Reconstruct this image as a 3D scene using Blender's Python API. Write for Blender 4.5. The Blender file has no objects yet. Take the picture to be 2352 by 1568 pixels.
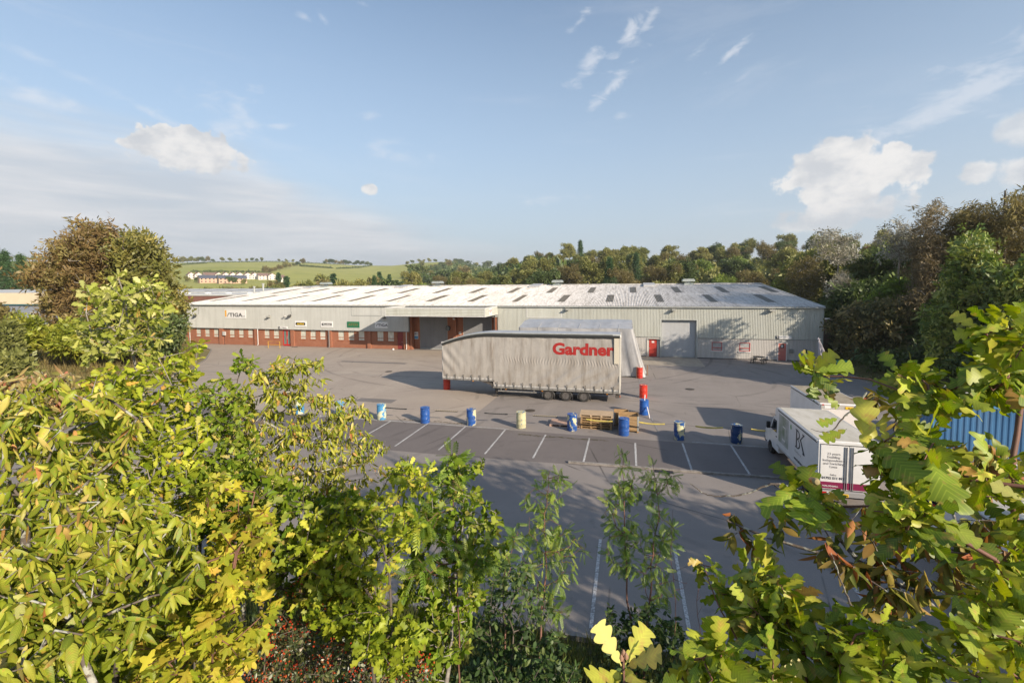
import bpy, math, random
import numpy as np
from mathutils import Vector, Matrix
R = math.radians
random.seed(7); rng = np.random.default_rng(11)
S = bpy.context.scene
COL = S.collection

# ---------------------------------------------------------------- camera
CAMH = 8.8
PITCH, YAW, ROLL = R(3.42), R(14.04), R(0.38)
fw = Vector((-math.sin(YAW)*math.cos(PITCH), math.cos(YAW)*math.cos(PITCH), -math.sin(PITCH)))
rt = Vector((math.cos(YAW), math.sin(YAW), 0)); up = rt.cross(fw)
c_, s_ = math.cos(ROLL), math.sin(ROLL)
rt, up = rt*c_-up*s_, up*c_+rt*s_
cam = bpy.data.objects.new('camera', bpy.data.cameras.new('camera')); COL.objects.link(cam)
cam.matrix_world = Matrix(((rt.x, up.x, -fw.x, 0), (rt.y, up.y, -fw.y, 0), (rt.z, up.z, -fw.z, CAMH), (0, 0, 0, 1)))
cam.data.sensor_width = 36.0; cam.data.sensor_fit = 'HORIZONTAL'
cam.data.lens = 36.0*1060/2352
cam.data.shift_y = -(784-720)/2352
cam.data.clip_start = 0.05; cam.data.clip_end = 20000
S.camera = cam

# ---------------------------------------------------------------- light
SUN_EL, SUN_AZ = R(22.5), R(33.0)           # azimuth: from +X towards -Y
sd = Vector((math.cos(SUN_AZ)*math.cos(SUN_EL), -math.sin(SUN_AZ)*math.cos(SUN_EL), math.sin(SUN_EL)))
sun = bpy.data.objects.new('sun', bpy.data.lights.new('sun', 'SUN')); COL.objects.link(sun)
sun.data.energy = 5.0; sun.data.angle = R(0.55); sun.data.color = (1.0, 0.86, 0.69)
sun.rotation_euler = sd.to_track_quat('Z', 'Y').to_euler()
S.view_settings.view_transform = 'Standard'; S.view_settings.look = 'None'
S.view_settings.exposure = 0.55; S.view_settings.gamma = 1.0
S.render.engine = 'CYCLES'
S.cycles.max_bounces = 5; S.cycles.diffuse_bounces = 3; S.cycles.glossy_bounces = 2
S.cycles.transmission_bounces = 4; S.cycles.transparent_max_bounces = 6; S.cycles.volume_bounces = 0
S.cycles.caustics_reflective = False; S.cycles.caustics_refractive = False

class NT:
    """tiny node helper"""
    def __init__(s, tree): s.t = tree; s.n = tree.nodes; s.l = tree.links
    def add(s, typ, **kw):
        n = s.n.new(typ)
        for k, v in kw.items(): setattr(n, k, v)
        return n
    def put(s, sock, v):
        if v is None: return
        if isinstance(v, bpy.types.NodeSocket): s.l.new(v, sock)
        elif isinstance(v, (tuple, list)) and len(v) == 3 and sock.type == 'RGBA': sock.default_value = (*v, 1)
        else: sock.default_value = v
    def math(s, op, a, b=None, c=None, clamp=False):
        n = s.add('ShaderNodeMath', operation=op); n.use_clamp = clamp
        for i, v in enumerate((a, b, c)):
            if v is not None: s.put(n.inputs[i], v)
        return n.outputs[0]
    def mix(s, f, a, b, blend='MIX'):
        n = s.add('ShaderNodeMix', data_type='RGBA', blend_type=blend); n.clamp_factor = True
        s.put(n.inputs[0], f); s.put(n.inputs[6], a); s.put(n.inputs[7], b); return n.outputs[2]
    def rng(s, v, a, b, c=0., d=1., smooth=False):
        n = s.add('ShaderNodeMapRange'); n.clamp = True
        if smooth: n.interpolation_type = 'SMOOTHSTEP'
        for i, x in enumerate((v, a, b, c, d)): s.put(n.inputs[i], x)
        return n.outputs[0]
    def noise(s, vec, scale, detail=4., rough=.55, dist=0.):
        n = s.add('ShaderNodeTexNoise'); s.put(n.inputs['Vector'], vec); s.put(n.inputs['Scale'], scale)
        n.inputs['Detail'].default_value = detail; n.inputs['Roughness'].default_value = rough
        n.inputs['Distortion'].default_value = dist; return n.outputs['Fac']
    def mapping(s, vec, scale=(1, 1, 1), rot=(0, 0, 0), loc=(0, 0, 0)):
        n = s.add('ShaderNodeMapping'); s.put(n.inputs[0], vec); n.inputs[1].default_value = loc
        n.inputs[2].default_value = rot; n.inputs[3].default_value = scale; return n.outputs[0]
    def ramp(s, f, stops):
        n = s.add('ShaderNodeValToRGB'); s.put(n.inputs[0], f); e = n.color_ramp.elements
        while len(e) < len(stops): e.new(0.5)
        for i, (p, c) in enumerate(stops): e[i].position = p; e[i].color = (*c, 1)
        return n.outputs[0]

W = bpy.data.worlds.new('World'); S.world = W; W.use_nodes = True
def build_world():
    g = NT(W.node_tree); g.n.clear()
    out = g.add('ShaderNodeOutputWorld'); bg = g.add('ShaderNodeBackground')
    sky = g.add('ShaderNodeTexSky', sky_type='NISHITA'); sky.sun_disc = False
    sky.sun_elevation = SUN_EL; sky.sun_rotation = math.atan2(sd.x, sd.y)
    sky.altitude = 50; sky.air_density = 1.0; sky.dust_density = 0.7; sky.ozone_density = 1.3
    tc = g.add('ShaderNodeTexCoord').outputs['Generated']
    sep = g.add('ShaderNodeSeparateXYZ'); g.put(sep.inputs[0], tc)
    x, y, z = sep.outputs
    u = g.math('MULTIPLY', g.math('ARCTAN2', x, y), 180/math.pi)             # compass bearing, degrees
    v = g.math('MULTIPLY', g.math('ARCSINE', z), 180/math.pi)                # height, degrees
    uv = g.add('ShaderNodeCombineXYZ'); g.put(uv.inputs[0], u); g.put(uv.inputs[1], v); uv = uv.outputs[0]
    # thin stratus bank, low on the left
    n1 = g.noise(g.mapping(uv, (.028, .15, 1), (0, 0, R(-9))), 1.0, 6, .6, .6)
    n2 = g.noise(g.mapping(uv, (.06, .5, 1), (0, 0, R(-7)), (4, 2, 0)), 1.0, 5, .6, .3)
    edge = g.math('SUBTRACT', 14.4, g.math('MULTIPLY', g.math('MAXIMUM', g.math('ADD', u, 46.), 0.), .34))                      # top of the bank falls to the right
    d = g.math('SUBTRACT', edge, v)
    d = g.math('ADD', d, g.math('MULTIPLY', g.math('SUBTRACT', n1, .5), 10.))
    bank = g.rng(d, -2.0, 3.5, 0, 1, True)
    bank = g.math('MULTIPLY', bank, g.rng(v, 0.0, 6.0, .55, 1.0))
    bank = g.math('MULTIPLY', bank, g.rng(n2, .3, .62, .7, .97))
    # streaky cirrus
    n3 = g.noise(g.mapping(uv, (.035, .16, 1), (0, 0, R(-38)), (9, 3, 0)), 1.0, 7, .62, .8)
    n4 = g.noise(g.mapping(uv, (.02, .03, 1), (0, 0, 0), (2, 5, 0)), 1.0, 2)
    wisps = None
    def wisp(u0, v0, L, wd, ang, amt):
        nonlocal wisps
        m = g.mapping(uv, (1, 1, 1), (0, 0, 0), (-u0, -v0, 0))
        m = g.mapping(g.mapping(m, (1, 1, 1), (0, 0, R(-ang))), (1/L, 1/wd, 1))
        ln = g.add('ShaderNodeVectorMath', operation='LENGTH'); g.put(ln.inputs[0], m)
        k = g.math('ADD', ln.outputs['Value'], g.math('MULTIPLY', g.math('SUBTRACT', wn, .5), 5.0))
        k = g.rng(k, 1.15, -.5, 0, amt*1.25, True)
        wisps = k if wisps is None else g.math('MAXIMUM', wisps, k)
    wn = g.noise(g.mapping(uv, (.25, .6, 1), (0, 0, R(-40))), 1.0, 7, .65, .5)
    def bv(px, py):                         # bearing / height of a direction seen in the photograph
        dd = (fw + rt*((px-1176)/1060) - up*((py-720)/1060)).normalized()
        return math.degrees(math.atan2(dd.x, dd.y)), math.degrees(math.asin(dd.z))
    for px, py, L, wd, ang, amt in [(1440, 88, 4.2, .8, 48, .5), (1352, 150, 2.6, 1.0, 45, .42), (1330, 50, 1.8, .5, 40, .45),
            (1395, 210, 4.2, .7, 42, .48), (1630, 88, 2.0, .5, 33, .45), (1675, 126, 2.6, .5, 28, .5), (1495, 40, 2.8, .6, 50, .35),
            (70, 212, 3.2, .8, -14, .4), (400, 283, 2.6, .5, -18, .35), (535, 272, 3.4, 2.2, -20, .34), (150, 165, 3.5, .5, -15, .25),
            (582, 210, 1.2, .5, 10, .3), (2250, 200, 9.0, 2.4, 22, .38), (640, 290, 1.6, .4, 5, .3), (740, 40, .8, .4, -40, .3),
            (835, 10, 1.0, .4, 0, .3), (1270, 455, 4.0, .6, 3, .25), (1710, 175, 1.2, .4, 25, .25), (1425, 265, 1.0, .5, 10, .3),
            (850, 265, 1.0, .5, 10, .3), (700, 40, 1.0, .4, -20, .25), (900, 350, 5.0, 1.2, -6, .25)]:
        a, b = bv(px, py); wisp(a, b, L, wd, ang, amt)
    veil = g.math('MULTIPLY', g.rng(n3, .52, .78, 0, .3, True), g.rng(n4, .4, .65, 0, 1))
    thin = g.math('MAXIMUM', g.math('MAXIMUM', wisps, veil), 0)
    # cumulus heads: puffs with a noisy outline
    cn = g.noise(g.mapping(uv, (.42, .42, 1), (0, 0, 0), (3, 1, 0)), 1.0, 8, .58)
    cn2 = g.noise(g.mapping(uv, (.22, .34, 1), (0, 0, 0), (6.2, .3, 0)), 1.0, 8, .6)
    cum = None; lit = None
    for px, py, a, b, soft in [(1925, 365, 3.2, 1.9, 0), (1905, 405, 3.6, 2.2, 0), (1965, 395, 3.4, 2.0, 0), (2050, 385, 2.6, 1.7, 0), (2090, 375, 1.6, .9, 0),
            (1925, 450, 3.4, 1.6, 0), (1900, 490, 3.6, 1.2, .3), (1960, 480, 3.8, 1.3, .3), (1880, 515, 3.6, .7, .5), (2060, 345, 1.2, .9, 0),
            (375, 325, 2.4, 1.4, -.3), (440, 340, 3.0, 1.5, -.3), (500, 357, 2.2, 1.1, 0), (320, 333, 1.6, .6, 0), (430, 362, 4.2, 1.2, 0), (851, 435, .9, .6, .1),
            (2250, 390, 1.2, 1.0, .35), (2345, 385, 1.6, 1.1, .5), (2352, 300, 1.4, 1.6, .8)]:
        u0, v0 = bv(px, py)
        m = g.mapping(g.mapping(uv, (1, 1, 1), (0, 0, 0), (-u0, -v0, 0)), (1/a, 1/b, 1))
        ln = g.add('ShaderNodeVectorMath', operation='LENGTH'); g.put(ln.inputs[0], m)
        k = g.math('ADD', ln.outputs['Value'], g.math('MULTIPLY', g.math('SUBTRACT', cn, .5), -2.6))
        k = g.rng(k, 1.22, .86-.5*soft, 0, 1-.4*soft, True)
        cum = k if cum is None else g.math('MAXIMUM', cum, k)
    shade = g.rng(cn2, .35, .62, 0, 1, True)
    skyc = g.mix(1.0, sky.outputs[0], (.125, .124, .121), 'MULTIPLY')
    # pale humid air near the horizon
    hz = g.rng(v, 0, 36, .97, 0.0)
    skyc = g.mix(hz, skyc, g.mix(g.rng(v, 0, 16), (.375, .425, .475), (.34, .425, .53)))
    bankc = g.mix(g.rng(n2, .35, .65, 0, 1), (.42, .44, .475), (.575, .58, .595))
    c = g.mix(bank, skyc, bankc)
    c = g.mix(thin, c, (.60, .61, .64))
    c = g.mix(cum, c, g.mix(shade, (.44, .46, .49), (.63, .62, .61)))
    g.put(bg.inputs[0], c); bg.inputs[1].default_value = 1.0
    g.l.new(bg.outputs[0], out.inputs[0])
build_world()

# ---------------------------------------------------------------- view helpers (build-time measuring only)
C0 = Vector((0, 0, CAMH))
def ray(px, py): return fw + rt*((px-1176)/1060) - up*((py-720)/1060)
def at_d(px, py, d): return C0 + ray(px, py).normalized()*d
def at_z(px, py, z=0.):
    r = ray(px, py); return C0 + r*((z-CAMH)/r.z)
def bearing(px): 
    r = ray(px, 655); return math.degrees(math.atan2(r.x, r.y))

# ---------------------------------------------------------------- tagging
def tag(o, label=None, cat=None, group=None, kind=None):
    if label: o['label'] = label
    if cat: o['category'] = cat
    if group: o['group'] = group
    if kind: o['kind'] = kind
    return o
def thing(name, label, cat, loc=(0, 0, 0), rz=0., group=None):
    o = bpy.data.objects.new(name, None); COL.objects.link(o); o.empty_display_size = .3
    o.location = loc; o.rotation_euler = (0, 0, rz); return tag(o, label, cat, group)
def clone(root, loc, rz=None, label=None, group=None, scale=None):
    r = root.copy(); COL.objects.link(r); r.location = loc
    if rz is not None: r.rotation_euler = (0, 0, rz)
    if scale: r.scale = scale
    if label: r['label'] = label
    if group: r['group'] = group
    for ch in list(root.children):
        c = ch.copy(); COL.objects.link(c); c.parent = r
        for gch in list(ch.children):
            d = gch.copy(); COL.objects.link(d); d.parent = c
    return r

# ---------------------------------------------------------------- mesh builder
class MB:
    def __init__(s): s.v = []; s.f = []; s.n = 0; s.sm = False
    def add(s, v, f):
        k = s.n; s.v.extend(v); s.f.extend([tuple(i+k for i in q) for q in f]); s.n += len(v); return s
    def box(s, x0, x1, y0, y1, z0, z1):
        v = [(x, y, z) for z in (z0, z1) for y in (y0, y1) for x in (x0, x1)]
        return s.add(v, [(0, 2, 3, 1), (4, 5, 7, 6), (0, 1, 5, 4), (2, 6, 7, 3), (0, 4, 6, 2), (1, 3, 7, 5)])
    def bbox(s, x0, x1, y0, y1, z0, z1, b=.01):
        """box with chamfered edges"""
        xs, ys, zs = (x0, x1), (y0, y1), (z0, z1); v = []
        for i in (0, 1):
            for j in (0, 1):
                for k in (0, 1):
                    sx, sy, sz = (1-2*i)*b, (1-2*j)*b, (1-2*k)*b
                    v += [(xs[i], ys[j]+sy, zs[k]+sz), (xs[i]+sx, ys[j], zs[k]+sz), (xs[i]+sx, ys[j]+sy, zs[k])]
        q = lambda i, j, k, a: (i*4+j*2+k)*3+a
        f = []
        for i in (0, 1): f.append(tuple(q(i, j, k, 0) for j, k in ((0, 0), (0, 1), (1, 1), (1, 0))))
        for j in (0, 1): f.append(tuple(q(i, j, k, 1) for i, k in ((0, 0), (0, 1), (1, 1), (1, 0))))
        for k in (0, 1): f.append(tuple(q(i, j, k, 2) for i, j in ((0, 0), (0, 1), (1, 1), (1, 0))))
        for j in (0, 1):
            for k in (0, 1): f.append((q(0, j, k, 1), q(1, j, k, 1), q(1, j, k, 2), q(0, j, k, 2)))
        for i in (0, 1):
            for k in (0, 1): f.append((q(i, 0, k, 0), q(i, 1, k, 0), q(i, 1, k, 2), q(i, 0, k, 2)))
        for i in (0, 1):
            for j in (0, 1): f.append((q(i, j, 0, 0), q(i, j, 1, 0), q(i, j, 1, 1), q(i, j, 0, 1)))
        for i in (0, 1):
            for j in (0, 1):
                for k in (0, 1): f.append((q(i, j, k, 0), q(i, j, k, 1), q(i, j, k, 2)))
        return s.add(v, f)
    def tube(s, pts, r, n=8, cap=True):
        pts = [Vector(p) for p in pts]; rs = r if isinstance(r, (list, tuple)) else [r]*len(pts)
        v = []; f = []; ref = None
        for i, p in enumerate(pts):
            t = (pts[min(i+1, len(pts)-1)]-pts[max(i-1, 0)]).normalized()
            if ref is None: ref = Vector((0, 0, 1)) if abs(t.z) < .9 else Vector((1, 0, 0))
            a = t.cross(ref).normalized(); b = t.cross(a).normalized()
            for k in range(n):
                w = 2*math.pi*k/n; v.append(tuple(p+(a*math.cos(w)+b*math.sin(w))*rs[i]))
        for i in range(len(pts)-1):
            for k in range(n): f.append((i*n+k, i*n+(k+1) % n, (i+1)*n+(k+1) % n, (i+1)*n+k))
        if cap: f.append(tuple(range(n))[::-1]); f.append(tuple((len(pts)-1)*n+k for k in range(n)))
        return s.add(v, f)
    def lathe(s, prof, n=24, c=(0, 0, 0), axis='z'):
        v = []; f = []
        for (r, h) in prof:
            for k in range(n):
                w = 2*math.pi*k/n; a, b = r*math.cos(w), r*math.sin(w)
                p = (a, b, h) if axis == 'z' else ((a, h, b) if axis == 'y' else (h, a, b))
                v.append((p[0]+c[0], p[1]+c[1], p[2]+c[2]))
        for i in range(len(prof)-1):
            for k in range(n): f.append((i*n+k, i*n+(k+1) % n, (i+1)*n+(k+1) % n, (i+1)*n+k))
        f.append(tuple(range(n))[::-1]); f.append(tuple((len(prof)-1)*n+k for k in range(n)))
        return s.add(v, f)
    def quad(s, a, b, c, d): return s.add([a, b, c, d], [(0, 1, 2, 3)])
    def prism(s, poly, ax, lo, hi):
        """polygon extruded along axis ax; poly in the other two axes (in xyz order)"""
        n = len(poly); put = {'x': lambda a, b, h: (h, a, b), 'y': lambda a, b, h: (a, h, b), 'z': lambda a, b, h: (a, b, h)}[ax]
        v = [put(a, b, lo) for a, b in poly]+[put(a, b, hi) for a, b in poly]
        return s.add(v, [tuple(range(n))[::-1], tuple(range(n, 2*n))]+[(i, (i+1) % n, n+(i+1) % n, n+i) for i in range(n)])
    def build(s, name, mat, parent=None, smooth=False, fix=True):
        me = bpy.data.meshes.new(name)
        o = bpy.data.objects.new(name, me)
        v = np.array(s.v, dtype=float).reshape(-1, 3)
        if parent is not None and getattr(s, 'world', False):
            q = parent; off = np.zeros(3)
            while q is not None: off += np.array(q.location); q = q.parent
            v = v-off
        me.from_pydata(v.tolist(), [], s.f); 
        if fix:
            import bmesh
            b = bmesh.new(); b.from_mesh(me); bmesh.ops.recalc_face_normals(b, faces=b.faces); b.to_mesh(me); b.free()
        me.materials.append(mat)
        if smooth:
            me.polygons.foreach_set('use_smooth', [True]*len(me.polygons))
            try: me.set_sharp_from_angle(angle=R(35))
            except Exception: pass
        COL.objects.link(o); o.parent = parent; return o
def WM():
    m = MB(); m.world = True; return m

# ---------------------------------------------------------------- materials
MATS = {}
def mat(name, col, rough=.6, metal=0., col2=None, ns=3., bump=0., bs=20., sc=(1, 1, 1), spec=.5, lo=.4, hi=.65, fleck=None, coat=0.):
    if name in MATS: return MATS[name]
    m = bpy.data.materials.new(name); m.use_nodes = True; MATS[name] = m
    g = NT(m.node_tree); p = g.n['Principled BSDF']
    tc = g.add('ShaderNodeTexCoord').outputs['Object']; vec = g.mapping(tc, sc)
    c = col
    if col2 is not None: c = g.mix(g.rng(g.noise(vec, ns, 6, .6), lo, hi), col, col2)
    if fleck: c = g.mix(g.rng(g.noise(vec, fleck[1], 3), fleck[2], fleck[2]+.06), c, fleck[0])
    g.put(p.inputs['Base Color'], c)
    p.inputs['Roughness'].default_value = rough; p.inputs['Metallic'].default_value = metal
    p.inputs['Specular IOR Level'].default_value = spec; p.inputs['Coat Weight'].default_value = coat
    if bump:
        b = g.add('ShaderNodeBump'); b.inputs['Strength'].default_value = bump; b.inputs['Distance'].default_value = .02
        g.put(b.inputs['Height'], g.noise(vec, bs, 5)); g.put(p.inputs['Normal'], b.outputs[0])
    return m
def leafmat(name, cols, trans=.38, gloss=.06, rib=1.25, hue=0.0, mott=False):
    """cols: list of (position, colour) picked leaf by leaf through the 'leaf' attribute"""
    if name in MATS: return MATS[name]
    m = bpy.data.materials.new(name); m.use_nodes = True; MATS[name] = m
    g = NT(m.node_tree); g.n.clear()
    at = g.add('ShaderNodeAttribute', attribute_name='leaf'); sep = g.add('ShaderNodeSeparateColor'); g.put(sep.inputs[0], at.outputs['Color'])
    f = sep.outputs[0]
    if hue:
        oi = g.add('ShaderNodeObjectInfo').outputs['Random']
        f = g.math('ADD', g.math('MULTIPLY', f, 1-hue), g.math('MULTIPLY', oi, hue))
    c = g.ramp(f, cols)
    br = g.rng(sep.outputs[1], 0, 1, .72, 1.25)
    hs = g.add('ShaderNodeHueSaturation'); c = g.mix(g.rng(g.noise(g.add('ShaderNodeNewGeometry').outputs['Position'], 45, 3), .56, .72, 0, .55), c, tuple(min(1, x*y) for x, y in zip(cols[-1][1], (.9, .8, .8)))) if mott else c
    vein = g.rng(g.math('SINE', g.math('MULTIPLY', at.outputs['Alpha'], 62.8)), .55, 1.0, 0, 1)
    if mott: c = g.mix(g.math('MULTIPLY', vein, .2), c, tuple(min(1, x*1.9+.03) for x in cols[len(cols)//2][1]))
    g.put(hs.inputs['Color'], c); g.put(hs.inputs['Value'], g.math('MULTIPLY', br, g.rng(sep.outputs[2], 0, 1, 1, rib)))
    c = hs.outputs[0]
    d = g.add('ShaderNodeBsdfDiffuse'); t = g.add('ShaderNodeBsdfTranslucent'); gl = g.add('ShaderNodeBsdfGlossy'); gl.inputs['Roughness'].default_value = .5
    g.put(d.inputs[0], c)
    hs2 = g.add('ShaderNodeHueSaturation'); g.put(hs2.inputs['Color'], c); hs2.inputs['Value'].default_value = 1.25; hs2.inputs['Saturation'].default_value = 1.1
    g.put(t.inputs[0], hs2.outputs[0])
    m1 = g.add('ShaderNodeMixShader'); m1.inputs[0].default_value = trans; g.l.new(d.outputs[0], m1.inputs[1]); g.l.new(t.outputs[0], m1.inputs[2])
    m2 = g.add('ShaderNodeMixShader'); m2.inputs[0].default_value = gloss; g.l.new(m1.outputs[0], m2.inputs[1]); g.l.new(gl.outputs[0], m2.inputs[2])
    out = g.add('ShaderNodeOutputMaterial'); g.l.new(m2.outputs[0], out.inputs[0]); return m

# ---------------------------------------------------------------- terrain height
_cx = [-200, 0, 120, 400, 560, 700, 780, 870, 930, 960, 1030, 1100, 1240, 1400, 2352]
_cp = [66, 67, 63, 58, 61, 58, 52, 47, 49, 55, 56, 49, 40, 30, 30]
_cb = [bearing(x) for x in _cx]
def H(x, y):
    """ground height, numpy friendly"""
    x = np.asarray(x, float); y = np.asarray(y, float)
    r = np.hypot(x, y); b = np.degrees(np.arctan2(x, y))
    crest = np.interp(b, _cb, _cp)
    zc = 8.8+crest/1060*1250*np.cos(np.radians(np.clip(b+14, -60, 60)))
    roll = 1.6*np.sin(r*.013+b*.21)*np.clip((r-500)/300, 0, 1)*np.clip((1200-r)/200, 0, 1)
    left = np.interp(r, [0, 150, 350, 480, 560, 1250, 1500, 3000, 9000], [0, 0, .05, .17, .21, 1, .98, .5, .2])*zc+roll
    mid = np.interp(r, [0, 118, 200, 350, 520, 900, 1400, 6000], [0, 0, 7.5, 23, 31, 38, 42, 20])
    w = np.clip((b-(-22))/14, 0, 1); w = w*w*(3-2*w)
    far = left*(1-w)+mid*w
    far = np.where(y > 0, far, far*np.clip(1+y/100, 0, 1))
    # bank by the camera
    near = np.clip((10.9-y)*.5, 0, 6.0)
    # right hand bank
    e = 21.4+np.clip(y-60, 0, 100)*.12
    rb = np.clip((x-e)*.55, 0, 7.5)+np.clip((x-e-14)*.12, 0, 6)
    rb = rb*np.clip((150-y)/60, 0, 1)
    # left meadow
    lx = np.where(y < 39, -45+(39-y)*.55, -45-(y-39)*1.02)
    lm = np.clip((lx-2.-x)*.06, 0, .9)*np.clip((90-y)/30, 0, 1)
    flat = (near < .01) & (rb < .01) & (lm < .01) & (r < 118)
    z = np.maximum.reduce([far, near, rb, lm])
    return np.where(flat, -.03, z-.03)
def h1(x, y): return float(H(x, y))
def hit(px, py, r0=100, r1=2600):
    """first point of the terrain along a line of sight"""
    d = np.array(ray(px, py)); d = d/math.hypot(d[0], d[1])
    t = np.arange(r0, r1, 4.); P = np.outer(t, d)+np.array((0, 0, CAMH))
    k = np.nonzero(P[:, 2] <= H(P[:, 0], P[:, 1]))[0]
    if len(k) == 0: return None
    p = P[k[0]]; return Vector((p[0], p[1], h1(p[0], p[1])))
HAZE = 0.0002
# ---------------------------------------------------------------- plants: leaf templates
def strip_leaf(L, wf, curl=.18, fold=.25, n=9, fwd=0., wave=0.):
    """leaf as a strip of stations: returns verts (k,3), faces, rib flag"""
    v = []; rib = []
    for i in range(n+1):
        t = i/n; w = wf(t); z = -curl*t*t
        e = wave*math.sin(t*11); v += [(-w, t+fwd*w, z-fold*w*.6+e), (0, t, z), (w, t+fwd*w*.8, z-fold*w*.6-e)]; rib += [0, 1, 0]
    f = []
    for i in range(n):
        a = i*3; f += [(a, a+1, a+4, a+3), (a+1, a+2, a+5, a+4)]
    return np.array(v), f, np.array(rib, float)
def oak_w(t):
    if t < .07: return .012
    u = (t-.07)/.93; env = .07+.20*math.sin(min(1, u*1.08)*math.pi*.64)**1.3
    return env*(.30+.70*abs(math.sin(math.pi*(3.6*u+.10)))**.6)*(1 if u < .9 else max(.05, (1-u)/.1)**.5)
def cherry_w(t): return .20*math.sin(math.pi*min(1, t**.85))**.8 * (1-.25*t) + .004
def narrow_w(t): return .15*math.sin(math.pi*t)**.7+.004
def small_w(t): return .26*math.sin(math.pi*t)**.7+.01
def palm_leaf(lobes=5, depth=.42, droop=.2, teeth=.06):
    v = [(0, .12, 0)]; rib = [1.]; n = lobes*4+1
    for i in range(n):
        a = -R(128)+R(256)*i/(n-1); lob = .5+.5*math.cos(a*(lobes-1)*2*math.pi/R(256))
        base = .66-.24*abs(a)/R(128)
        r = base*((1-depth)+depth*lob**.8)+teeth*math.sin(i*2.1)*.5
        v.append((r*math.sin(a), .25+r*math.cos(a), -droop*r*r)); rib.append(0.)
    f = [(0, i, i+1) for i in range(1, n)]
    return np.array(v), f, np.array(rib)
def compound_leaf(pairs=7):
    V = []; F = []; Rb = []; k = 0
    lv, lf, lr = strip_leaf(1, narrow_w, .25, .3, 4)
    def put(base, ang, s):
        nonlocal k
        ca, sa = math.cos(ang), math.sin(ang)
        for x, y, z in lv: V.append((base[0]+s*(x*ca+y*sa), base[1]+s*(-x*sa+y*ca), base[2]+s*z-.12*base[1]**2))
        F.extend([tuple(i+k for i in q) for q in lf]); Rb.extend(lr.tolist()); k += len(lv)
    for i in range(pairs):
        t = .22+.68*i/(pairs-1)
        for sg in (-1, 1): put((0, t, 0), sg*R(58-12*t), .24-.06*abs(t-.5))
    put((0, .92, 0), 0, .26)
    V += [(-.012, 0, 0), (.012, 0, 0), (.008, .95, -.1), (-.008, .95, -.1)]; Rb += [1]*4; F.append((k, k+1, k+2, k+3))
    return np.array(V), F, np.array(Rb)
def tuft(n, ls, rad=(.5, .5, .4), seed=1, droop=0., aspect=.5):
    """a spray of n small leaves"""
    rg = np.random.default_rng(seed); V = []; F = []; k = 0
    for i in range(n):
        p = rg.normal(size=3); p = p/np.linalg.norm(p)*rg.uniform(.25, 1)**.6*np.array(rad)
        d = rg.normal(size=3)+p*1.4; d[2] -= droop; d /= np.linalg.norm(d)
        s = np.cross(d, rg.normal(size=3)); s /= np.linalg.norm(s); l = ls*rg.uniform(.7, 1.3)
        V += [p-s*l*aspect*.5+d*l*.45, p, p+s*l*aspect*.5+d*l*.45, p+d*l]; F.append((k, k+1, k+2, k+3)); k += 4
    V = np.array(V); return V, F, np.zeros(len(V))
def stack(*ts):
    V = []; F = []; Rb = []; k = 0
    for v, f, r in ts: V.append(v); F += [tuple(i+k for i in q) for q in f]; Rb.append(r); k += len(v)
    return np.vstack(V), F, np.concatenate(Rb)
TPL = dict(oak=strip_leaf(1, oak_w, .26, .45, 30, .30, .035), oaklow=strip_leaf(1, oak_w, .2, .35, 14, .25, .02), cherry=strip_leaf(1, cherry_w, .42, .75, 7),
    cherrylow=strip_leaf(1, cherry_w, .4, .7, 4), small=strip_leaf(1, small_w, .15, .4, 3), maple=palm_leaf(5, .5, .35), fieldmaple=palm_leaf(3, .55, .3, .03),
    comp=compound_leaf(), tuft=tuft(26, .34, seed=3), tuftfine=tuft(34, .24, seed=4, aspect=.4), spray=tuft(30, .30, (.35, .35, .55), 5, 1.0, .22), larch=tuft(46, .17, (.10, .75, .10), 9, .3, .3),
    tuftbig=tuft(22, .42, seed=6, aspect=.6), grass=tuft(14, .9, (.35, .35, .05), 8, -2.6, .05))

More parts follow.
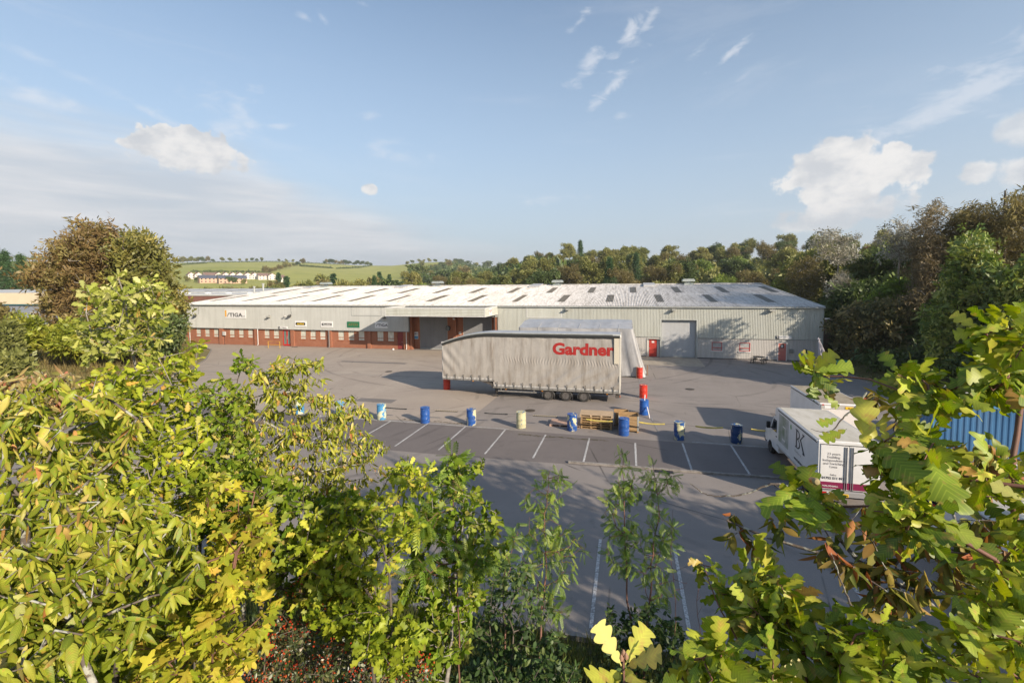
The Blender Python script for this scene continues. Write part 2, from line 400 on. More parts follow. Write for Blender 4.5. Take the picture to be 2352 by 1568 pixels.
def leaf_mesh(name, m, parent, tpl, P, D, N, size, rv, origin, smooth=True):
    """P,D,N (k,3), size (k), rv (k) 0..1 colour pick"""
    tv, tf, tr = TPL[tpl]; k = len(P); nv = len(tv)
    D = D/np.maximum(np.linalg.norm(D, axis=1, keepdims=True), 1e-6)
    N = N-D*np.sum(N*D, axis=1, keepdims=True); N = N/np.maximum(np.linalg.norm(N, axis=1, keepdims=True), 1e-6)
    Sx = np.cross(D, N)
    sz = size[:, None, None]; curl = rng.uniform(-.3, 2.3, (k, 1, 1))
    V = P[:, None, :]+sz*(rng.uniform(.72, 1.15, (k, 1, 1))*tv[None, :, 0:1]*Sx[:, None]+tv[None, :, 1:2]*D[:, None]+tv[None, :, 2:3]*curl*N[:, None])
    V = (V-np.array(origin)).reshape(-1, 3)
    loops = np.concatenate([np.array(q) for q in tf]); fl = np.array([len(q) for q in tf])
    L = (loops[None, :]+np.arange(k)[:, None]*nv).ravel(); FL = np.tile(fl, k); FS = np.concatenate([[0], np.cumsum(FL)[:-1]])
    me = bpy.data.meshes.new(name); me.vertices.add(len(V)); me.vertices.foreach_set('co', V.ravel().astype(np.float32))
    me.loops.add(len(L)); me.loops.foreach_set('vertex_index', L.astype(np.int32))
    me.polygons.add(len(FL)); me.polygons.foreach_set('loop_start', FS.astype(np.int32)); me.polygons.foreach_set('loop_total', FL.astype(np.int32))
    me.update(calc_edges=True)
    at = me.attributes.new('leaf', 'FLOAT_COLOR', 'POINT'); c = np.zeros((k, nv, 4), np.float32)
    c[:, :, 0] = rv[:, None]; c[:, :, 1] = rng.uniform(0, 1, (k, 1)); c[:, :, 2] = tr[None]; c[:, :, 3] = (tv[:, 1]-np.abs(tv[:, 0])*1.1)[None]
    at.data.foreach_set('color', c.ravel())
    if smooth: me.polygons.foreach_set('use_smooth', np.ones(len(FL), bool))
    me.materials.append(m); o = bpy.data.objects.new(name, me); COL.objects.link(o); o.parent = parent; return o

def seg_mesh(name, m, parent, A, B, ra, rb, origin, n=5):
    A = np.array(A); B = np.array(B); d = B-A; ln = np.linalg.norm(d, axis=1, keepdims=True); d = d/np.maximum(ln, 1e-6)
    ref = np.where(np.abs(d[:, 2:3]) > .9, [[1., 0, 0]], [[0, 0, 1.]]); a = np.cross(d, ref); a /= np.linalg.norm(a, axis=1, keepdims=True); b = np.cross(d, a)
    w = 2*np.pi*np.arange(n)/n; ring = a[:, None]*np.cos(w)[None, :, None]+b[:, None]*np.sin(w)[None, :, None]
    B = B+d*ra[:, None]*.3
    V = np.concatenate([A[:, None]+ring*ra[:, None, None], B[:, None]+ring*rb[:, None, None]], 1)-np.array(origin)
    k = len(A); f = np.array([(i, (i+1) % n, n+(i+1) % n, n+i) for i in range(n)])
    F = (f[None]+np.arange(k)[:, None, None]*2*n).reshape(-1, 4)
    me = bpy.data.meshes.new(name); V = V.reshape(-1, 3)
    me.vertices.add(len(V)); me.vertices.foreach_set('co', V.ravel().astype(np.float32)); me.loops.add(F.size); me.loops.foreach_set('vertex_index', F.ravel().astype(np.int32))
    me.polygons.add(len(F)); me.polygons.foreach_set('loop_start', (np.arange(len(F))*4).astype(np.int32)); me.polygons.foreach_set('loop_total', np.full(len(F), 4, np.int32))
    me.update(calc_edges=True); me.polygons.foreach_set('use_smooth', np.ones(len(F), bool))
    me.materials.append(m); o = bpy.data.objects.new(name, me); COL.objects.link(o); o.parent = parent; return o

def inpoly(poly, n):
    xs = [p[0] for p in poly]; ys = [p[1] for p in poly]; out = []
    while len(out) < n:
        x, y = random.uniform(min(xs), max(xs)), random.uniform(min(ys), max(ys)); c = False; j = len(poly)-1
        for i in range(len(poly)):
            if (ys[i] > y) != (ys[j] > y) and x < (xs[j]-xs[i])*(y-ys[i])/(ys[j]-ys[i])+xs[i]: c = not c
            j = i
        if c: out.append((x, y))
    return out

def grow(trunk, tips, step, upw=.6, wob=.12, lim=1.0):
    """nearest-branch growth from a trunk line to every tip: nodes, parents, tip indices"""
    nod = np.zeros((len(trunk)*60+len(tips)*14+50, 3)); par = -np.ones(len(nod), int); n = 0
    for i in range(len(trunk)-1):
        a, b = np.array(trunk[i]), np.array(trunk[i+1]); k = max(1, min(50, int(np.linalg.norm(b-a)/step)))
        for j in range(k):
            nod[n] = a+(b-a)*j/k+(rng.normal(size=3)*step*.06 if j else 0); par[n] = n-1; n += 1
    nod[n] = trunk[-1]; par[n] = n-1; n += 1; nt = n
    T = np.array(tips); d0 = np.min(np.linalg.norm(T[:, None]-nod[None, :n:3], axis=2), axis=1)
    tip = []
    for q in np.argsort(d0*rng.uniform(.8, 1.2, len(T))):
        t = T[q]; df = nod[:n]-t; c = np.linalg.norm(df, axis=1)+upw*np.maximum(0, df[:, 2]); c[n-1:] += 0
        b = int(np.argmin(c)); a = nod[b]; L = np.linalg.norm(t-a)
        if L < 1e-4: continue
        k = max(1, min(12, int(L/step))); bow = np.array((0, 0, L*.10))+rng.normal(size=3)*L*.05; pr = b
        for j in range(1, k+1):
            s = j/k; nod[n] = a+(t-a)*s+bow*math.sin(math.pi*s)*(1 if lim else 0)+(rng.normal(size=3)*step*wob if j < k else 0); par[n] = pr; pr = n; n += 1
        tip.append(n-1)
    return nod[:n], par[:n], np.array(tip), nt

def plant(name, label, cat, trunk, tips, lm, bark, tpl='oak', size=.1, per=6, step=.1, rt_=.0022, spread=.12, droop=.2, upf=.6, rtrunk=None,
          base=None, group=None, out=.6, pick=None, sv=.25, trunkpart='trunk', crown='crown', wob=.12, upw=.6, pipe=2.3, leafless=False, along=0.0):
    trunk = [np.array(t, float) for t in trunk]
    if base is None: b = trunk[0].copy(); b[2] = h1(b[0], b[1])-.05; base = b
    if np.linalg.norm(np.array(base)-trunk[0]) > .05: trunk = [np.array(base, float)]+trunk
    nod, par, tip, nt = grow(trunk, tips, step, upw, wob)
    n = len(nod); cnt = np.zeros(n); cnt[tip] = 1
    for i in range(n-1, 0, -1):
        if par[i] >= 0: cnt[par[i]] += cnt[i]
    rad = rt_*np.maximum(cnt, 1)**(1/pipe)
    if rtrunk: 
        tr = np.linspace(rtrunk, rtrunk*.25, nt); rad[:nt] = np.maximum(np.minimum(rad[:nt], tr*1.15), tr*.85)
        rad[nt:] = np.minimum(rad[nt:], rtrunk*.6)
    root = thing(name, label, cat, tuple(base), 0, group)
    k = np.nonzero(par >= 0)[0]
    seg_mesh(trunkpart, bark, root, nod[par[k]], nod[k], np.minimum(rad[par[k]], rad[k]*1.3), rad[k], base)
    if leafless: return root
    # leaves around every tip and, if asked, back along the shoots
    src = tip
    if along > 0:
        ex = np.nonzero((cnt <= 3) & (np.arange(n) >= nt) & (rng.uniform(size=n) < along))[0]; src = np.concatenate([tip, ex])
    tt = np.repeat(src, per); m = len(tt)
    dirt = nod[tt]-nod[np.maximum(par[tt], 0)]; dirt /= np.maximum(np.linalg.norm(dirt, axis=1, keepdims=True), 1e-6)
    P = nod[tt]-dirt*rng.uniform(0, 1, (m, 1))*spread+rng.normal(size=(m, 3))*spread*(.12 if tpl not in ('tuft', 'tuftfine', 'tuftbig', 'spray', 'larch') else .55)
    o = rng.normal(size=(m, 3)); o -= dirt*np.sum(o*dirt, axis=1, keepdims=True)*.6; o /= np.linalg.norm(o, axis=1, keepdims=True)
    D = dirt*(1-out)+o*out; D[:, 2] -= droop*rng.uniform(.35, 1.35, m); 
    N = rng.normal(size=(m, 3))*.55; N[:, 2] += upf
    rv = rng.uniform(0, 1, m) if pick is None else pick(P)
    leaf_mesh(crown, lm, root, tpl, P, D, N, size*rng.uniform(1-sv, 1+sv, m), np.clip(rv, 0, 1), base, tpl not in ('tuft', 'tuftfine', 'tuftbig', 'spray', 'larch'))
    return root
# ---------------------------------------------------------------- ground
def build_ground():
    xs = np.unique(np.concatenate([np.arange(-110, 60.1, 1.0), -110-np.cumsum(1.13**np.arange(44)), 60+np.cumsum(1.13**np.arange(46))]))
    ys = np.unique(np.concatenate([np.arange(-12, 11, .5), [10.9], np.arange(11, 120.1, 1.0), -12-np.cumsum(1.2**np.arange(26)), 120+np.cumsum(1.06**np.arange(90)*1.2)]))
    X, Y = np.meshgrid(xs, ys); Z = H(X, Y)
    nearw = np.clip((11-Y)/4, 0, 1)*(np.hypot(X, Y) < 60); Z = Z+nearw*.12*np.sin(X*1.7+Y)*np.cos(Y*1.3-X*.6)
    V = np.stack([X, Y, Z], -1).reshape(-1, 3); nx, ny = len(xs), len(ys)
    i = np.arange(ny-1)[:, None]*nx+np.arange(nx-1)[None]; F = np.stack([i, i+1, i+nx+1, i+nx], -1).reshape(-1, 4)
    me = bpy.data.meshes.new('ground'); me.from_pydata(V.tolist(), [], F.tolist())
    me.polygons.foreach_set('use_smooth', [True]*len(me.polygons))
    m = bpy.data.materials.new('meadow'); m.use_nodes = True; g = NT(m.node_tree); p = g.n['Principled BSDF']
    geo = g.add('ShaderNodeNewGeometry').outputs['Position']; sp = g.add('ShaderNodeSeparateXYZ'); g.put(sp.inputs[0], geo)
    ln = g.add('ShaderNodeVectorMath', operation='LENGTH'); g.put(ln.inputs[0], geo); r = ln.outputs['Value']
    dry = g.mix(g.rng(g.noise(geo, .35, 6), .35, .65), (.27, .225, .10), (.17, .17, .065))
    dry = g.mix(g.rng(g.noise(geo, 3.0, 4), .4, .7), dry, (.26, .21, .11))
    pst = g.mix(g.rng(g.noise(g.mapping(geo, (1, .5, 1)), .004, 5), .35, .65), (.32, .335, .085), (.39, .385, .12))
    pst = g.mix(g.rng(g.noise(geo, .03, 6, .7), .5, .75), pst, (.22, .25, .08))
    c = g.mix(g.rng(r, 260, 420), dry, pst)
    soil = g.mix(g.rng(g.noise(geo, 1.6, 6), .4, .65), (.06, .055, .03), (.085, .10, .035))
    c = g.mix(g.math('MULTIPLY', g.rng(sp.outputs[0], 21, 23), g.rng(r, 130, 100)), c, soil)
    c = g.mix(g.math('MULTIPLY', g.rng(sp.outputs[1], 12, 10.8), g.rng(r, 60, 40)), c, soil)
    g.put(p.inputs['Base Color'], c); p.inputs['Roughness'].default_value = .95; p.inputs['Specular IOR Level'].default_value = .1
    b = g.add('ShaderNodeBump'); b.inputs['Strength'].default_value = .6; b.inputs['Distance'].default_value = .15; g.put(b.inputs['Height'], g.noise(geo, 2.5, 6)); g.put(p.inputs['Normal'], b.outputs[0])
    me.materials.append(m); o = bpy.data.objects.new('ground', me); COL.objects.link(o); tag(o, kind='structure')
build_ground()

def asphalt_mat(name, a, b_, tint, stain=.45):
    m = bpy.data.materials.new(name); m.use_nodes = True; g = NT(m.node_tree); p = g.n['Principled BSDF']
    P = g.add('ShaderNodeNewGeometry').outputs['Position']
    c = g.mix(g.rng(g.noise(P, .22, 6, .6, .4), .35, .68), a, b_)
    c = g.mix(g.rng(g.noise(g.mapping(P, (.35, 1.2, 1), (0, 0, R(12))), .5, 6, .65), .52, .72, 0, .5), c, tint)
    c = g.mix(g.rng(g.noise(P, 1.1, 4, .6), .62, .70, 0, stain), c, tuple(x*.55 for x in a))         # oil and tyre marks
    c = g.mix(g.rng(g.noise(P, 38, 3, .7), .35, .8, 0, .5), c, tuple(min(1, x*1.7) for x in b_))      # aggregate
    c = g.mix(g.rng(g.noise(P, 55, 2, .7), .55, .75, 0, .5), c, tuple(x*.4 for x in a))
    for cx, cy, rr, am in ((-14, 62, 24, .34), (2, 20, 16, .28), (-30, 30, 19, .3), (8, 64, 27, .28), (-22, 8, 33, .25), (4, 47, 9, .3), (-5, 5, 13.5, .28)):
        for dr in (0, 2.0):
            q = g.add('ShaderNodeVectorMath', operation='DISTANCE'); g.put(q.inputs[0], P); q.inputs[1].default_value = (cx, cy, 0)
            bd = g.rng(g.math('ABSOLUTE', g.math('SUBTRACT', q.outputs['Value'], rr+dr)), .08, .22, am, 0, True)
            c = g.mix(g.math('MULTIPLY', bd, g.rng(g.noise(P, .25, 4, .6), .42, .6)), c, (.05, .045, .043))
    c = g.mix(g.rng(g.noise(g.mapping(P, (.5, .09, 1), (0, 0, R(-20))), 1.0, 5, .6), .55, .7, 0, .35), c, tuple(min(1, x*1.3) for x in b_))
    crk = g.add('ShaderNodeTexVoronoi', feature='DISTANCE_TO_EDGE'); g.put(crk.inputs['Vector'], g.mix(.06, P, g.add('ShaderNodeTexNoise').outputs['Color'])); crk.inputs['Scale'].default_value = .16
    ck = g.math('MULTIPLY', g.rng(crk.outputs['Distance'], 0, .006, .75, 0), g.rng(g.noise(P, .3, 3), .5, .6))
    c = g.mix(ck, c, (.05, .045, .04))
    g.put(p.inputs['Base Color'], c); p.inputs['Roughness'].default_value = .88; p.inputs['Specular IOR Level'].default_value = .25
    b = g.add('ShaderNodeBump'); b.inputs['Strength'].default_value = .45; b.inputs['Distance'].default_value = .012; g.put(b.inputs['Height'], g.noise(P, 30, 4, .7)); g.put(p.inputs['Normal'], b.outputs[0])
    return m
ASP = asphalt_mat('yard asphalt', (.225, .20, .182), (.27, .24, .218), (.17, .152, .142))
ASP2 = asphalt_mat('old asphalt', (.325, .27, .223), (.38, .322, .264), (.26, .218, .184))
ASP3 = asphalt_mat('bay asphalt', (.14, .122, .114), (.178, .156, .146), (.115, .103, .098))
def sheet(name, poly, z, m, kind='structure'):
    b = MB(); b.add([(x, y, z) for x, y in poly], [tuple(range(len(poly)))]); o = b.build(name, m); tag(o, kind=kind); return o
sheet('yard', [(-27, 11.05), (20.9, 11.05), (20.9, 51.2), (22.2, 60), (22.2, 100), (-90, 100), (-90, 70.5), (-83, 68.8), (-68.7, 57.8), (-57.5, 53.1), (-50.5, 45.8), (-47.6, 42), (-45, 39), (-30, 14)], 0.0, ASP)
sheet('yard_old_surface', [(-10.1, 30.0), (-10.0, 34.9), (-12, 40), (-12, 46), (-3, 52.2), (-9, 58.5), (-66, 58.5), (-57.3, 53), (-50.3, 45.7), (-47.5, 41.9), (-45, 39), (-42, 34), (-30, 27.4), (-10, 27.4)], .004, ASP2)
sheet('parking_bays', [(-38, 22.1), (-9.93, 22.1), (-3.4, 22.3), (9.6, 22.75), (9.6, 26.9), (-38, 26.9)], .004, ASP3)
CONC = mat('apron concrete', (.40, .35, .28), .9, col2=(.31, .265, .21), ns=1.2, bump=.3, bs=25, fleck=((.12, .10, .08), 2.2, .66))
sheet('concrete_apron', [(2.0, 52.8), (8.2, 52.6), (8.3, 58.6), (-9, 58.6), (-11, 57), (-1, 50.6)], .008, CONC)

# PATCHES: reinstated trenches and manholes
PAT = asphalt_mat('patch asphalt', (.165, .147, .134), (.20, .18, .165), (.13, .118, .11))
for i, (x0, y0, x1, y1) in enumerate([(-20.5, 31.2, -17.3, 32.3), (-33, 47.5, -24.5, 48.3), (9.5, 33.5, 11.5, 34.6), (-8.5, 51, -5.8, 52)]):
    sheet('tarmac_patch', [(x0, y0), (x1, y0+.05), (x1-.04, y1), (x0+.03, y1-.04)], .0065, PAT)
for i, (x, y, lb) in enumerate([(-6.6, 31.5, 'round iron manhole cover in the tarmac in front of the trailer wheels'), (5.2, 41.0, 'round iron manhole cover in the tarmac right of the far red barrel'), (-24, 43, 'round iron manhole cover in the open tarmac left of the trailer')]):
    b = MB(); b.lathe([(.36, .004), (.36, .016), (.33, .018), (.33, .012), (.31, .012), (.31, .018), (.02, .019)], 24); o = b.build('manhole_cover', mat('cast iron', (.06, .055, .05), .6, metal=.3, col2=(.10, .075, .05), ns=8)); o.location = (x, y, .004); tag(o, lb, 'manhole cover')

def paint(name, wear=.5, col=(.58, .57, .55)):
    m = bpy.data.materials.new(name); m.use_nodes = True; g = NT(m.node_tree); p = g.n['Principled BSDF']
    P = g.add('ShaderNodeNewGeometry').outputs['Position']
    f = g.rng(g.noise(P, 14, 6, .75), wear-.08, wear+.12); f2 = g.rng(g.noise(P, 1.1, 4, .6), .3, .7)
    f = g.math('ADD', g.math('MULTIPLY', f, .75), g.math('MULTIPLY', f2, .3), clamp=True)
    g.put(p.inputs['Base Color'], g.mix(f, col, (.15, .135, .125))); p.inputs['Roughness'].default_value = .8; return m
PW, PWW = paint('bay paint', .52, (.66, .65, .63)), paint('faded paint', .4)
def lines(name, segs, w, m, z=.012):
    b = MB()
    for (x0, y0, x1, y1) in segs:
        d = Vector((x1-x0, y1-y0)).normalized(); nx, ny = -d.y*w/2, d.x*w/2
        b.add([(x0+nx, y0+ny, z), (x1+nx, y1+ny, z), (x1-nx, y1-ny, z), (x0-nx, y0-ny, z)], [(0, 1, 2, 3)])
    return tag(b.build(name, m), kind='structure')
lines('bay_markings', [(x, 22.7, x, y1) for x, y1 in ((-9.81, 27), (-7.2, 26.9), (-4.62, 26.5), (-2.06, 26.45), (.49, 26.2), (3.04, 26.75), (5.58, 27.0), (-12.4, 27), (-15, 27), (-17.6, 27), (-20.2, 27), (8.2, 27))], .1, PW)
lines('bay_front_line', [(-38, 27.05, -7.0, 27.05)], .08, PW); lines('bay_side_line', [(3.6, 27.08, 9.6, 27.1)], .08, PW, .016)
lines('near_bay_markings', [(x, 11.5, x, 15.8) for x in (-8.2, -5.75, -3.28, -.84, 1.6, 4.05, 6.44, 8.9)], .1, PW)
lines('faded_markings', [(-48, 43.1, -39, 40.9), (-45, 39.6, -38, 38.2), (-39, 40.9, -12, 40.9), (1.3, 44.8, 9.5, 44.8), (9.7, 44.92, 14.7, 45.5), (15.8, 46, 20.6, 46.4), (16.2, 48.9, 20.8, 48.8), (16.8, 43.5, 20.6, 43.7), (16.7, 41.1, 20.6, 41.3), (16.4, 38.5, 20.6, 38.7), (16.2, 36, 20.6, 36.2), (1.15, 37.2, 1.15, 44.5), (1.9, 28.3, 1.6, 31.8)], .09, PWW)
KERB = mat('kerb concrete', (.30, .275, .25), .9, col2=(.19, .17, .15), ns=5, bump=.3)
def kerb(name, pts, w=.13, h=.11):
    b = MB()
    for (x0, y0), (x1, y1) in zip(pts[:-1], pts[1:]):
        L = math.hypot(x1-x0, y1-y0); n = max(1, int(L/.92)); d = Vector((x1-x0, y1-y0))/L
        for i in range(n):
            a = i/n*L+.006; e = (i+1)/n*L-.006; hh = h+random.uniform(-.008, .008); o = random.uniform(-.01, .01)
            P = [(x0+d.x*t-d.y*s, y0+d.y*t+d.x*s) for t, s in ((a, -w/2+o), (e, -w/2+o), (e, w/2+o), (a, w/2+o))]
            b.prism(P, 'z', -.1, hh)
    return tag(b.build(name, KERB), kind='structure')
kerb('yard_kerb', [(-2.78, 22.5), (9.6, 22.75)], .14, .10); kerb('near_kerb', [(-27, 11.1), (20, 11.1)], .14, .11)
kerb('verge_kerb', [(20.95, 30), (20.95, 51.2), (21.6, 57)], .14, .1); kerb('meadow_kerb', [(-45, 39), (-47.6, 42), (-50.5, 45.8), (-57.5, 53.1), (-68.7, 57.8), (-83, 68.8)], .14, .1)
MOSS = mat('seam moss', (.10, .085, .04), .95, col2=(.07, .06, .03), ns=8)
def moss(name, x0, x1, y, n):
    b = MB()
    for i in range(n):
        x = random.uniform(x0, x1); yy = y+random.gauss(0, .05)+math.sin(x*3)*.05; r = random.uniform(.01, .05)
        k = 6; b.add([(x+r*1.6*math.cos(a)*random.uniform(.6, 1.3), yy+r*math.sin(a)*random.uniform(.6, 1.3), .016+i*2e-5) for a in [2*math.pi*j/k for j in range(k)]], [tuple(range(k))])
    tag(b.build(name, MOSS), 'moss and leaf litter along the seam in front of the barrels', 'moss', kind='stuff')
moss('moss', -6.2, -1.0, 26.2, 150); moss('moss', -14.5, -9.8, 27.5, 120)

# ---------------------------------------------------------------- text on things
def text(body, size, m, parent, name, loc, rot, sx=1., bold=0., align='LEFT', extr=.0015, shear=0., space=1.):
    cu = bpy.data.curves.new(name, 'FONT'); cu.body = body; cu.size = size; cu.align_x = align; cu.offset = bold*size; cu.extrude = extr; cu.resolution_u = 3; cu.shear = shear; cu.space_character = space
    cu.space_line = .95
    t = bpy.data.objects.new(name, cu); COL.objects.link(t); bpy.context.view_layer.update()
    me = bpy.data.meshes.new_from_object(t.evaluated_get(bpy.context.evaluated_depsgraph_get())); bpy.data.objects.remove(t)
    me.transform(Matrix.Diagonal((sx, 1, 1, 1))); me.materials.clear(); me.materials.append(m)
    o = bpy.data.objects.new(name, me); COL.objects.link(o); o.parent = parent; o.location = loc; o.rotation_euler = rot; return o
FRONT = (R(90), 0, 0)            # writing that faces -Y

# ---------------------------------------------------------------- warehouse
YF, YR, YB = 58.65, 84.09, 109.5; XL, XR = -68.8, 21.4; ZE, ZR = 6.2, 8.86
def steel_mat(name, a, b_, streak, amt=.5):
    m = bpy.data.materials.new(name); m.use_nodes = True; g = NT(m.node_tree); p = g.n['Principled BSDF']
    P = g.add('ShaderNodeNewGeometry').outputs['Position']
    c = g.mix(g.rng(g.noise(P, .35, 4), .35, .65), a, b_)
    c = g.mix(g.rng(g.noise(g.mapping(P, (3.2, 3.2, .22)), 1.0, 6, .65), .46, .72, 0, amt), c, streak)
    g.put(p.inputs['Base Color'], c); p.inputs['Roughness'].default_value = .5; p.inputs['Specular IOR Level'].default_value = .35; return m
CL1 = steel_mat('office cladding', (.49, .50, .475), (.54, .55, .525), (.36, .365, .34))
CL2 = steel_mat('factory cladding', (.51, .52, .47), (.55, .56, .505), (.37, .36, .30))
CL3 = steel_mat('lower cladding', (.50, .48, .45), (.54, .52, .49), (.35, .33, .29))
TRIM = mat('trim metal', (.42, .44, .42), .45, col2=(.33, .34, .32), ns=2); TRIMD = mat('dark trim', (.22, .24, .24), .5)
WHITE = mat('white paint', (.72, .72, .70), .45, col2=(.62, .61, .58), ns=3); REDP = mat('red paint', (.42, .035, .03), .45, col2=(.33, .03, .025), ns=3)
BROWN = mat('brown timber', (.25, .085, .045), .55); DARK = mat('dark metal', (.03, .03, .032), .5)
def roofmat():
    m = bpy.data.materials.new('fibre cement roof'); m.use_nodes = True; g = NT(m.node_tree); p = g.n['Principled BSDF']
    P = g.add('ShaderNodeNewGeometry').outputs['Position']; sp = g.add('ShaderNodeSeparateXYZ'); g.put(sp.inputs[0], P)
    c = g.mix(g.rng(g.noise(P, .12, 5, .6), .35, .7), (.70, .665, .62), (.80, .77, .73))
    c = g.mix(g.rng(g.noise(g.mapping(P, (2.6, .16, 1)), 1.0, 7, .7), .47, .72, 0, .75), c, (.27, .24, .20))
    c = g.mix(g.rng(g.noise(g.mapping(P, (9, .9, 1)), 1.0, 5, .75), .50, .68, 0, .75), c, (.18, .155, .12))
    c = g.mix(g.rng(sp.outputs[0], 2, 20, 0, .25), c, (.36, .33, .29))
    lap = g.math('ABSOLUTE', g.math('SUBTRACT', g.math('FRACT', g.math('MULTIPLY', sp.outputs[1], .34)), .5))
    c = g.mix(g.math('MULTIPLY', g.rng(lap, .0, .014, .55, 0), g.rng(g.noise(P, .8, 4), .35, .6)), c, (.2, .17, .13))
    g.put(p.inputs['Base Color'], c); p.inputs['Roughness'].default_value = .8; p.inputs['Specular IOR Level'].default_value = .2; return m
ROOF = roofmat()
BRICKM = {}
def brickmat(name, c1, c2, mort, ax='x'):
    m = bpy.data.materials.new(name); m.use_nodes = True; g = NT(m.node_tree); p = g.n['Principled BSDF']
    P = g.add('ShaderNodeNewGeometry').outputs['Position']; sp = g.add('ShaderNodeSeparateXYZ'); g.put(sp.inputs[0], P)
    cb = g.add('ShaderNodeCombineXYZ'); g.put(cb.inputs[0], g.math('ADD', sp.outputs[0], sp.outputs[1])); g.put(cb.inputs[1], sp.outputs[2])
    br = g.add('ShaderNodeTexBrick'); g.put(br.inputs['Vector'], cb.outputs[0]); br.inputs['Scale'].default_value = 1; br.inputs['Brick Width'].default_value = .225; br.inputs['Row Height'].default_value = .075
    br.inputs['Mortar Size'].default_value = .008; br.inputs['Color1'].default_value = (*c1, 1); br.inputs['Color2'].default_value = (*c2, 1); br.inputs['Mortar'].default_value = (*mort, 1); br.inputs['Bias'].default_value = -.1
    c = g.mix(g.rng(g.noise(P, .9, 5), .4, .7, 0, .35), br.outputs['Color'], tuple(x*.6 for x in c1))
    g.put(p.inputs['Base Color'], c); p.inputs['Roughness'].default_value = .9; return m
BRICK = brickmat('red brick', (.36, .12, .055), (.28, .088, .042), (.30, .22, .165))

def clad(b, x0, x1, z0, z1, y, pitch=.21, depth=.035):
    """profiled sheet in the XZ plane facing -Y, cut off between x0 and x1"""
    prof = [(0, 0), (.16, 0), (.28, 1), (.88, 1), (1, 0)]; pts = []
    i0 = math.floor(x0/pitch); i1 = math.ceil(x1/pitch)
    for i in range(i0, i1):
        for t, d in prof[:-1]: pts.append(((i+t)*pitch, d))
    pts.append((i1*pitch, 0)); xs = [p[0] for p in pts]; ds = [p[1] for p in pts]
    keep = [(x, d) for x, d in pts if x0+1e-4 < x < x1-1e-4]
    keep = [(x0, float(np.interp(x0, xs, ds)))]+keep+[(x1, float(np.interp(x1, xs, ds)))]
    v = []; n = len(keep)
    for z in (z0, z1): v += [(x, y-d*depth, z) for x, d in keep]
    b.add(v, [(i, i+1, n+i+1, n+i) for i in range(n-1)])
def holes(x0, x1, z0, z1, hs):
    """split a rectangle round openings -> list of rects"""
    out = []; xs = sorted({x0, x1, *[h[0] for h in hs], *[h[1] for h in hs]})
    for a, b in zip(xs[:-1], xs[1:]):
        cov = sorted([(h[2], h[3]) for h in hs if h[0] <= a+1e-6 and h[1] >= b-1e-6]); z = z0
        for lo, hi in cov:
            if lo > z+1e-6: out.append((a, b, z, lo))
            z = max(z, hi)
        if z < z1-1e-6: out.append((a, b, z, z1))
    return out

wh = thing('warehouse', 'long single storey warehouse with white corrugated roof, grey ribbed cladding and brick office end', 'warehouse', (-23.7, 60, 0))
def P(b, name, m, parent=wh, **k): return b.build(name, m, parent, **k)
# roof: two corrugated slopes
def roof_slope(ya, za, yb, zb, x0, x1, pitch=.2, amp=.028):
    n = int(round((x1-x0)/pitch*6)); xs = np.linspace(x0, x1, n+1); dz = amp*np.cos(xs/pitch*2*math.pi)
    b = WM(); k = n+1; yy = [ya, ya+(yb-ya)*.333, ya+(yb-ya)*.667, yb]; v = []
    for j, y in enumerate(yy):
        z = za+(zb-za)*(y-ya)/(yb-ya); v += [(float(x), y, z+float(d)) for x, d in zip(xs, dz)]
    b.add(v, [(j*k+i, j*k+i+1, (j+1)*k+i+1, (j+1)*k+i) for j in range(3) for i in range(n)]); return b
P(roof_slope(YF-.18, ZE+.03, YR, ZR, XL-.1, XR+.05), 'roof', ROOF, fix=False, smooth=True)
P(roof_slope(YR, ZR, YB+.2, ZE+.03, XL-.1, XR+.05), 'roof', ROOF, fix=False, smooth=True)
b = WM(); b.tube([(XL-.1, YR, ZR+.03), (XR+.05, YR, ZR+.03)], .16, 8); P(b, 'ridge_cap', mat('ridge', (.55, .53, .5), .7, col2=(.35, .33, .3), ns=2))
b = WM()
for s in (0, 1):
    ya, yb = (YF-.2, YR) if s == 0 else (YB+.2, YR)
    for x in (XL-.12, XR+.06):
        b = WM(); b.prism([(ya, ZE-.14), (yb, ZR-.14), (yb, ZR+.1), (ya, ZE+.1)], 'x', x-.05, x+.05); P(b, 'barge_board', TRIM)
b = WM(); b.box(XL-.1, XR+.05, YF-.30, YF-.17, ZE-.13, ZE+.0); b.box(XL-.1, XR+.05, YF-.16, YF-.045, ZE-.10, ZE-.04); P(b, 'gutter', TRIM)
# roof lights
RL = mat('mossy rooflight', (.12, .10, .07), .55, col2=(.30, .27, .2), ns=9, sc=(5, 1, 1), lo=.52, hi=.66)
sl = (ZR-ZE)/(YR-YF)
def rz(y): return ZE+.03+sl*(y-YF)
def rooflight(x, y0, y1, w=.95):
    n = 28; xs = np.linspace(x-w/2, x+w/2, n+1); v = []
    for y in (y0, y1): v += [(float(q), y, rz(y)+.020+.030*math.cos(q/.2*2*math.pi)) for q in xs]
    bb = WM(); bb.add(v, [(i, i+1, n+2+i, n+1+i) for i in range(n)]); P(bb, 'rooflight', RL, fix=False, smooth=True)
for k in range(14): rooflight(-67.0+6.47*k, 62.2, 69.7)
for k in range(14): rooflight(-64.1+6.50*k-0.0, 72.5, 80.0)
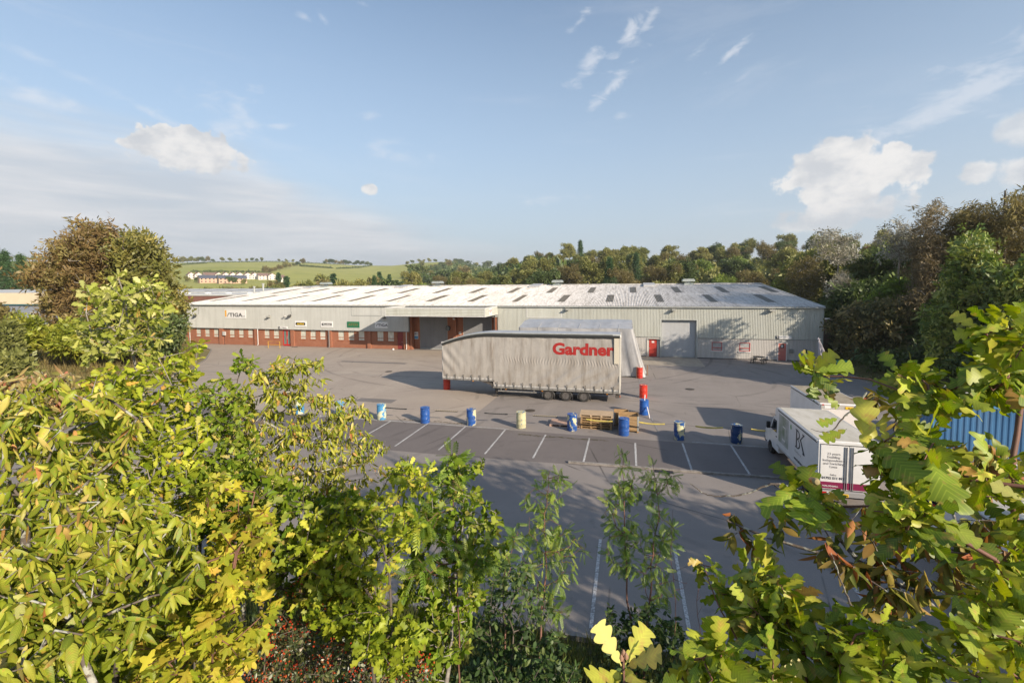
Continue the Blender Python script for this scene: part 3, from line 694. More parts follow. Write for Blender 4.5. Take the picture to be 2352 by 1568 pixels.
# ridge ventilators and roof hatches
VENT = mat('galvanised vent', (.42, .46, .44), .4, metal=.3, col2=(.33, .36, .34), ns=4)
for x in (-60.9, -35.9, -12.4, 10.1):
    b = WM(); b.prism([(x-.75, YR-.9), (x+.75, YR-.9), (x+.75, YR+.9), (x-.75, YR+.9)], 'z', ZR-.1, ZR+.22); b.lathe([(.45, ZR+.2), (.45, ZR+.55)], 16, (x, YR, 0))
    v = P(b, 'ventilator', VENT)
    b = WM(); b.prism([(x-.95, ZR+.5), (x-1.0, ZR+.72), (x-.75, ZR+.95), (x+.75, ZR+.95), (x+1.0, ZR+.72), (x+.95, ZR+.5)], 'y', YR-.8, YR+.8); P(b, 'ventilator_hood', VENT, v)
HAT = mat('hatch', (.40, .40, .39), .6, col2=(.5, .5, .5), ns=2)
for x in (-62.9, -42.5, -16.1, 3.6):
    b = WM(); b.prism([(80.6, rz(80.6)+.0), (80.6, rz(80.6)+.28), (84.8, ZR+.34), (84.8, ZR)], 'x', x-.95, x+.95); P(b, 'roof_hatch', HAT)
for x in (-50.5, -29.0, -3.3, 15.5):
    b = WM(); b.prism([(YR+.3, ZR-.2), (YR+.3, ZR+.24), (YR+2.4, ZR+.2), (YR+2.4, ZR-.4)], 'x', x-1.1, x+1.1); P(b, 'roof_hatch', WHITE)
# side and back walls
b = WM(); b.prism([(YF+.05, 0), (YB, 0), (YB, ZE), (YR, ZR-.05), (YF+.05, ZE)], 'x', XR-.16, XR-.02); P(b, 'wall', CL2)
b = WM(); b.prism([(YF+.35, 0), (YB, 0), (YB, ZE), (YR, ZR-.05), (YF+.35, ZE)], 'x', XL+.02, XL+.16); P(b, 'wall', CL1)
b = WM(); b.box(XL+.2, XR-.2, YB-.2, YB, 0, ZE); P(b, 'wall', CL2)
# office half: cladding above, brick below
b = WM(); 
for r in holes(XL, -29.5, 2.56, ZE-.06, []): clad(b, *r, YF, .168, .045)
clad(b, -29.5, -16.6, 4.7, ZE-.06, YF, .168, .045); P(b, 'wall_cladding', CL1, fix=False)
b = WM(); b.prism([(YF-.05, 2.50), (YF+.30, 2.50), (YF+.30, 2.56), (YF-.05, 2.56)], 'x', XL, -29.5); b.box(-29.55, -29.47, YF-.04, YF+.3, 2.56, 4.7); b.box(XL-.04, XL+.04, YF-.04, YF+.36, 2.5, ZE-.1); P(b, 'cladding_flashing', TRIMD)
WX = [(-66.72, -65.79), (-65.0, -64.06), (-63.3, -62.34), (-60.24, -59.28), (-58.52, -57.56), (-56.81, -55.87), (-53.79, -52.82), (-52.12, -51.12), (-47.36, -46.37), (-45.68, -44.69), (-44.01, -43.03), (-40.97, -39.96), (-39.3, -38.28), (-37.64, -36.62), (-34.63, -33.58), (-32.96, -31.94)]
WZ = (1.06, 2.50); YW = YF+.27
hs = [(a, c, *WZ) for a, c in WX]+[(-50.45, -49.0, 0, 2.5), (-31.42, -30.55, 0, 2.5)]
b = WM()
for x0, x1, z0, z1 in holes(XL+.16, -29.55, 0, 2.54, hs): b.box(x0, x1, YW, YW+.22, z0, z1)
P(b, 'brick_wall', BRICK)
for x0, x1 in ((-68.64, -68.0), (-62.0, -61.25), (-55.4, -54.9), (-48.9, -48.3), (-42.5, -41.9), (-36.05, -35.5), (-30.3, -29.6)):
    b = WM(); b.bbox(x0, x1, YF+.02, YW-.003, 0, 2.49, .01); P(b, 'brick_pier', BRICK)
# windows
def glassmat():
    m = bpy.data.materials.new('office glass'); m.use_nodes = True; g = NT(m.node_tree); p = g.n['Principled BSDF']
    Pp = g.add('ShaderNodeNewGeometry').outputs['Position']
    c = g.mix(g.rng(g.noise(g.mapping(Pp, (14, 1, 1.0)), 1.0, 2), .42, .58), (.66, .66, .58), (.50, .50, .44)); g.put(p.inputs['Base Color'], c)
    p.inputs['Roughness'].default_value = .12; p.inputs['Specular IOR Level'].default_value = .6; return m
GL = glassmat(); GLD = mat('dark glass', (.03, .035, .04), .08, spec=.8)
FRB = mat('window frame brown', (.34, .12, .06), .5)
for x0, x1 in WX:
    b = WM(); z0, z1 = WZ; t = .06; y0, y1 = YW+.05, YW+.11; zm = z0+.42
    b.box(x0, x0+t, y0, y1, z0, z1); b.box(x1-t, x1, y0, y1, z0, z1); b.box(x0+t, x1-t, y0, y1, z1-t, z1); b.box(x0+t, x1-t, y0, y1, z0, z0+t); b.box(x0+t, x1-t, y0-.01, y1-.01, zm-.05, zm+.04)
    f = P(b, 'window', FRB)
    b = WM(); b.box(x0+t, x1-t, y0+.025, y0+.035, z0+t, zm-.05); b.box(x0+t, x1-t, y0+.025, y0+.035, zm+.04, z1-t); P(b, 'pane', GL, f)
    b = WM(); b.box(x0-.06, x1+.06, YW-.05, YW+.1, z0-.05, z0-.004); P(b, 'sill', FRB, f)
# entrance door
b = WM(); x0, x1 = -50.42, -49.03; y0 = YW+.02
for a, c in ((x0, x0+.12), (x1-.12, x1), (-49.80, -49.62)): b.box(a, c, y0, y0+.08, .04, 2.48)
b.box(x0+.12, -49.8, y0, y0+.08, .04, .26); b.box(-49.62, x1-.12, y0, y0+.08, .04, .26); b.box(x0+.12, -49.8, y0, y0+.08, 2.3, 2.48); b.box(-49.62, x1-.12, y0, y0+.08, 2.3, 2.48)
d = P(b, 'entrance_door', mat('signal red', (.55, .02, .02), .35)); 
b = WM(); b.box(x0+.12, -49.8, y0+.03, y0+.04, .26, 2.3); b.box(-49.62, x1-.12, y0+.03, y0+.04, .26, 2.3); P(b, 'pane', mat('door glass', (.16, .2, .18), .15), d)
b = WM(); b.tube([(-49.85, y0-.05, 1.0), (-49.85, y0-.05, 1.5)], .02, 6); b.tube([(-49.57, y0-.05, 1.0), (-49.57, y0-.05, 1.5)], .02, 6); P(b, 'handle', TRIM, d)
b = WM(); b.box(-31.40, -30.57, YW+.03, YW+.09, .05, 2.12); b.box(-31.40, -30.57, YW+.02, YW+.08, 2.14, 2.49)
d = P(b, 'brown_door', mat('oxide door', (.23, .035, .03), .6, col2=(.17, .03, .028), ns=3)); b = WM(); b.box(-30.75, -30.66, YW-.01, YW+.03, 1.0, 1.06); P(b, 'handle', TRIM, d)
# downpipes
for x, m in ((-67.55, WHITE), (-54.62, WHITE), (-42.2, TRIMD), (-29.85, WHITE)):
    b = WM(); b.tube([(x, YF-.09, 2.5), (x, YF-.09, .18), (x-.02, YF-.2, .05)], .055, 8); P(b, 'downpipe', m)
# loading bay: recess with two roller shutters between brick piers
YS = 59.9
SHUT = steel_mat('roller shutter steel', (.22, .225, .235), (.25, .255, .265), (.16, .16, .165), .4)
SHUT2 = steel_mat('roller shutter grey', (.42, .43, .44), (.45, .46, .47), (.33, .33, .33), .4)
def shutter(x0, x1, z1, y, m, name='roller_shutter', pitch=.115, z0=.03):
    n = int((z1-z0)/pitch); v = []; zz = []
    for i in range(n):
        for t, d in ((0, 0), (.2, .018), (.6, .022), (.9, .006)): zz.append((z0+(i+t)*(z1-z0)/n, d))
    zz.append((z1, 0)); k = len(zz)
    for x in (x0, x1): v += [(x, y-d, z) for z, d in zz]
    bb = WM(); bb.add(v, [(i, i+1, k+i+1, k+i) for i in range(k-1)]); o = P(bb, name, m, fix=False, smooth=False)
    for xg in (x0, x1): bb = WM(); bb.box(xg-.05, xg+.05, y-.07, y-.025, z0, z1+.1); P(bb, 'guide_rail', TRIM, o)
    bb = WM(); bb.box(x0+.05, x1-.05, y-.06, y-.024, z0-.01, z0+.1); P(bb, 'bottom_rail', TRIM, o); return o
shutter(-28.4, -24.2, 4.65, YS, SHUT); shutter(-21.9, -17.8, 4.65, YS, SHUT)
for xa, xb in ((-29.45, -28.4), (-24.2, -21.9), (-17.8, -16.7)): b = WM(); b.box(xa, xb, YS-.1, YS+.3, 0, 4.7); P(b, 'brick_wall', BRICK)
b = WM(); b.box(-29.5, -29.2, YF+.28, YS-.1, 0, 4.7); P(b, 'brick_pier', BRICK)
b = WM(); b.box(-17.2, -16.65, YF+.05, YS-.1, 0, 4.9); P(b, 'brick_pier', BRICK)
b = WM(); b.bbox(-23.3, -22.8, YS-.4, YS-.1, 0, 4.6, .01); P(b, 'brick_pier', BRICK)
b = WM(); b.tube([(-17.05, YF-.05, 0), (-17.05, YF-.05, 4.9)], .06, 8); P(b, 'downpipe', DARK)
b = WM(); b.box(-29.45, -16.7, YF+.4, YS+.3, 4.7, 4.8); P(b, 'soffit', TRIMD)
# canopy with horizontal sheeting
CX0, CX1, CY = -29.8, -16.65, 53.0; CZ0, CZ1 = 5.08, 6.18
def hclad(b, pts, z0, z1, pitch=.2, depth=.06):
    """horizontal ribs along a polyline (outward normal to the right of travel)"""
    prof = []; n = int(round((z1-z0)/pitch))
    for i in range(n):
        for t, d in ((0, 0), (.2, 0), (.32, 1), (.87, 1)): prof.append((z0+(i+t)*(z1-z0)/n, d))
    prof.append((z1, 0)); k = len(prof); v = []
    for (x, y), (nx, ny) in pts: v += [(x+nx*d*depth, y+ny*d*depth, z) for z, d in prof]
    b.add(v, [(i, i+1, k+i+1, k+i) for i in range(k-1)])
CANO = steel_mat('canopy sheeting', (.55, .56, .50), (.60, .61, .55), (.40, .39, .31))
b = WM(); hclad(b, [((CX0, CY), (0, -1)), ((CX1, CY), (0, -1))], CZ0+.08, CZ1-.1); hclad(b, [((CX1, CY), (1, 0)), ((CX1, YF), (1, 0))], CZ0+.08, CZ1-.1); hclad(b, [((CX0, YF), (-1, 0)), ((CX0, CY), (-1, 0))], CZ0+.08, CZ1-.1)
cn = P(b, 'canopy', CANO, fix=False)
b = WM(); b.box(CX0-.07, CX1+.07, CY-.08, CY+.02, CZ0, CZ0+.08); b.box(CX1-.02, CX1+.05, CY+.02, YF-.05, CZ0, CZ0+.08); b.box(CX0-.07, CX1+.07, CY-.08, CY+.02, CZ1-.1, CZ1); b.box(CX1-.02, CX1+.06, CY+.02, YF-.05, CZ1-.1, CZ1)
b.box(CX0-.05, CX0+.02, CY+.02, YF-.05, CZ1-.1, CZ1); b.box(CX1-.0, CX1+.05, CY-.055, CY-.02, CZ0+.08, CZ1-.1); b.box(CX0-.05, CX0, CY-.055, CY-.02, CZ0+.08, CZ1-.1); P(b, 'canopy_trim', WHITE, cn)
b = WM(); b.box(CX0+.03, CX1-.03, CY+.03, YF-.35, CZ1-.28, CZ1-.2); P(b, 'canopy_roof', mat('canopy deck', (.4, .39, .36), .8, col2=(.25, .23, .2), ns=1.5), cn)
b = WM()
for x in np.linspace(CX0+.4, CX1-.4, 5): b.box(float(x)-.06, float(x)+.06, CY+.06, YF-.2, CZ0+.1, CZ0+.45)
P(b, 'canopy_beam', TRIMD, cn)
# factory half
hs = [(4.0, 8.1, 0, 4.62), (2.42, 3.97, 0, 2.25)]; hl = hs+[(9.8, 10.92, .98, 2.0), (12.82, 13.96, .98, 2.0), (16.88, 17.78, 0, 2.06)]
b = WM()
for r in holes(-16.6, XR-.02, 2.48, ZE-.06, [(4.0, 8.1, 2.48, 4.62)]): clad(b, *r, YF, .172, .055)
P(b, 'wall_cladding', CL2, fix=False)
b = WM()
for r in holes(-16.6, XR-.02, .1, 2.46, [(a, c, max(d_, .1), e) for a, c, d_, e in hl]): clad(b, *r, YF+.07, .172, .03)
P(b, 'lower_cladding', CL3, fix=False)
b = WM(); b.box(-16.6, 4.0, YF-.055, YF+.07, 2.44, 2.50); b.box(8.1, XR, YF-.055, YF+.07, 2.44, 2.50); b.box(XR-.06, XR+.03, YF-.05, YF+.06, 0, ZE-.14); P(b, 'cladding_flashing', TRIM)
b = WM(); 
for a, c in ((-16.6, 2.35), (8.2, 16.85), (17.8, XR)): b.box(a, c, YF+.06, YF+.2, 0, .12)
P(b, 'wall_base', mat('dark base', (.09, .085, .08), .9))
shutter(4.06, 8.04, 4.55, YF+.42, SHUT2)
b = WM(); b.box(3.92, 4.06, YF-.05, YF+.5, 0, 4.7); b.box(8.04, 8.18, YF-.05, YF+.5, 0, 4.7); b.box(4.06, 8.04, YF-.05, YF+.5, 4.56, 4.7); P(b, 'shutter_surround', TRIM)
DOORR = mat('door red', (.46, .045, .03), .5, col2=(.40, .04, .028), ns=2)
b = WM(); b.box(2.42, 2.62, YF+.2, YF+.28, .05, 2.22); b.box(3.58, 3.9, YF+.2, YF+.28, .05, 2.22); b.box(2.35, 2.42, YF-.03, YF+.3, 0, 2.3); b.box(2.42, 3.92, YF-.03, YF+.3, 2.22, 2.32); fr = P(b, 'door_frame', CL3)
b = WM(); b.bbox(2.64, 3.56, YF+.21, YF+.26, .05, 2.2, .006); d = P(b, 'door', DOORR); b = WM(); b.box(2.7, 2.74, YF+.16, YF+.21, .98, 1.14); P(b, 'handle', TRIM, d)
b = WM(); b.box(2.95, 3.25, YF+.2, YF+.207, 1.72, 1.95); P(b, 'notice', WHITE, d)
REDW = mat('window frame red', (.50, .06, .045), .5)
for x0, x1 in ((9.8, 10.92), (12.82, 13.96)):
    z0, z1 = .98, 2.0; y = YF+.02; t = .06; zm = 1.3; b = WM()
    b.box(x0, x0+t, y, y+.08, z0, z1); b.box(x1-t, x1, y, y+.08, z0, z1); b.box(x0+t, x1-t, y, y+.08, z1-t, z1); b.box(x0+t, x1-t, y, y+.08, z0, z0+t); b.box(x0+t, x1-t, y-.01, y+.07, zm, zm+.08); f = P(b, 'window', REDW)
    b = WM(); b.box(x0+t, x1-t, y+.04, y+.05, z0+t, zm); b.box(x0+t, x1-t, y+.04, y+.05, zm+.08, z1-t); P(b, 'pane', mat('frosted pane', (.42, .43, .42), .2, col2=(.3, .31, .31), ns=2), f)
    b = WM(); b.box(x0-.12, x1+.12, y-.05, y+.05, z0-.12, z0-.01); P(b, 'sill', WHITE, f)
b = WM(); b.box(16.84, 16.92, YF, YF+.12, 0, 2.12); b.box(17.74, 17.82, YF, YF+.12, 0, 2.12); b.box(16.92, 17.74, YF, YF+.12, 2.04, 2.12); P(b, 'door_frame', WHITE)
b = WM(); b.bbox(16.93, 17.73, YF+.04, YF+.09, .05, 2.03, .006); d = P(b, 'door', mat('door pink', (.50, .16, .13), .5))
b = WM(); b.box(17.14, 17.5, YF+.03, YF+.042, 1.48, 1.92); P(b, 'pane', GLD, d); b = WM(); b.box(17.2, 17.4, YF+.02, YF+.032, 1.55, 1.82); P(b, 'notice', WHITE, d)
b = WM(); b.box(17.1, 17.5, YF+.03, YF+.042, 1.15, 1.25); P(b, 'letter_plate', mat('letter plate', (.55, .25, .2), .4), d); b = WM(); b.box(16.98, 17.08, YF, YF+.04, 1.0, 1.04); P(b, 'handle', TRIM, d)
b = WM(); b.bbox(17.18, 17.55, YF-.14, YF+.0, 2.2, 2.3, .02); P(b, 'door_lamp', WHITE)
for x, z in ((-38.45, 0), ): 
    b = WM(); b.box(-38.47, -38.42, YF-.055, YF-.032, 4.67, 6.1); b.box(-33.72, -33.67, YF-.055, YF-.032, 4.67, 6.1); b.box(-38.42, -33.72, YF-.055, YF-.032, 4.67, 4.72); P(b, 'vent_panel', TRIMD)
    b = WM(); clad(b, -38.1, -34.0, 4.85, 6.05, YF-.034, .09, .015); P(b, 'louvre', CL1, fix=False)
b = WM(); b.box(-12.7, -12.62, YF-.07, YF-.042, 4.7, 6.08); b.box(-8.2, -8.12, YF-.07, YF-.042, 4.7, 6.08); b.box(-12.62, -8.2, YF-.07, YF-.042, 4.7, 4.77); b.box(-12.62, -8.2, YF-.07, YF-.042, 6.0, 6.08); P(b, 'vent_panel', WHITE)
b = WM(); clad(b, -12.6, -8.22, 4.78, 5.99, YF-.044, .16, .02); P(b, 'louvre', CL2, fix=False)
for x0, x1, z0, z1, m in ((-61.1, -60.62, 1.42, 2.02, mat('meter box', (.5, .5, .49), .5)), (18.02, 18.45, .95, 1.38, mat('steel cabinet', (.22, .22, .2), .5)), (19.56, 19.8, 1.0, 1.38, DARK)):
    yy = YW if x0 < 0 else YF+.03
    b = WM(); b.bbox(x0, x1, yy-.22 if x0 > 0 else YF-.2, yy if x0 > 0 else YF+.02, z0, z1, .015); P(b, 'meter_box', m)
b = WM(); b.tube([(-60.86, YF-.08, 1.42), (-60.86, YF-.08, .0)], .025, 6); P(b, 'cable_duct', DARK)
b = WM()
for pts in ([(-65.7, YF-.045, 6.0), (-65.7, YF-.045, 4.7)], [(-48.62, YF-.045, 6.0), (-48.6, YF-.045, 5.4), (-48.5, YF-.045, 4.8)]): b.tube(pts, .015, 5)
P(b, 'lamp_cable', DARK)

# ---------------------------------------------------------------- signs on the warehouse
SW = mat('sign white', (.75, .75, .74), .35); SB = mat('sign black', (.01, .01, .012), .4); SY = mat('sign yellow', (.75, .38, .01), .4); SG = mat('sign green', (.02, .16, .08), .4)
LET = mat('letter black', (.012, .012, .014), .5)
def sign(x0, x1, z0, z1, label, m=SW, y=YF-.075, name='sign'):
    t = thing(name, label, 'sign', ((x0+x1)/2, y, z0)); b = WM(); b.bbox(x0, x1, y-.03, y+.03, z0, z1, .006); b.build('panel', m, t)
    return t, x0-(x0+x1)/2, x1-(x0+x1)/2, z1-z0
def slogo(t, x, z, s):
    """the maker's mark: a slanting stroke for the S, then TIGA in fat rounded capitals, the last without its bar"""
    b = MB(); b.prism([(x, z), (x+.16*s, z), (x+.30*s, z+.42*s), (x+.55*s, z+.62*s), (x+.66*s, z+.98*s), (x+.50*s, z+.98*s), (x+.42*s, z+.74*s), (x+.17*s, z+.55*s)], 'y', -.036, -.031)
    b.build('logo_mark', LET, t)
    text('TIGA', s*1.32, LET, t, 'lettering', (x+.72*s, -.034, z+.02*s), FRONT, bold=.03, sx=1.28, space=1.06)
t, a, c, h = sign(-60.65, -56.67, 4.11, 5.40, 'large white board with yellow bar and black lettering at the left end of the cladding')
b = MB(); b.box(a+.12, a+.40, -.036, -.031, .22, 1.24); b.build('yellow_bar', SY, t); slogo(t, a+.50, .24, .60); text('Ltd', .34, LET, t, 'lettering', (a+3.34, -.034, .24), FRONT)
t, a, c, h = sign(-47.98, -45.97, 2.99, 3.83, 'white sign with yellow lettering on a black oval, next left of the black word sign')
b = MB(); b.prism([(a+.26, .22), (c-.26, .22), (c-.16, .42), (c-.26, .62), (a+.26, .62), (a+.16, .42)], 'y', -.036, -.031); b.build('black_oval', SB, t)
text('ALPINA', .36, mat('letter yellow', (.8, .55, .02), .4), t, 'lettering', (0, -.038, .29), FRONT, sx=1.0, bold=.03, align='CENTER', shear=.2)
t, a, c, h = sign(-43.52, -41.51, 2.97, 3.84, 'white sign with pale lettering on a black bar between the yellow and the green sign')
b = MB(); b.box(a+.18, c-.18, -.036, -.031, .24, .60); b.build('black_bar', SB, t)
text('Mountfield', .33, SW, t, 'lettering', (0, -.038, .31), FRONT, sx=.92, bold=.02, align='CENTER')
t, a, c, h = sign(-39.16, -37.16, 3.0, 3.84, 'plain green sign with faint lettering on the grey cladding', SG)
text('ATCO', .5, mat('letter faint rust', (.22, .14, .04), .4), t, 'lettering', (0, -.034, .26), FRONT, sx=1.1, bold=.02, align='CENTER')
t, a, c, h = sign(-34.70, -32.71, 2.99, 3.84, 'white sign with black lettering half in shade beside the loading canopy'); slogo(t, a+.22, .24, .38)
t, a, c, h = sign(-50.86, -49.3, 2.62, 2.97, 'small white strip sign with a black number square over the red entrance')
b = MB(); b.box(a+.01, a+.30, -.036, -.031, .01, .34); b.build('number_plate', SB, t); text('8', .28, SW, t, 'number', (a+.155, -.038, .07), FRONT, align='CENTER', bold=.02); slogo(t, a+.42, .08, .19); text('Ltd', .12, LET, t, 'lettering', (a+1.3, -.034, .08), FRONT)
t, a, c, h = sign(16.62, 18.21, 2.54, 2.90, 'small white strip sign with a black number square over the pink door', y=YF-.1)
b = MB(); b.box(a+.01, a+.31, -.036, -.031, .01, .35); b.build('number_plate', SB, t); text('9', .3, SW, t, 'number', (a+.16, -.038, .07), FRONT, align='CENTER', bold=.02)
text('BROWN SERVICE LIMITED', .085, LET, t, 'lettering', (a+.40, -.034, .15), FRONT, sx=.85)
t = thing('sign', 'faded white notice with red lettering on the side of the canopy', 'sign', (-16.60, 55.3, 5.2)); b = MB(); b.bbox(0, .03, -.55, .45, .0, .8, .004); b.build('panel', SW, t)
text('LOADING\nBAY', .24, mat('letter red', (.5, .05, .04), .5), t, 'lettering', (.033, -.05, .48), (R(90), 0, R(90)), align='CENTER', bold=.01)
t = thing('sign', 'small notice with a blue lower half on the brick left of the roller shutters', 'sign', (-28.95, YS-.12, 1.4)); b = MB(); b.bbox(-.32, .32, -.02, .01, 0, 1.0, .004); b.build('panel', SW, t)
b = MB(); b.box(-.3, .3, -.024, -.021, .05, .45); b.build('blue_panel', mat('sign blue', (.1, .32, .55), .5), t)
b = MB(); b.lathe([(.1, -.024), (.1, -.021)], 12, (-.12, 0, .75), 'y'); b.box(0, .26, -.024, -.021, .66, .72); b.box(0, .26, -.024, -.021, .78, .84); b.build('symbol', mat('sign navy', (.05, .07, .2), .5), t)
t = thing('sign', 'tiny white notice on the brick between the two roller shutters', 'sign', (-22.35, YS-.12, 2.2)); b = MB(); b.bbox(-.16, .16, -.02, .01, 0, .34, .004); b.build('panel', SW, t); b = MB(); b.lathe([(.08, -.024), (.08, -.021)], 10, (0, 0, .18), 'y'); b.build('symbol', DARK, t)

# ---------------------------------------------------------------- lamps, cameras on the walls
LB = mat('lamp body', (.42, .42, .38), .5, col2=(.3, .29, .25), ns=9); LBD = mat('lamp body dark', (.07, .07, .065), .5)
def flood(x, z, label, dark=False, y=YF-.04, w=.5):
    t = thing('floodlight', label, 'floodlight', (x, y, z), 0, 'floodlights on the warehouse front'); m = LBD if dark else LB
    b = MB(); b.tube([(0, 0, 0), (0, -.25, .02)], .03, 6); b.tube([(-w/2, -.28, -.04), (-w/2, -.28, .08), (w/2, -.28, .08), (w/2, -.28, -.04)], .018, 5); b.build('bracket', m, t)
    b = MB(); b.prism([(-.16, -.02), (-.62, -.16), (-.62, -.24), (-.2, -.26)], 'x', -w/2, w/2); b.build('housing', m, t)
    b = MB(); b.prism([(-.24, -.262), (-.6, -.246), (-.6, -.252), (-.24, -.27)], 'x', -w/2+.04, w/2-.04); b.build('lens', mat('lens', (.3, .32, .33), .15), t)
flood(-66.1, 4.62, 'dark floodlight at the far left end of the cladding, left of the big board', True, w=.4); flood(-48.62, 4.72, 'dark floodlight above the entrance with a cable running up from it', True, w=.42)
flood(-52.27, 4.6, 'small square lamp on the cladding left of the entrance', w=.42); flood(-33.1, 4.62, 'dark floodlight just left of the canopy', True, w=.4)
flood(-7.3, 5.95, 'pale floodlight under the gutter right of the white framed panel'); flood(5.45, 5.95, 'pale floodlight above the tall grey roller door'); flood(16.1, 5.97, 'wide pale floodlight under the gutter at the right end', w=.62)
def cctv(x, y, z, label, rz=0.):
    t = thing('security_camera', label, 'camera', (x, y, z), rz); b = MB(); b.tube([(0, 0, 0), (0, -.2, .02)], .025, 6); b.build('bracket', WHITE, t)
    b = MB(); b.bbox(-.07, .07, -.6, -.12, .0, .14, .02); b.build('body', WHITE, t); b = MB(); b.lathe([(.05, -.62), (.05, -.6)], 12, (0, 0, .07), 'y'); b.build('lens', DARK, t)
cctv(XR, YF-.02, 4.85, 'white security camera on the right corner of the warehouse', R(55)); cctv(-49.5, YF-.03, 4.45, 'white alarm camera beside the floodlight over the entrance', R(10))
t = thing('wall_fan', 'round dark fan fixed high on the brick between the roller shutters', 'fan', (-24.1, YS-.15, 3.0)); b = MB(); b.lathe([(.33, -.1), (.36, -.02), (.36, .0), (.3, .04)], 20, (0, 0, 0), 'y'); b.build('housing', DARK, t)
b = MB()
for k in range(5):
    a = k*2*math.pi/5; b.prism([(0, 0), (.28*math.cos(a), .28*math.sin(a)), (.28*math.cos(a+.7), .28*math.sin(a+.7))], 'y', -.13, -.12)
b.build('blade', TRIMD, t)
b = MB(); b.bbox(-.15, .15, -.3, -.05, -.1, .1, .02); o = b.build('bulkhead_lamp', WHITE); o.location = (-23.05, YS-.4, 4.35); tag(o, 'small white bulkhead lamp high on the brick pier under the canopy', 'lamp')
# ---------------------------------------------------------------- curtain sided trailer
TX0, TX1, TY0, TY1 = -14.5, -.5, 34.7, 37.25
def tarpmat(name, a, b_, dirt):
    m = bpy.data.materials.new(name); m.use_nodes = True; g = NT(m.node_tree); p = g.n['Principled BSDF']
    Pp = g.add('ShaderNodeTexCoord').outputs['Object']
    c = g.mix(g.rng(g.noise(Pp, .5, 5, .6), .35, .65), a, b_)
    c = g.mix(g.rng(g.noise(g.mapping(Pp, (1.6, 1, .35)), 1.2, 6, .65), .46, .72, 0, .8), c, dirt)
    c = g.mix(g.rng(g.noise(Pp, 9, 4, .6), .6, .7, 0, .3), c, dirt)
    g.put(p.inputs['Base Color'], c); p.inputs['Roughness'].default_value = .36; p.inputs['Specular IOR Level'].default_value = .6
    b = g.add('ShaderNodeBump'); b.inputs['Strength'].default_value = .5; b.inputs['Distance'].default_value = .02; g.put(b.inputs['Height'], g.noise(g.mapping(Pp, (3, 1, 1)), 2.2, 5)); g.put(p.inputs['Normal'], b.outputs[0]); return m
CUR = tarpmat('grey curtain', (.36, .335, .305), (.42, .395, .36), (.20, .165, .13))
SLV = tarpmat('grey tarpaulin', (.36, .36, .365), (.43, .43, .435), (.28, .27, .26))
tr = thing('trailer', 'long grey curtain sided step deck trailer with big red lettering, standing alone in the yard', 'trailer', (-7.5, TY0, 0))
def topz(x):
    t = np.clip((x-TX0)/4.2, 0, 1); return 4.25+.86*(1-(1-t)**1.9)+.03*np.clip((x+8)/8, 0, 1)
def botz(x): return np.where(np.asarray(x) < -10.25, 1.40, .93)
def curt(x, z):
    """outward bulge of the curtain (metres towards -Y)"""
    t0, b0 = topz(x), botz(x); u = np.clip((z-b0)/(t0-b0), 0, 1)
    d = .005*np.sin(x*2*math.pi/.66+.4*np.sin(z*2))*np.sin(math.pi*u)
    k = np.clip((x+9.8)/1.0, 0, 1)
    band = np.exp(-((z-(2.95-.012*x))/.22)**2)*k; d = d+band*.014*np.sin(x*29+1.5*np.sin(z*7+x))
    diag = np.sin((x*.8-z*1.15)*5.2+.9*np.sin(x*1.3)); low = np.clip((x+10)/8, 0, 1)*np.exp(-((z-1.7)/.75)**2)
    d = d+.050*(np.abs(diag)**.6*np.sign(diag))*low
    fr = np.exp(-((x-TX0)/1.3)**2); d = d+.035*np.sin((z*1.0+x*1.15)*5.5)*fr*np.sin(math.pi*np.clip(u, .05, 1))
    d = d+.016*np.sin(x*5.1+z*2.2)*np.exp(-((z-t0+.3)/.35)**2)*k
    return d+.05*np.sin(math.pi*u)
xs = np.linspace(TX0+.02, TX1-.06, 420); us = np.linspace(0, 1, 110); xs = np.sort(np.concatenate([xs, [-10.2501, -10.2499]]))
v = []
for u in us:
    for x in xs:
        b0, t0 = float(botz(x)), float(topz(x))-.1; z = b0+(t0-b0)*u; v.append((float(x), TY0-float(curt(x, z)), z))
b = WM(); k = len(xs); b.add(v, [(j*k+i, j*k+i+1, (j+1)*k+i+1, (j+1)*k+i) for j in range(len(us)-1) for i in range(k-1)]); cur = b.build('curtain', CUR, tr, smooth=False, fix=False)
cur.data.polygons.foreach_set('use_smooth', [True]*len(cur.data.polygons))
b = WM(); b.add([(x, TY1, z) for x in (TX0, TX1) for z in (1.0, 4.2)], [(0, 1, 3, 2)])
b = WM()
v = []; X2 = [float(q) for q in np.linspace(TX0+.02, TX1, 40)]
for x in X2: v += [(x, TY1, float(botz(x))), (x, TY1, float(topz(x))-.05)]
b.add(v, [(2*i, 2*i+1, 2*i+3, 2*i+2) for i in range(len(X2)-1)]); b.build('curtain', CUR, tr, fix=False)
# roof sheet, cambered
v = []; ny = 8
for x in X2:
    for j in range(ny+1): t = j/ny; v.append((x, TY0+.04+(TY1-TY0-.08)*t, float(topz(x))+.0+.07*math.sin(math.pi*t)-.012*abs(math.sin(x*2.6))))
b = WM(); b.add(v, [(i*(ny+1)+j, (i+1)*(ny+1)+j, (i+1)*(ny+1)+j+1, i*(ny+1)+j+1) for i in range(len(X2)-1) for j in range(ny)]); b.build('roof', mat('trailer roof', (.42, .43, .45), .5, col2=(.34, .35, .37), ns=1.5), tr, smooth=True, fix=False)
RAILD = mat('rubber rail', (.035, .037, .035), .6)
for y in (TY0-.04, TY1+.02):
    b = WM(); b.tube([(x, y-(.05 if y < TY0+.5 else -.05), float(topz(x))-.12) for x in X2], .11, 6); b.build('roof_rail', RAILD, tr)
b = WM(); b.tube([(x, TY0-.03, float(topz(x))+.02) for x in X2], .045, 6); b.build('roof_edge', TRIM, tr)
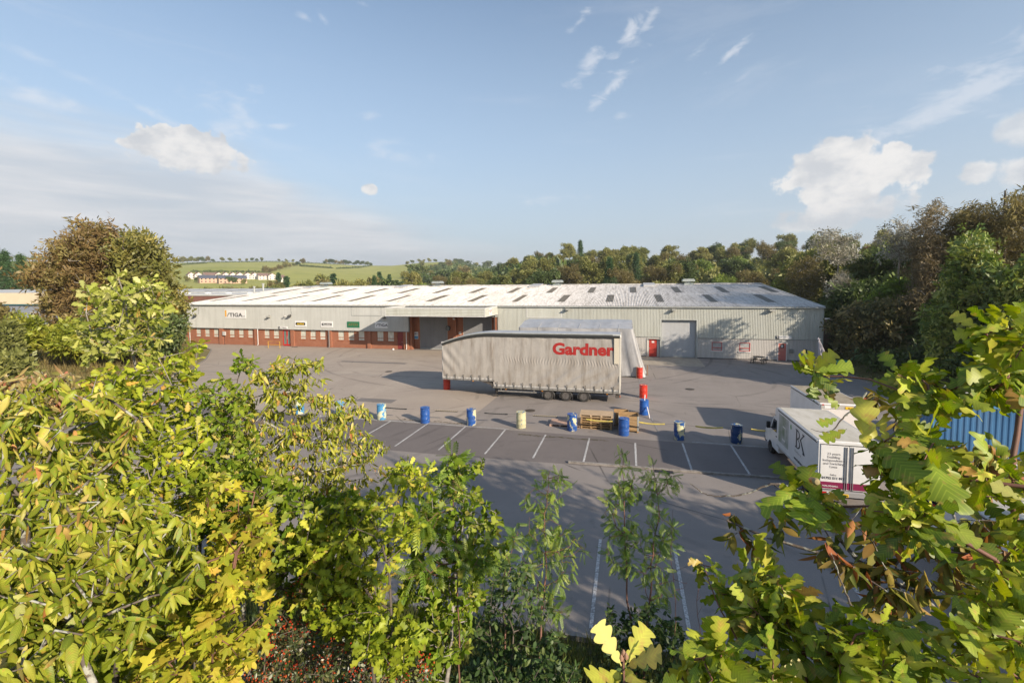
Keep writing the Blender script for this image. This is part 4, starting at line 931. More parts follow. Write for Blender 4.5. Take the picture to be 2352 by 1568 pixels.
b = WM(); b.bbox(TX0-.06, TX0+.03, TY0-.02, TY1, 1.3, 4.27, .02); b.bbox(TX0-.1, TX0+.12, TY0-.1, TY0+.15, 4.1, 4.34, .03); b.build('front_bulkhead', mat('bulkhead', (.4, .39, .37), .5), tr)
b = WM(); b.bbox(TX1-.07, TX1+.06, TY0-.04, TY0+.08, .8, 5.1, .015); b.bbox(TX1-.07, TX1+.06, TY1-.08, TY1+.03, .8, 5.1, .015); b.bbox(TX1-.05, TX1+.05, TY0+.08, TY1-.08, 4.85, 5.12, .02); b.bbox(TX1-.05, TX1+.05, TY0+.08, TY1-.08, .75, .95, .02); rf = b.build('rear_frame', mat('rear frame', (.5, .48, .43), .45), tr)
b = WM(); b.bbox(TX1-.55, TX1+.08, TY0-.12, TY0+.1, 4.93, 5.14, .04); b.build('corner_cap', WHITE, rf)
b = WM(); b.box(TX1+.0, TX1+.03, TY0+.08, TY0+1.27, .95, 4.85); b.box(TX1+.0, TX1+.03, TY0+1.29, TY1-.08, .95, 4.85); b.build('rear_door', WHITE, tr)
b = WM(); b.bbox(TX1-.42, TX1-.08, TY0-.13, TY0-.07, 3.0, 4.9, .01); b.build('end_pocket', mat('cream panel', (.6, .55, .44), .5), tr)
CH = mat('chassis', (.05, .048, .045), .65, col2=(.11, .09, .075), ns=4); ALU = mat('aluminium rail', (.33, .32, .3), .45, metal=.3, col2=(.2, .19, .17), ns=5)
b = WM(); b.box(-10.3, TX1, TY0+.02, TY1-.02, .80, .92); b.box(-10.3, TX1, TY0-.03, TY0+.015, .74, .92); b.box(TX0, -10.15, TY0-.02, TY1, 1.26, 1.38); b.prism([(-11.4, 1.26), (-10.45, 1.2), (-10.2, .95), (-10.15, .74), (-10.3, .74), (-10.35, .74), (-10.15, 1.3)][:4]+[(-10.3, .74), (-10.5, 1.0)], 'y', TY0+.02, TY1-.02)
b.box(-10.2, -1.0, TY0+.75, TY0+.9, .5, .8); b.box(-10.2, -1.0, TY1-.9, TY1-.75, .5, .8); b.build('chassis', CH, tr)
b = WM(); b.box(-10.25, TX1-.02, TY0-.075, TY0-.033, .78, .90); b.box(TX0, -10.2, TY0-.06, TY0-.022, 1.28, 1.38); b.build('side_raves', ALU, tr)
b = WM(); b.bbox(-9.85, -6.75, TY0-.03, TY0+.03, .50, .60, .008)
for x in (-9.6, -6.95): b.box(x-.03, x+.03, TY0-.02, TY0+.02, .6, .78)
b.build('side_guard', ALU, tr)
for y in (TY0+.45, TY1-.45):
    b = WM(); b.bbox(-10.2, -10.02, y-.08, y+.08, .12, .8, .01); b.bbox(-10.32, -9.9, y-.15, y+.15, .02, .12, .01); b.build('landing_leg', CH, tr)
TYR = mat('tyre', (.022, .021, .02), .8, col2=(.05, .045, .04), ns=10); RIM = mat('rim', (.16, .15, .14), .5, metal=.3, col2=(.09, .08, .075), ns=8)
def wheel(parent, x, y, r, w, side=-1, name='wheel'):
    """axle along y; side -1 faces the camera"""
    b = WM(); hw = w/2; P_ = [(r*.60, -hw*.8), (r*.66, -hw), (r*.9, -hw), (r, -hw*.75), (r, hw*.75), (r*.9, hw), (r*.66, hw), (r*.6, hw*.8)]
    b.lathe(P_, 32, (x, y, r), 'y'); t = b.build(name, TYR, parent, smooth=True)
    b = WM(); s = side; b.lathe([(r*.62, s*hw*.86), (r*.60, s*hw*.94), (r*.55, s*hw*.9), (r*.50, s*hw*.35), (r*.28, s*hw*.25), (r*.26, s*hw*.75), (r*.1, s*hw*.85)], 28, (x, y, r), 'y'); rm = b.build('rim', RIM, t, smooth=True)
    b = WM()
    for k in range(8):
        a = k*math.pi/4; b.lathe([(.018, s*hw*.3), (.018, s*hw*.46), (.008, s*hw*.48)], 6, (x+r*.40*math.cos(a), y, r+r*.40*math.sin(a)), 'y')
    b.build('wheel_nut', DARK, t); return t
for x in (-5.85, -4.49, -3.13):
    wheel(tr, x, TY0+.2, .42, .36); wheel(tr, x, TY1-.2, .42, .36, 1)
    for y in (TY0+.2, TY1-.2):
        b = WM(); P2 = []; 
        arc = [R(a) for a in range(-5, 200, 12)]
        o_ = [(x+.47*math.cos(a), .385+.47*math.sin(a)) for a in arc]; i_ = [(x+.445*math.cos(a), .385+.445*math.sin(a)) for a in arc][::-1]
        b.prism(o_+i_, 'y', y-.2, y+.2); b.build('mudguard', mat('mudguard', (.10, .10, .10), .6), tr)
    b = WM(); b.box(x+.47, x+.5, TY0+.02, TY0+.4, .13, .42); b.build('mud_flap', DARK, tr)
b = WM(); b.tube([(-5.85, TY0+.3, .385), (-5.85, TY1-.3, .385)], .07, 8); b.tube([(-4.49, TY0+.3, .385), (-4.49, TY1-.3, .385)], .07, 8); b.tube([(-3.13, TY0+.3, .385), (-3.13, TY1-.3, .385)], .07, 8); b.build('axle', CH, tr)
b = WM(); b.bbox(TX1-.3, TX1-.0, TY0+.0, TY1-.0, .45, .62, .02); b.box(TX1-.25, TX1-.12, TY0+.4, TY0+.5, .6, .8); b.box(TX1-.25, TX1-.12, TY1-.5, TY1-.4, .6, .8); bm_ = b.build('rear_bumper', CH, tr)
b = WM(); b.bbox(TX1+.0, TX1+.05, TY0+.05, TY0+.3, .48, .6, .01); b.build('tail_light', mat('amber lens', (.5, .12, .03), .3), bm_)
for x in (-9.2, -6.3, -1.4, -11.9): 
    b = WM(); z = .7 if x > -10 else 1.24; b.bbox(x-.06, x+.06, TY0-.09, TY0-.05, z-.02, z+.03, .005); b.build('marker_light', mat('orange lens', (.6, .22, .02), .3), tr)
# straps with buckles along the bottom hem, seams above them
BK = mat('strap', (.10, .095, .085), .6); SEAM = mat('seam', (.47, .44, .40), .5)
for x in list(np.linspace(-14.1, -10.6, 6))+list(np.linspace(-9.9, -.95, 14)):
    x = float(x); z0 = float(botz(x)); b = WM(); b.box(x-.022, x+.022, TY0-.10, TY0-.085, z0-.12, z0+.34); b.bbox(x-.04, x+.04, TY0-.125, TY0-.09, z0+.06, z0+.2, .008); b.tube([(x-.04, TY0-.1, z0+.3), (x, TY0-.12, z0+.36), (x+.05, TY0-.1, z0+.31)], .012, 5); b.build('buckle_strap', BK, tr)
b = WM()
for x in np.arange(-13.9, -.9, .667):
    x = float(x); zz = np.linspace(float(botz(x))+.25, float(topz(x))-.25, 24); v = []
    for z in zz: d = TY0-float(curt(x, z))-.005; v += [(x-.008, d, float(z)), (x+.008, d, float(z))]
    b.add(v, [(2*i, 2*i+1, 2*i+3, 2*i+2) for i in range(23)])
b.build('seam', SEAM, tr, fix=False)
HEM = mat('hem', (.45, .44, .42), .5)
b = WM()
for x0, x1, z in ((TX0, -10.3, 1.40), (-10.15, TX1-.1, .93)):
    xx = np.linspace(x0, x1, 60); v = []
    for x in xx: v += [(float(x), TY0-.075-.012*math.sin(x*19), z), (float(x), TY0-.085-.012*math.sin(x*19), z+.13)]
    b.add(v, [(2*i, 2*i+2, 2*i+3, 2*i+1) for i in range(59)])
b.build('hem', HEM, tr, fix=False)
t = text('Gardner', 1.19, mat('lettering red', (.36, .022, .018), .5), tr, 'lettering', (-5.45+7.5, 0, 3.62), FRONT, bold=.041, extr=0, sx=1.0)
# lay the lettering on the curtain
import bmesh
bm = bmesh.new(); bm.from_mesh(t.data); bmesh.ops.subdivide_edges(bm, edges=[e for e in bm.edges if e.calc_length() > .2], cuts=3); bm.to_mesh(t.data); bm.free()
co = [v.co.copy() for v in t.data.vertices]; w_ = max(c.x for c in co)-min(c.x for c in co); x_ = min(c.x for c in co); kx = 4.62/w_
for vtx, c in zip(t.data.vertices, co):
    x = (c.x-x_)*kx; dz = -.0*x; vtx.co.x = x; X = -5.50+x; Z = 3.62+c.y
    vtx.co.z = float(curt(X, Z))+.012
t.location.x = -5.50+7.5

# ---------------------------------------------------------------- tarpaulin covered load behind it
tp = thing('covered_stack', 'tall load wrapped in pale grey tarpaulin, sloping at its right end, behind the lettered trailer', 'tarpaulin cover', (-5, 45, 0))
def roundrect(n, x0, x1, y0, y1):
    return None
A0, A1, B0, B1, HT = -10.6, .5, 45.2, 50.4, 4.65
v = []; f = []; ring = []
N = 260; per = []
def perim(t):
    """walk round the footprint: front, right, back, left"""
    L = [A1-A0, B1-B0, A1-A0, B1-B0]; s = t*sum(L)
    if s < L[0]: return A0+s, B0, 0, -1
    s -= L[0]
    if s < L[1]: return A1, B0+s, 1, 0
    s -= L[1]
    if s < L[2]: return A1-s, B1, 0, 1
    return A0, B1-(s-L[2]), -1, 0
lev = [(0, 1), (.12, 1), (.3, 1), (.5, 1), (.7, 1), (.88, 1), (.97, .99), (1.0, .96)]
rows = 26
for j in range(rows):
    u = j/(rows-1); z = HT*u
    for i in range(N):
        x, y, nx, ny = perim(i/N); fl = (1-u)
        d = .05*math.sin(i*.9+2*math.sin(u*3))*fl**.5+.03*math.sin(i*2.3)*fl+.04*math.sin(i*.31)
        if nx == 1: d += 1.25*fl**1.15+.10*math.sin(y*6+z*1.5)*fl
        if nx == 0 and x > A1-1.0: d += .25*fl*(x-A1+1.0)
        xx, yy = x+nx*d, y+ny*d
        if nx == 0: xx += max(0, (x-(A1-2.2))/2.2)*1.25*fl**1.15
        zz = z-.03*math.sin(x*1.1)*u
        if u < .04: zz = .02+.1*abs(math.sin(i*.37))
        v.append((xx, yy, zz))
for j in range(rows-1):
    for i in range(N): f.append((j*N+i, j*N+(i+1) % N, (j+1)*N+(i+1) % N, (j+1)*N+i))
b = WM(); b.add(v, f); b.build('tarpaulin_side', SLV, tp, smooth=False, fix=False).data.polygons.foreach_set('use_smooth', [True]*len(f))
v = []; nx_, ny_ = 60, 14
for j in range(ny_+1):
    for i in range(nx_+1):
        x = A0+(A1-A0)*i/nx_; y = B0+(B1-B0)*j/ny_; t_ = j/ny_
        v.append((x, y, HT-.03*math.sin(x*1.1)+.50*min(t_*1.8, 1)-.03*abs(math.sin(x*2.1))*(1 if 0 < j < ny_ else 0)))
b = WM(); b.add(v, [(j*(nx_+1)+i, j*(nx_+1)+i+1, (j+1)*(nx_+1)+i+1, (j+1)*(nx_+1)+i) for j in range(ny_) for i in range(nx_)]); o = b.build('tarpaulin_top', SLV, tp, fix=False); o.data.polygons.foreach_set('use_smooth', [True]*len(o.data.polygons))
b = WM()
for x in (-8.6, -6.6, -4.6, -2.6, -.8): b.tube([(x, B0-.06, HT-.6), (x, B0+.0, HT+.02), (x+.02, B0+1.3, HT+.24), (x+.05, B1-.6, HT+.52)], .018, 5)
b.build('rope', mat('pale rope', (.5, .5, .48), .7), tp)
for x, y, h in ((.95, 44.9, 1.1), (1.95, 46.6, 1.0)):
    b = WM(); b.prism([(x-.05, y-.04), (x+.05, y-.04), (x+.05, y+.04), (x-.05, y+.04)], 'z', 0, h); b.build('timber_prop', mat('dirty timber', (.24, .15, .09), .8), tp)

# ---------------------------------------------------------------- barrels
def drum_mat(name, base, chips, amt, sc=3.2):
    m = bpy.data.materials.new(name); m.use_nodes = True; g = NT(m.node_tree); p = g.n['Principled BSDF']
    Pp = g.add('ShaderNodeTexCoord').outputs['Object']; w_ = g.add('ShaderNodeObjectInfo').outputs['Random']
    cb = g.add('ShaderNodeCombineXYZ'); g.put(cb.inputs[0], g.math('MULTIPLY', w_, 37.)); 
    va = g.add('ShaderNodeVectorMath', operation='ADD'); g.put(va.inputs[0], g.mapping(Pp, (1, 1, .6))); g.put(va.inputs[1], cb.outputs[0])
    nn = g.noise(va.outputs[0], sc, 5, .6, .4); th = g.math('ADD', 1-amt, 0)
    c = g.mix(g.rng(g.noise(va.outputs[0], 6, 3), .3, .7), base, tuple(x*.75 for x in base))
    c = g.mix(g.rng(nn, 1-amt-.012, 1-amt+.012), c, chips)
    c = g.mix(g.rng(g.noise(va.outputs[0], 14, 4), .66, .69), c, tuple(x*.8 for x in chips))
    g.put(p.inputs['Base Color'], c); p.inputs['Roughness'].default_value = .38; return m
BLUE, CREAM, WHT = (.025, .10, .36), (.58, .55, .34), (.62, .62, .6)
def barrel(x, y, label, m, lid=None, group='blue barrels along the parking bays', rz=0., h=1.01, r=.295, top=None):
    t = thing('barrel', label, 'barrel', (x, y, 0), rz, group)
    pr = [(r-.03, 0), (r-.005, .02), (r, .06)]
    for z in (.30, .58): pr += [(r+.004, z*h-.06), (r+.014, z*h-.03), (r+.014, z*h+.03), (r+.004, z*h+.06)]
    pr += [(r+.002, h-.10), (r-.03, h-.07), (r-.03, h-.05), (r+.012, h-.04), (r+.016, h-.005), (r+.006, h+.006), (r-.02, h)]
    b = MB(); b.lathe(pr, 32); b.build('body', m, t, smooth=True)
    b = MB(); b.lathe([(r-.022, h-.03), (r-.022, h-.012), (r-.05, h-.008)], 32)
    for sx in (-1, 1): b.lathe([(.04, h-.01), (.04, h+.015), (.03, h+.02)], 12, (sx*.15, 0, 0))
    b.build('lid', lid or m, t, smooth=True); return t
D0 = drum_mat('drum blue plain', BLUE, WHT, .30); D1 = drum_mat('drum blue chipped', BLUE, CREAM, .44); D2 = drum_mat('drum blue flaking', (.03, .10, .30), CREAM, .49); D3 = drum_mat('drum cream', CREAM, BLUE, .40)
D4 = drum_mat('drum sky blue', (.08, .30, .55), (.62, .62, .42), .47); D5 = drum_mat('drum navy', (.015, .055, .17), CREAM, .46); LIDB = mat('drum lid blue', (.04, .17, .46), .4, col2=(.06, .25, .55), ns=5)
DR = drum_mat('drum red', (.58, .04, .02), (.30, .12, .35), .34); LIDC = mat('drum lid cream', (.72, .62, .38), .5, col2=(.6, .5, .3), ns=6)
for i, (x, y, m, lb) in enumerate([(-22.2, 27.3, D4, 'pale blue and white barrel half hidden behind leaves at the left'), (-19.0, 27.3, D4, 'blue barrel half hidden in leaves, next right of the most hidden one'),
        (-15.82, 27.27, D4, 'sky blue barrel with yellowish patches, leftmost of the barrels standing clear of leaves'), (-12.65, 27.2, D0, 'plain deep blue barrel with white flecks near its foot, second clear of the leaves'),
        (-9.57, 27.42, D1, 'blue barrel with long cream scars down its front, in front of the trailer'), (-6.34, 27.52, D3, 'mostly cream barrel with blue patches and a blue lid'),
        (-3.2, 27.72, D1, 'blue barrel with cream flakes standing on the flat pallet end, left of the pallet stack'), (-.13, 27.5, D0, 'blue barrel with white scratches in front of the wooden crate'),
        (2.94, 27.43, D2, 'bright blue barrel with large cream patches right of the crate'), (5.97, 27.55, D5, 'dark navy and cream barrel standing in the van shadow')]):
    barrel(x, y, lb, m, LIDB, rz=i*1.3)
t = barrel(1.17, 32.25, 'clean blue barrel with a white pipe leaning on it, in front of the red barrels', drum_mat('drum blue clean', (.02, .11, .42), (.03, .12, .40), .4), None, None)
barrel(1.28, 37.12, 'red barrel with a cream lid, between the clean blue barrel and the far red one', DR, LIDC, 'red barrels')
barrel(1.18, 45.05, 'farthest red barrel, at the foot of the sloping tarpaulin', DR, LIDC, 'red barrels', 2.); barrel(-14.95, 36.6, 'red barrel standing under the raised front deck of the trailer', DR, LIDC, 'red barrels', 1., h=1.16)
def pipe(p0, p1, label, r=.032):
    d = Vector(p1)-Vector(p0); q = Vector(p0)
    b = WM(); b.lathe([(r, 0), (r, d.length)], 12); o = MB(); o.lathe([(r*.7, 0), (r, 0), (r, d.length), (r*.7, d.length)], 14)
    e = o.build('plastic_pipe', mat('pipe white', (.78, .74, .72), .4), None, smooth=True); e.location = p0; e.rotation_euler = d.to_track_quat('Z', 'Y').to_euler(); tag(e, label, 'pipe', 'white plastic pipes')
pipe((1.5, 31.35, .02), (1.35, 31.9, .62), 'white plastic pipe leaning against the front of the clean blue barrel'); pipe((1.19, 32.1, .9), (1.21, 32.25, 1.35), 'short white plastic pipe standing on the lid of the clean blue barrel')
# rope sleeves between the barrels
def sleeve(x0, y0, x1, y1, label, kind, z=.84, sag=.03):
    t = thing('barrier_rope', label, 'rope', ((x0+x1)/2, (y0+y1)/2, z), 0, 'ropes strung between the barrels'); c = Vector(((x0+x1)/2, (y0+y1)/2, z)); d = (Vector((x1, y1, z))-Vector((x0, y0, z))); L = d.length; d.normalize()
    r0, r1 = c-d*1.32, c+d*1.32
    b = WM(); b.tube([tuple(r0+(r1-r0)*k/8-Vector((0, 0, sag*math.sin(math.pi*k/8)))) for k in range(9)], .005, 4); b.build('rope', mat('thin rope', (.12, .11, .1), .8), t)
    n = 14; pts = [tuple(c+d*(L*(k/n-.5))-Vector((0, 0, sag+.05*math.sin(math.pi*k/n)*(1 if kind == 'y' else .2)))) for k in range(n+1)]
    if kind == 'y': b = WM(); b.tube(pts, .045, 8); b.build('foam_sleeve', mat('foam yellow', (.68, .52, .10), .7, col2=(.45, .38, .12), ns=3), t, smooth=True)
    else:
        b = WM(); b.tube(pts, .040, 6); b.build('sleeve', mat('black sleeve', (.03, .03, .03), .6), t)
        b = WM(); m = CREAM if kind == 's' else BLUE
        for k in range(0, 12):
            a, e = c+d*(L*((k+.15)/12-.5)), c+d*(L*((k+.75)/12-.5)); o = Vector((0, -.012, .012)); o2 = Vector((0, 0, -sag))
            b.tube([tuple(a+o+o2), tuple(e+o+o2)], .030 if kind == 's' else .02, 5)
        b.build('stripe', mat('stripe cream', (.42, .36, .25), .6) if kind == 's' else mat('stripe grey', (.2, .19, .17), .6), t)
sleeve(-15.5, 27.25, -13.95, 27.2, 'black sleeve on the rope between the sky blue and the plain blue barrel', 'k'); sleeve(-12.0, 27.3, -10.5, 27.4, 'black and cream sleeve in front of the trailer landing legs', 's'); sleeve(-8.7, 27.45, -7.2, 27.5, 'black sleeve left of the mostly cream barrel', 'k')
sleeve(-5.6, 27.55, -4.1, 27.65, 'black and cream sleeve right of the mostly cream barrel', 's'); sleeve(.72, 27.55, 2.16, 27.5, 'yellow foam sleeve hanging right of the wooden crate', 'y'); sleeve(3.8, 27.45, 5.25, 27.5, 'olive yellow foam sleeve in the middle of the van shadow edge', 'y'); sleeve(6.7, 27.55, 7.7, 27.5, 'yellow foam sleeve beside the front wheel of the lettered van', 'y'); sleeve(-2.35, 27.62, -.8, 27.52, 'yellow foam sleeve lying across the front of the pallet stack', 'y', .8)

# ---------------------------------------------------------------- pallets and crate
WOOD = mat('pallet wood', (.42, .27, .13), .8, col2=(.30, .19, .09), ns=3, sc=(1, 6, 6), bump=.3, bs=12); WOODP = mat('pallet wood pale', (.55, .40, .25), .8, col2=(.42, .30, .18), ns=2, sc=(1, 5, 5))
WOODK = mat('pallet wood pink', (.50, .33, .25), .8, col2=(.42, .27, .19), ns=2, sc=(1, 4, 4))
def pallet(x, y, z, label, m, L=1.85, Wd=1.1, rz=0., solid=False):
    t = thing('pallet', label, 'pallet', (x, y, z), rz, 'wooden pallets'); b = MB()
    if solid: b.box(-L/2, L/2, -Wd/2, Wd/2, .115, .135)
    else:
        n = 7
        for i in range(n): a = -Wd/2+i*(Wd-.1)/(n-1); b.box(-L/2, L/2, a, a+.1, .115, .137)
    b.build('deck', m, t); b = MB()
    for i in range(4): a = -L/2+i*(L-.1)/3; b.box(a, a+.1, -Wd/2, Wd/2, .022, .114)
    b.build('bearer', m, t); b = MB()
    for i in range(3): a = -Wd/2+i*(Wd-.1)/2; b.box(-L/2, L/2, a, a+.1, 0, .0215)
    b.build('bottom_board', m, t); return t
pallet(-3.72, 28.85, 0, 'flat pinkish pallet with a boarded top on the ground behind the barrel', WOODK, 1.95, 1.25, .03, True)
lbs = ['lowest pallet of the stack', 'second pallet from the ground in the stack', 'third pallet from the ground in the stack', 'fourth pallet from the ground in the stack', 'fifth pallet of the stack, under the pale topmost one']
for k, lb in enumerate(lbs): pallet(-1.78+random.uniform(-.03, .03), 28.75+random.uniform(-.03, .03), .012+k*.142, lb, WOOD, 1.88, 1.1, random.uniform(-.02, .02))
pallet(-1.80, 28.78, .012+5*.142+.02, 'pale boarded pallet on top of the stack', WOODP, 2.0, 1.15, .01, True)
def crate(x, y, label, m, rz, h=1.0, L=1.18, Wd=1.0):
    t = thing('crate', label, 'crate', (x, y, 0), rz); b = MB()
    for a in (-L/2, -.05, L/2-.1): b.box(a, a+.1, -Wd/2, Wd/2, 0, .1)
    b.box(-L/2, L/2, -Wd/2, Wd/2, .101, .12); b.build('base', m, t)
    for nm, bx in (('front_board', (-L/2, L/2, -Wd/2, -Wd/2+.02)), ('back_board', (-L/2, L/2, Wd/2-.02, Wd/2))):
        b = MB(); k = 4; hh = (h-.14)/k
        for i in range(k): b.box(bx[0], bx[1], bx[2]+random.uniform(0, .004), bx[3], .14+i*hh, .14+(i+1)*hh-.012)
        b.build(nm, m, t)
    for s in (-1, 1):
        b = MB(); xx = s*(L/2-.012)
        for i in range(4): b.box(xx-.012, xx+.012, -Wd/2+.022, Wd/2-.022, .14+i*(h-.14)/4, .14+(i+1)*(h-.14)/4-.012)
        b.build('side_board', m, t)
    b = MB()
    for s in (-1, 1): b.box(s*(L/2-.04)-.04, s*(L/2-.04)+.04, -Wd/2-.012, -Wd/2-.001, .1, h)
    b.build('corner_strap', TRIM, t)
crate(.12, 28.55, 'open wooden crate with metal corners behind the white scratched blue barrel', WOOD, .02); crate(-.32, 29.7, 'lower wooden crate tucked behind the open one', WOOD, .05, .85, .9, .9)

# ---------------------------------------------------------------- vans
VW = mat('van white', (.74, .74, .74), .3, coat=.3, col2=(.68, .68, .67), ns=2); RUB = mat('rubber', (.02, .02, .02), .7); VROOF = mat('van roof', (.62, .58, .50), .6, col2=(.50, .46, .37), ns=2, sc=(1, .4, 1)); VROOF2 = mat('dirty van roof', (.40, .34, .24), .7, col2=(.27, .22, .15), ns=2.5)
LRED = mat('red lens', (.5, .02, .015), .25); LAMB = mat('amber lens 2', (.6, .2, .03), .25); PLATE = mat('yellow plate', (.75, .48, .02), .45)
VGL = mat('van glass', (.02, .025, .03), .06, spec=.8); CHR = mat('bare metal', (.4, .4, .4), .35, metal=.5)
def box_van(loc, rz, label, name='box_van', x0=0, x1=2.13, y0=0, y1=5.0, zb=.85, zt=2.72, roofm=VROOF, doors=True, stripe=None, cab=True):
    """tail at y=0, cab towards +y"""
    t = thing(name, label, 'van', loc, rz)
    b = MB(); b.bbox(x0, x1, y0, y1, zb, zt, .035); bx = b.build('box_body', VW, t)
    b = MB(); b.box(x0+.06, x1-.06, y0+.06, y1-.06, zt+.002, zt+.012); b.build('roof_panel', roofm, bx)
    b = MB()
    for x in (x0, x1): b.tube([(x, y0+.04, zt-.04), (x, y1-.04, zt-.04)], .045, 6)
    for x in (x0, x1): b.box(x-.012, x+.012, y0+.05, y1-.03, zb-.03, zb+.06)
    b.build('edge_trim', mat('edge trim', (.45, .45, .45), .4), bx)
    b = MB(); b.box(x0-.008, x0+.0, y0+.1, y1-.1, zt-.14, zt-.10); b.build('gutter_line', DARK, bx)
    if not cab:
        t['category'] = 'trailer'; t.name = 'box_trailer'
        b = MB(); b.tube([((x0+x1)/2-.5, y1, .6), ((x0+x1)/2, y1+1.0, .55), ((x0+x1)/2+.5, y1, .6)], .05, 6); b.build('drawbar', RUB, t)
    else:
        b = MB(); b.prism([(y1, zt-.55), (y1+.55, zt-.5), (y1+.5, zt-.15), (y1, zt)], 'x', x0+.06, x1-.06); b.build('roof_fairing', VW, t)
        # cab
        cx0, cx1 = x0+.06, x1-.06
        b = MB(); b.prism([(y1-.1, .45), (y1+2.15, .45), (y1+2.2, .8), (y1+2.05, 1.12), (y1+1.35, 1.32), (y1+.75, 2.08), (y1+.45, 2.2), (y1-.1, 2.2)], 'x', cx0, cx1); cb = b.build('cab', VW, t)
        b = MB(); b.prism([(y1+1.28, 1.38), (y1+.80, 2.0), (y1+.76, 1.98), (y1+1.24, 1.36)], 'x', cx0+.1, cx1-.1); 
        b = MB(); b.add([(cx0+.12, y1+1.33, 1.37), (cx1-.12, y1+1.33, 1.37), (cx1-.2, y1+.81, 2.03), (cx0+.2, y1+.81, 2.03)], [(0, 1, 2, 3)]); b.build('windscreen', VGL, cb)
        for x, s in ((cx0, -1), (cx1, 1)):
            b = MB(); b.prism([(y1+.25, 1.36), (y1+1.15, 1.36), (y1+.72, 1.98), (y1+.25, 1.98)], 'x', min(x, x+s*.012), max(x, x+s*.012)); b.build('side_window', VGL, cb)
            b = MB(); b.bbox(min(x+s*.08, x+s*.26), max(x+s*.08, x+s*.26), y1+.98, y1+1.08, 1.38, 1.72, .02); b.tube([(x, y1+1.02, 1.42), (x+s*.12, y1+1.03, 1.45)], .02, 5); b.build('wing_mirror', RUB, t)
            b = MB(); b.box(min(x, x+s*.02), max(x, x+s*.02), y1+.18, y1+.34, 1.15, 1.19); b.build('door_handle', RUB, cb)
            b = MB(); b.bbox(x-.16 if s > 0 else x, x if s > 0 else x+.16, y1+2.08, y1+2.18, .82, 1.02, .02); b.build('headlight', mat('lamp glass', (.6, .6, .6), .1), cb)
        b = MB(); b.bbox(cx0, cx1, y1+2.1, y1+2.28, .35, .62, .03); b.build('front_bumper', RUB, t)
    ce = 1.5 if cab else -.1
    b = MB(); b.box(x0+.5, x0+.6, y0+.1, y1+ce, .5, .8); b.box(x1-.6, x1-.5, y0+.1, y1+ce, .5, .8); b.box(x0+.1, x1-.1, y0+.1, y0+.2, .45, .6); b.build('chassis', RUB, t)
    for y in ((y0+1.45, y1+1.25) if cab else (y0+1.45, y0+2.3)):
        for x, s in ((x0+.16, -1), (x1-.16, 1)):
            r = .35; b = MB(); b.lathe([(r*.6, -.1), (r*.9, -.115), (r, -.08), (r, .08), (r*.9, .115), (r*.6, .1)], 28, (x, y, r), 'x'); w = b.build('wheel', TYR, t, smooth=True)
            b = MB(); b.lathe([(r*.62, s*.09), (r*.55, s*.095), (r*.5, s*.03), (r*.2, s*.06), (r*.12, s*.07)], 24, (x, y, r), 'x'); b.build('rim', CHR, w, smooth=True)
    for x in (x0+.02, x1-.14):
        b = MB(); b.box(x, x+.12, y0+1.05, y0+1.85, .62, .84); b.build('mudguard', RUB, t)
    # tail
    if doors:
        b = MB(); 
        for a, c in ((x0+.10, (x0+x1)/2-.01), ((x0+x1)/2+.01, x1-.10)): b.bbox(a, c, y0-.025, y0-.002, zb-.03, zt-.16, .006)
        dr = b.build('rear_door', VW, t)
        b = MB()
        for x in ((x0+x1)/2-.14, (x0+x1)/2-.07, (x0+x1)/2+.07, (x0+x1)/2+.14): b.tube([(x, y0-.045, zb-.02), (x, y0-.045, zt-.2)], .014, 6)
        b.build('lock_rod', CHR, dr); b = MB(); b.box(x0+.1, x1-.1, y0-.03, y0-.005, zt-.155, zt-.13); b.build('door_seal', DARK, dr)
        if stripe:
            b = MB(); b.box(x0+.12, x1-.12, y0-.036, y0-.026, zb, zb+.26); b.build('stripe', stripe, dr)
    b = MB(); b.bbox(x0, x1, y0-.12, y0+.02, zb-.28, zb-.06, .02); bp = b.build('rear_bumper', mat('bumper grey', (.3, .3, .3), .5), t)
    for x, s in ((x0+.04, 1), (x1-.44, -1)):
        b = MB(); b.bbox(x, x+.26, y0-.14, y0-.118, zb-.24, zb-.10, .006); b.build('tail_light', LRED, bp); b = MB(); b.bbox(x+.262, x+.40, y0-.14, y0-.118, zb-.24, zb-.10, .006); b.build('reversing_light', mat('clear lens', (.6, .6, .6), .2), bp)
    return t, bx
t, bx = box_van((7.27, 20.05, 0), 0, 'white box van with large black initials and a maroon stripe across its rear doors', stripe=mat('maroon stripe', (.22, .02, .07), .4))
SIDE = (R(90), 0, R(-90))     # writing on the -X side, reads from tail... viewed from -X
NV = mat('logo black', (.015, .017, .03), .4); GRY = mat('grey lettering', (.30, .29, .29), .5)
b = MB()      # the two joined initials: upright stem, bowls, and the K arms
def poly_side(pts, lift=.004): b.add([(-lift, 3.0-y, z) for y, z in pts], [tuple(range(len(pts)))])
def arc(cy, cz, ry, rz_, a0, a1, n=10): return [(cy+ry*math.cos(R(a0+(a1-a0)*i/n)), cz+rz_*math.sin(R(a0+(a1-a0)*i/n))) for i in range(n+1)]
x0_, zb_ = .55, 1.62; Hh = .82
def B_(y, z): return (x0_+y, zb_+z)
poly_side([B_(0, 0), B_(.30, 0), B_(.30, .04), B_(.22, .07), B_(.22, Hh-.07), B_(.30, Hh-.04), B_(.30, Hh), B_(0, Hh), B_(0, Hh-.04), B_(.08, Hh-.07), B_(.08, .07), B_(0, .04)])
for cz, rr, ry in ((.62, .20, .30), (.22, .22, .36)):
    o_ = arc(x0_+.24, zb_+cz, ry, rr, 90, -90); i_ = arc(x0_+.24, zb_+cz, ry-.12, rr-.05, -90, 90)
    for k in range(10): poly_side([o_[k], o_[k+1], i_[10-k-1], i_[10-k]])
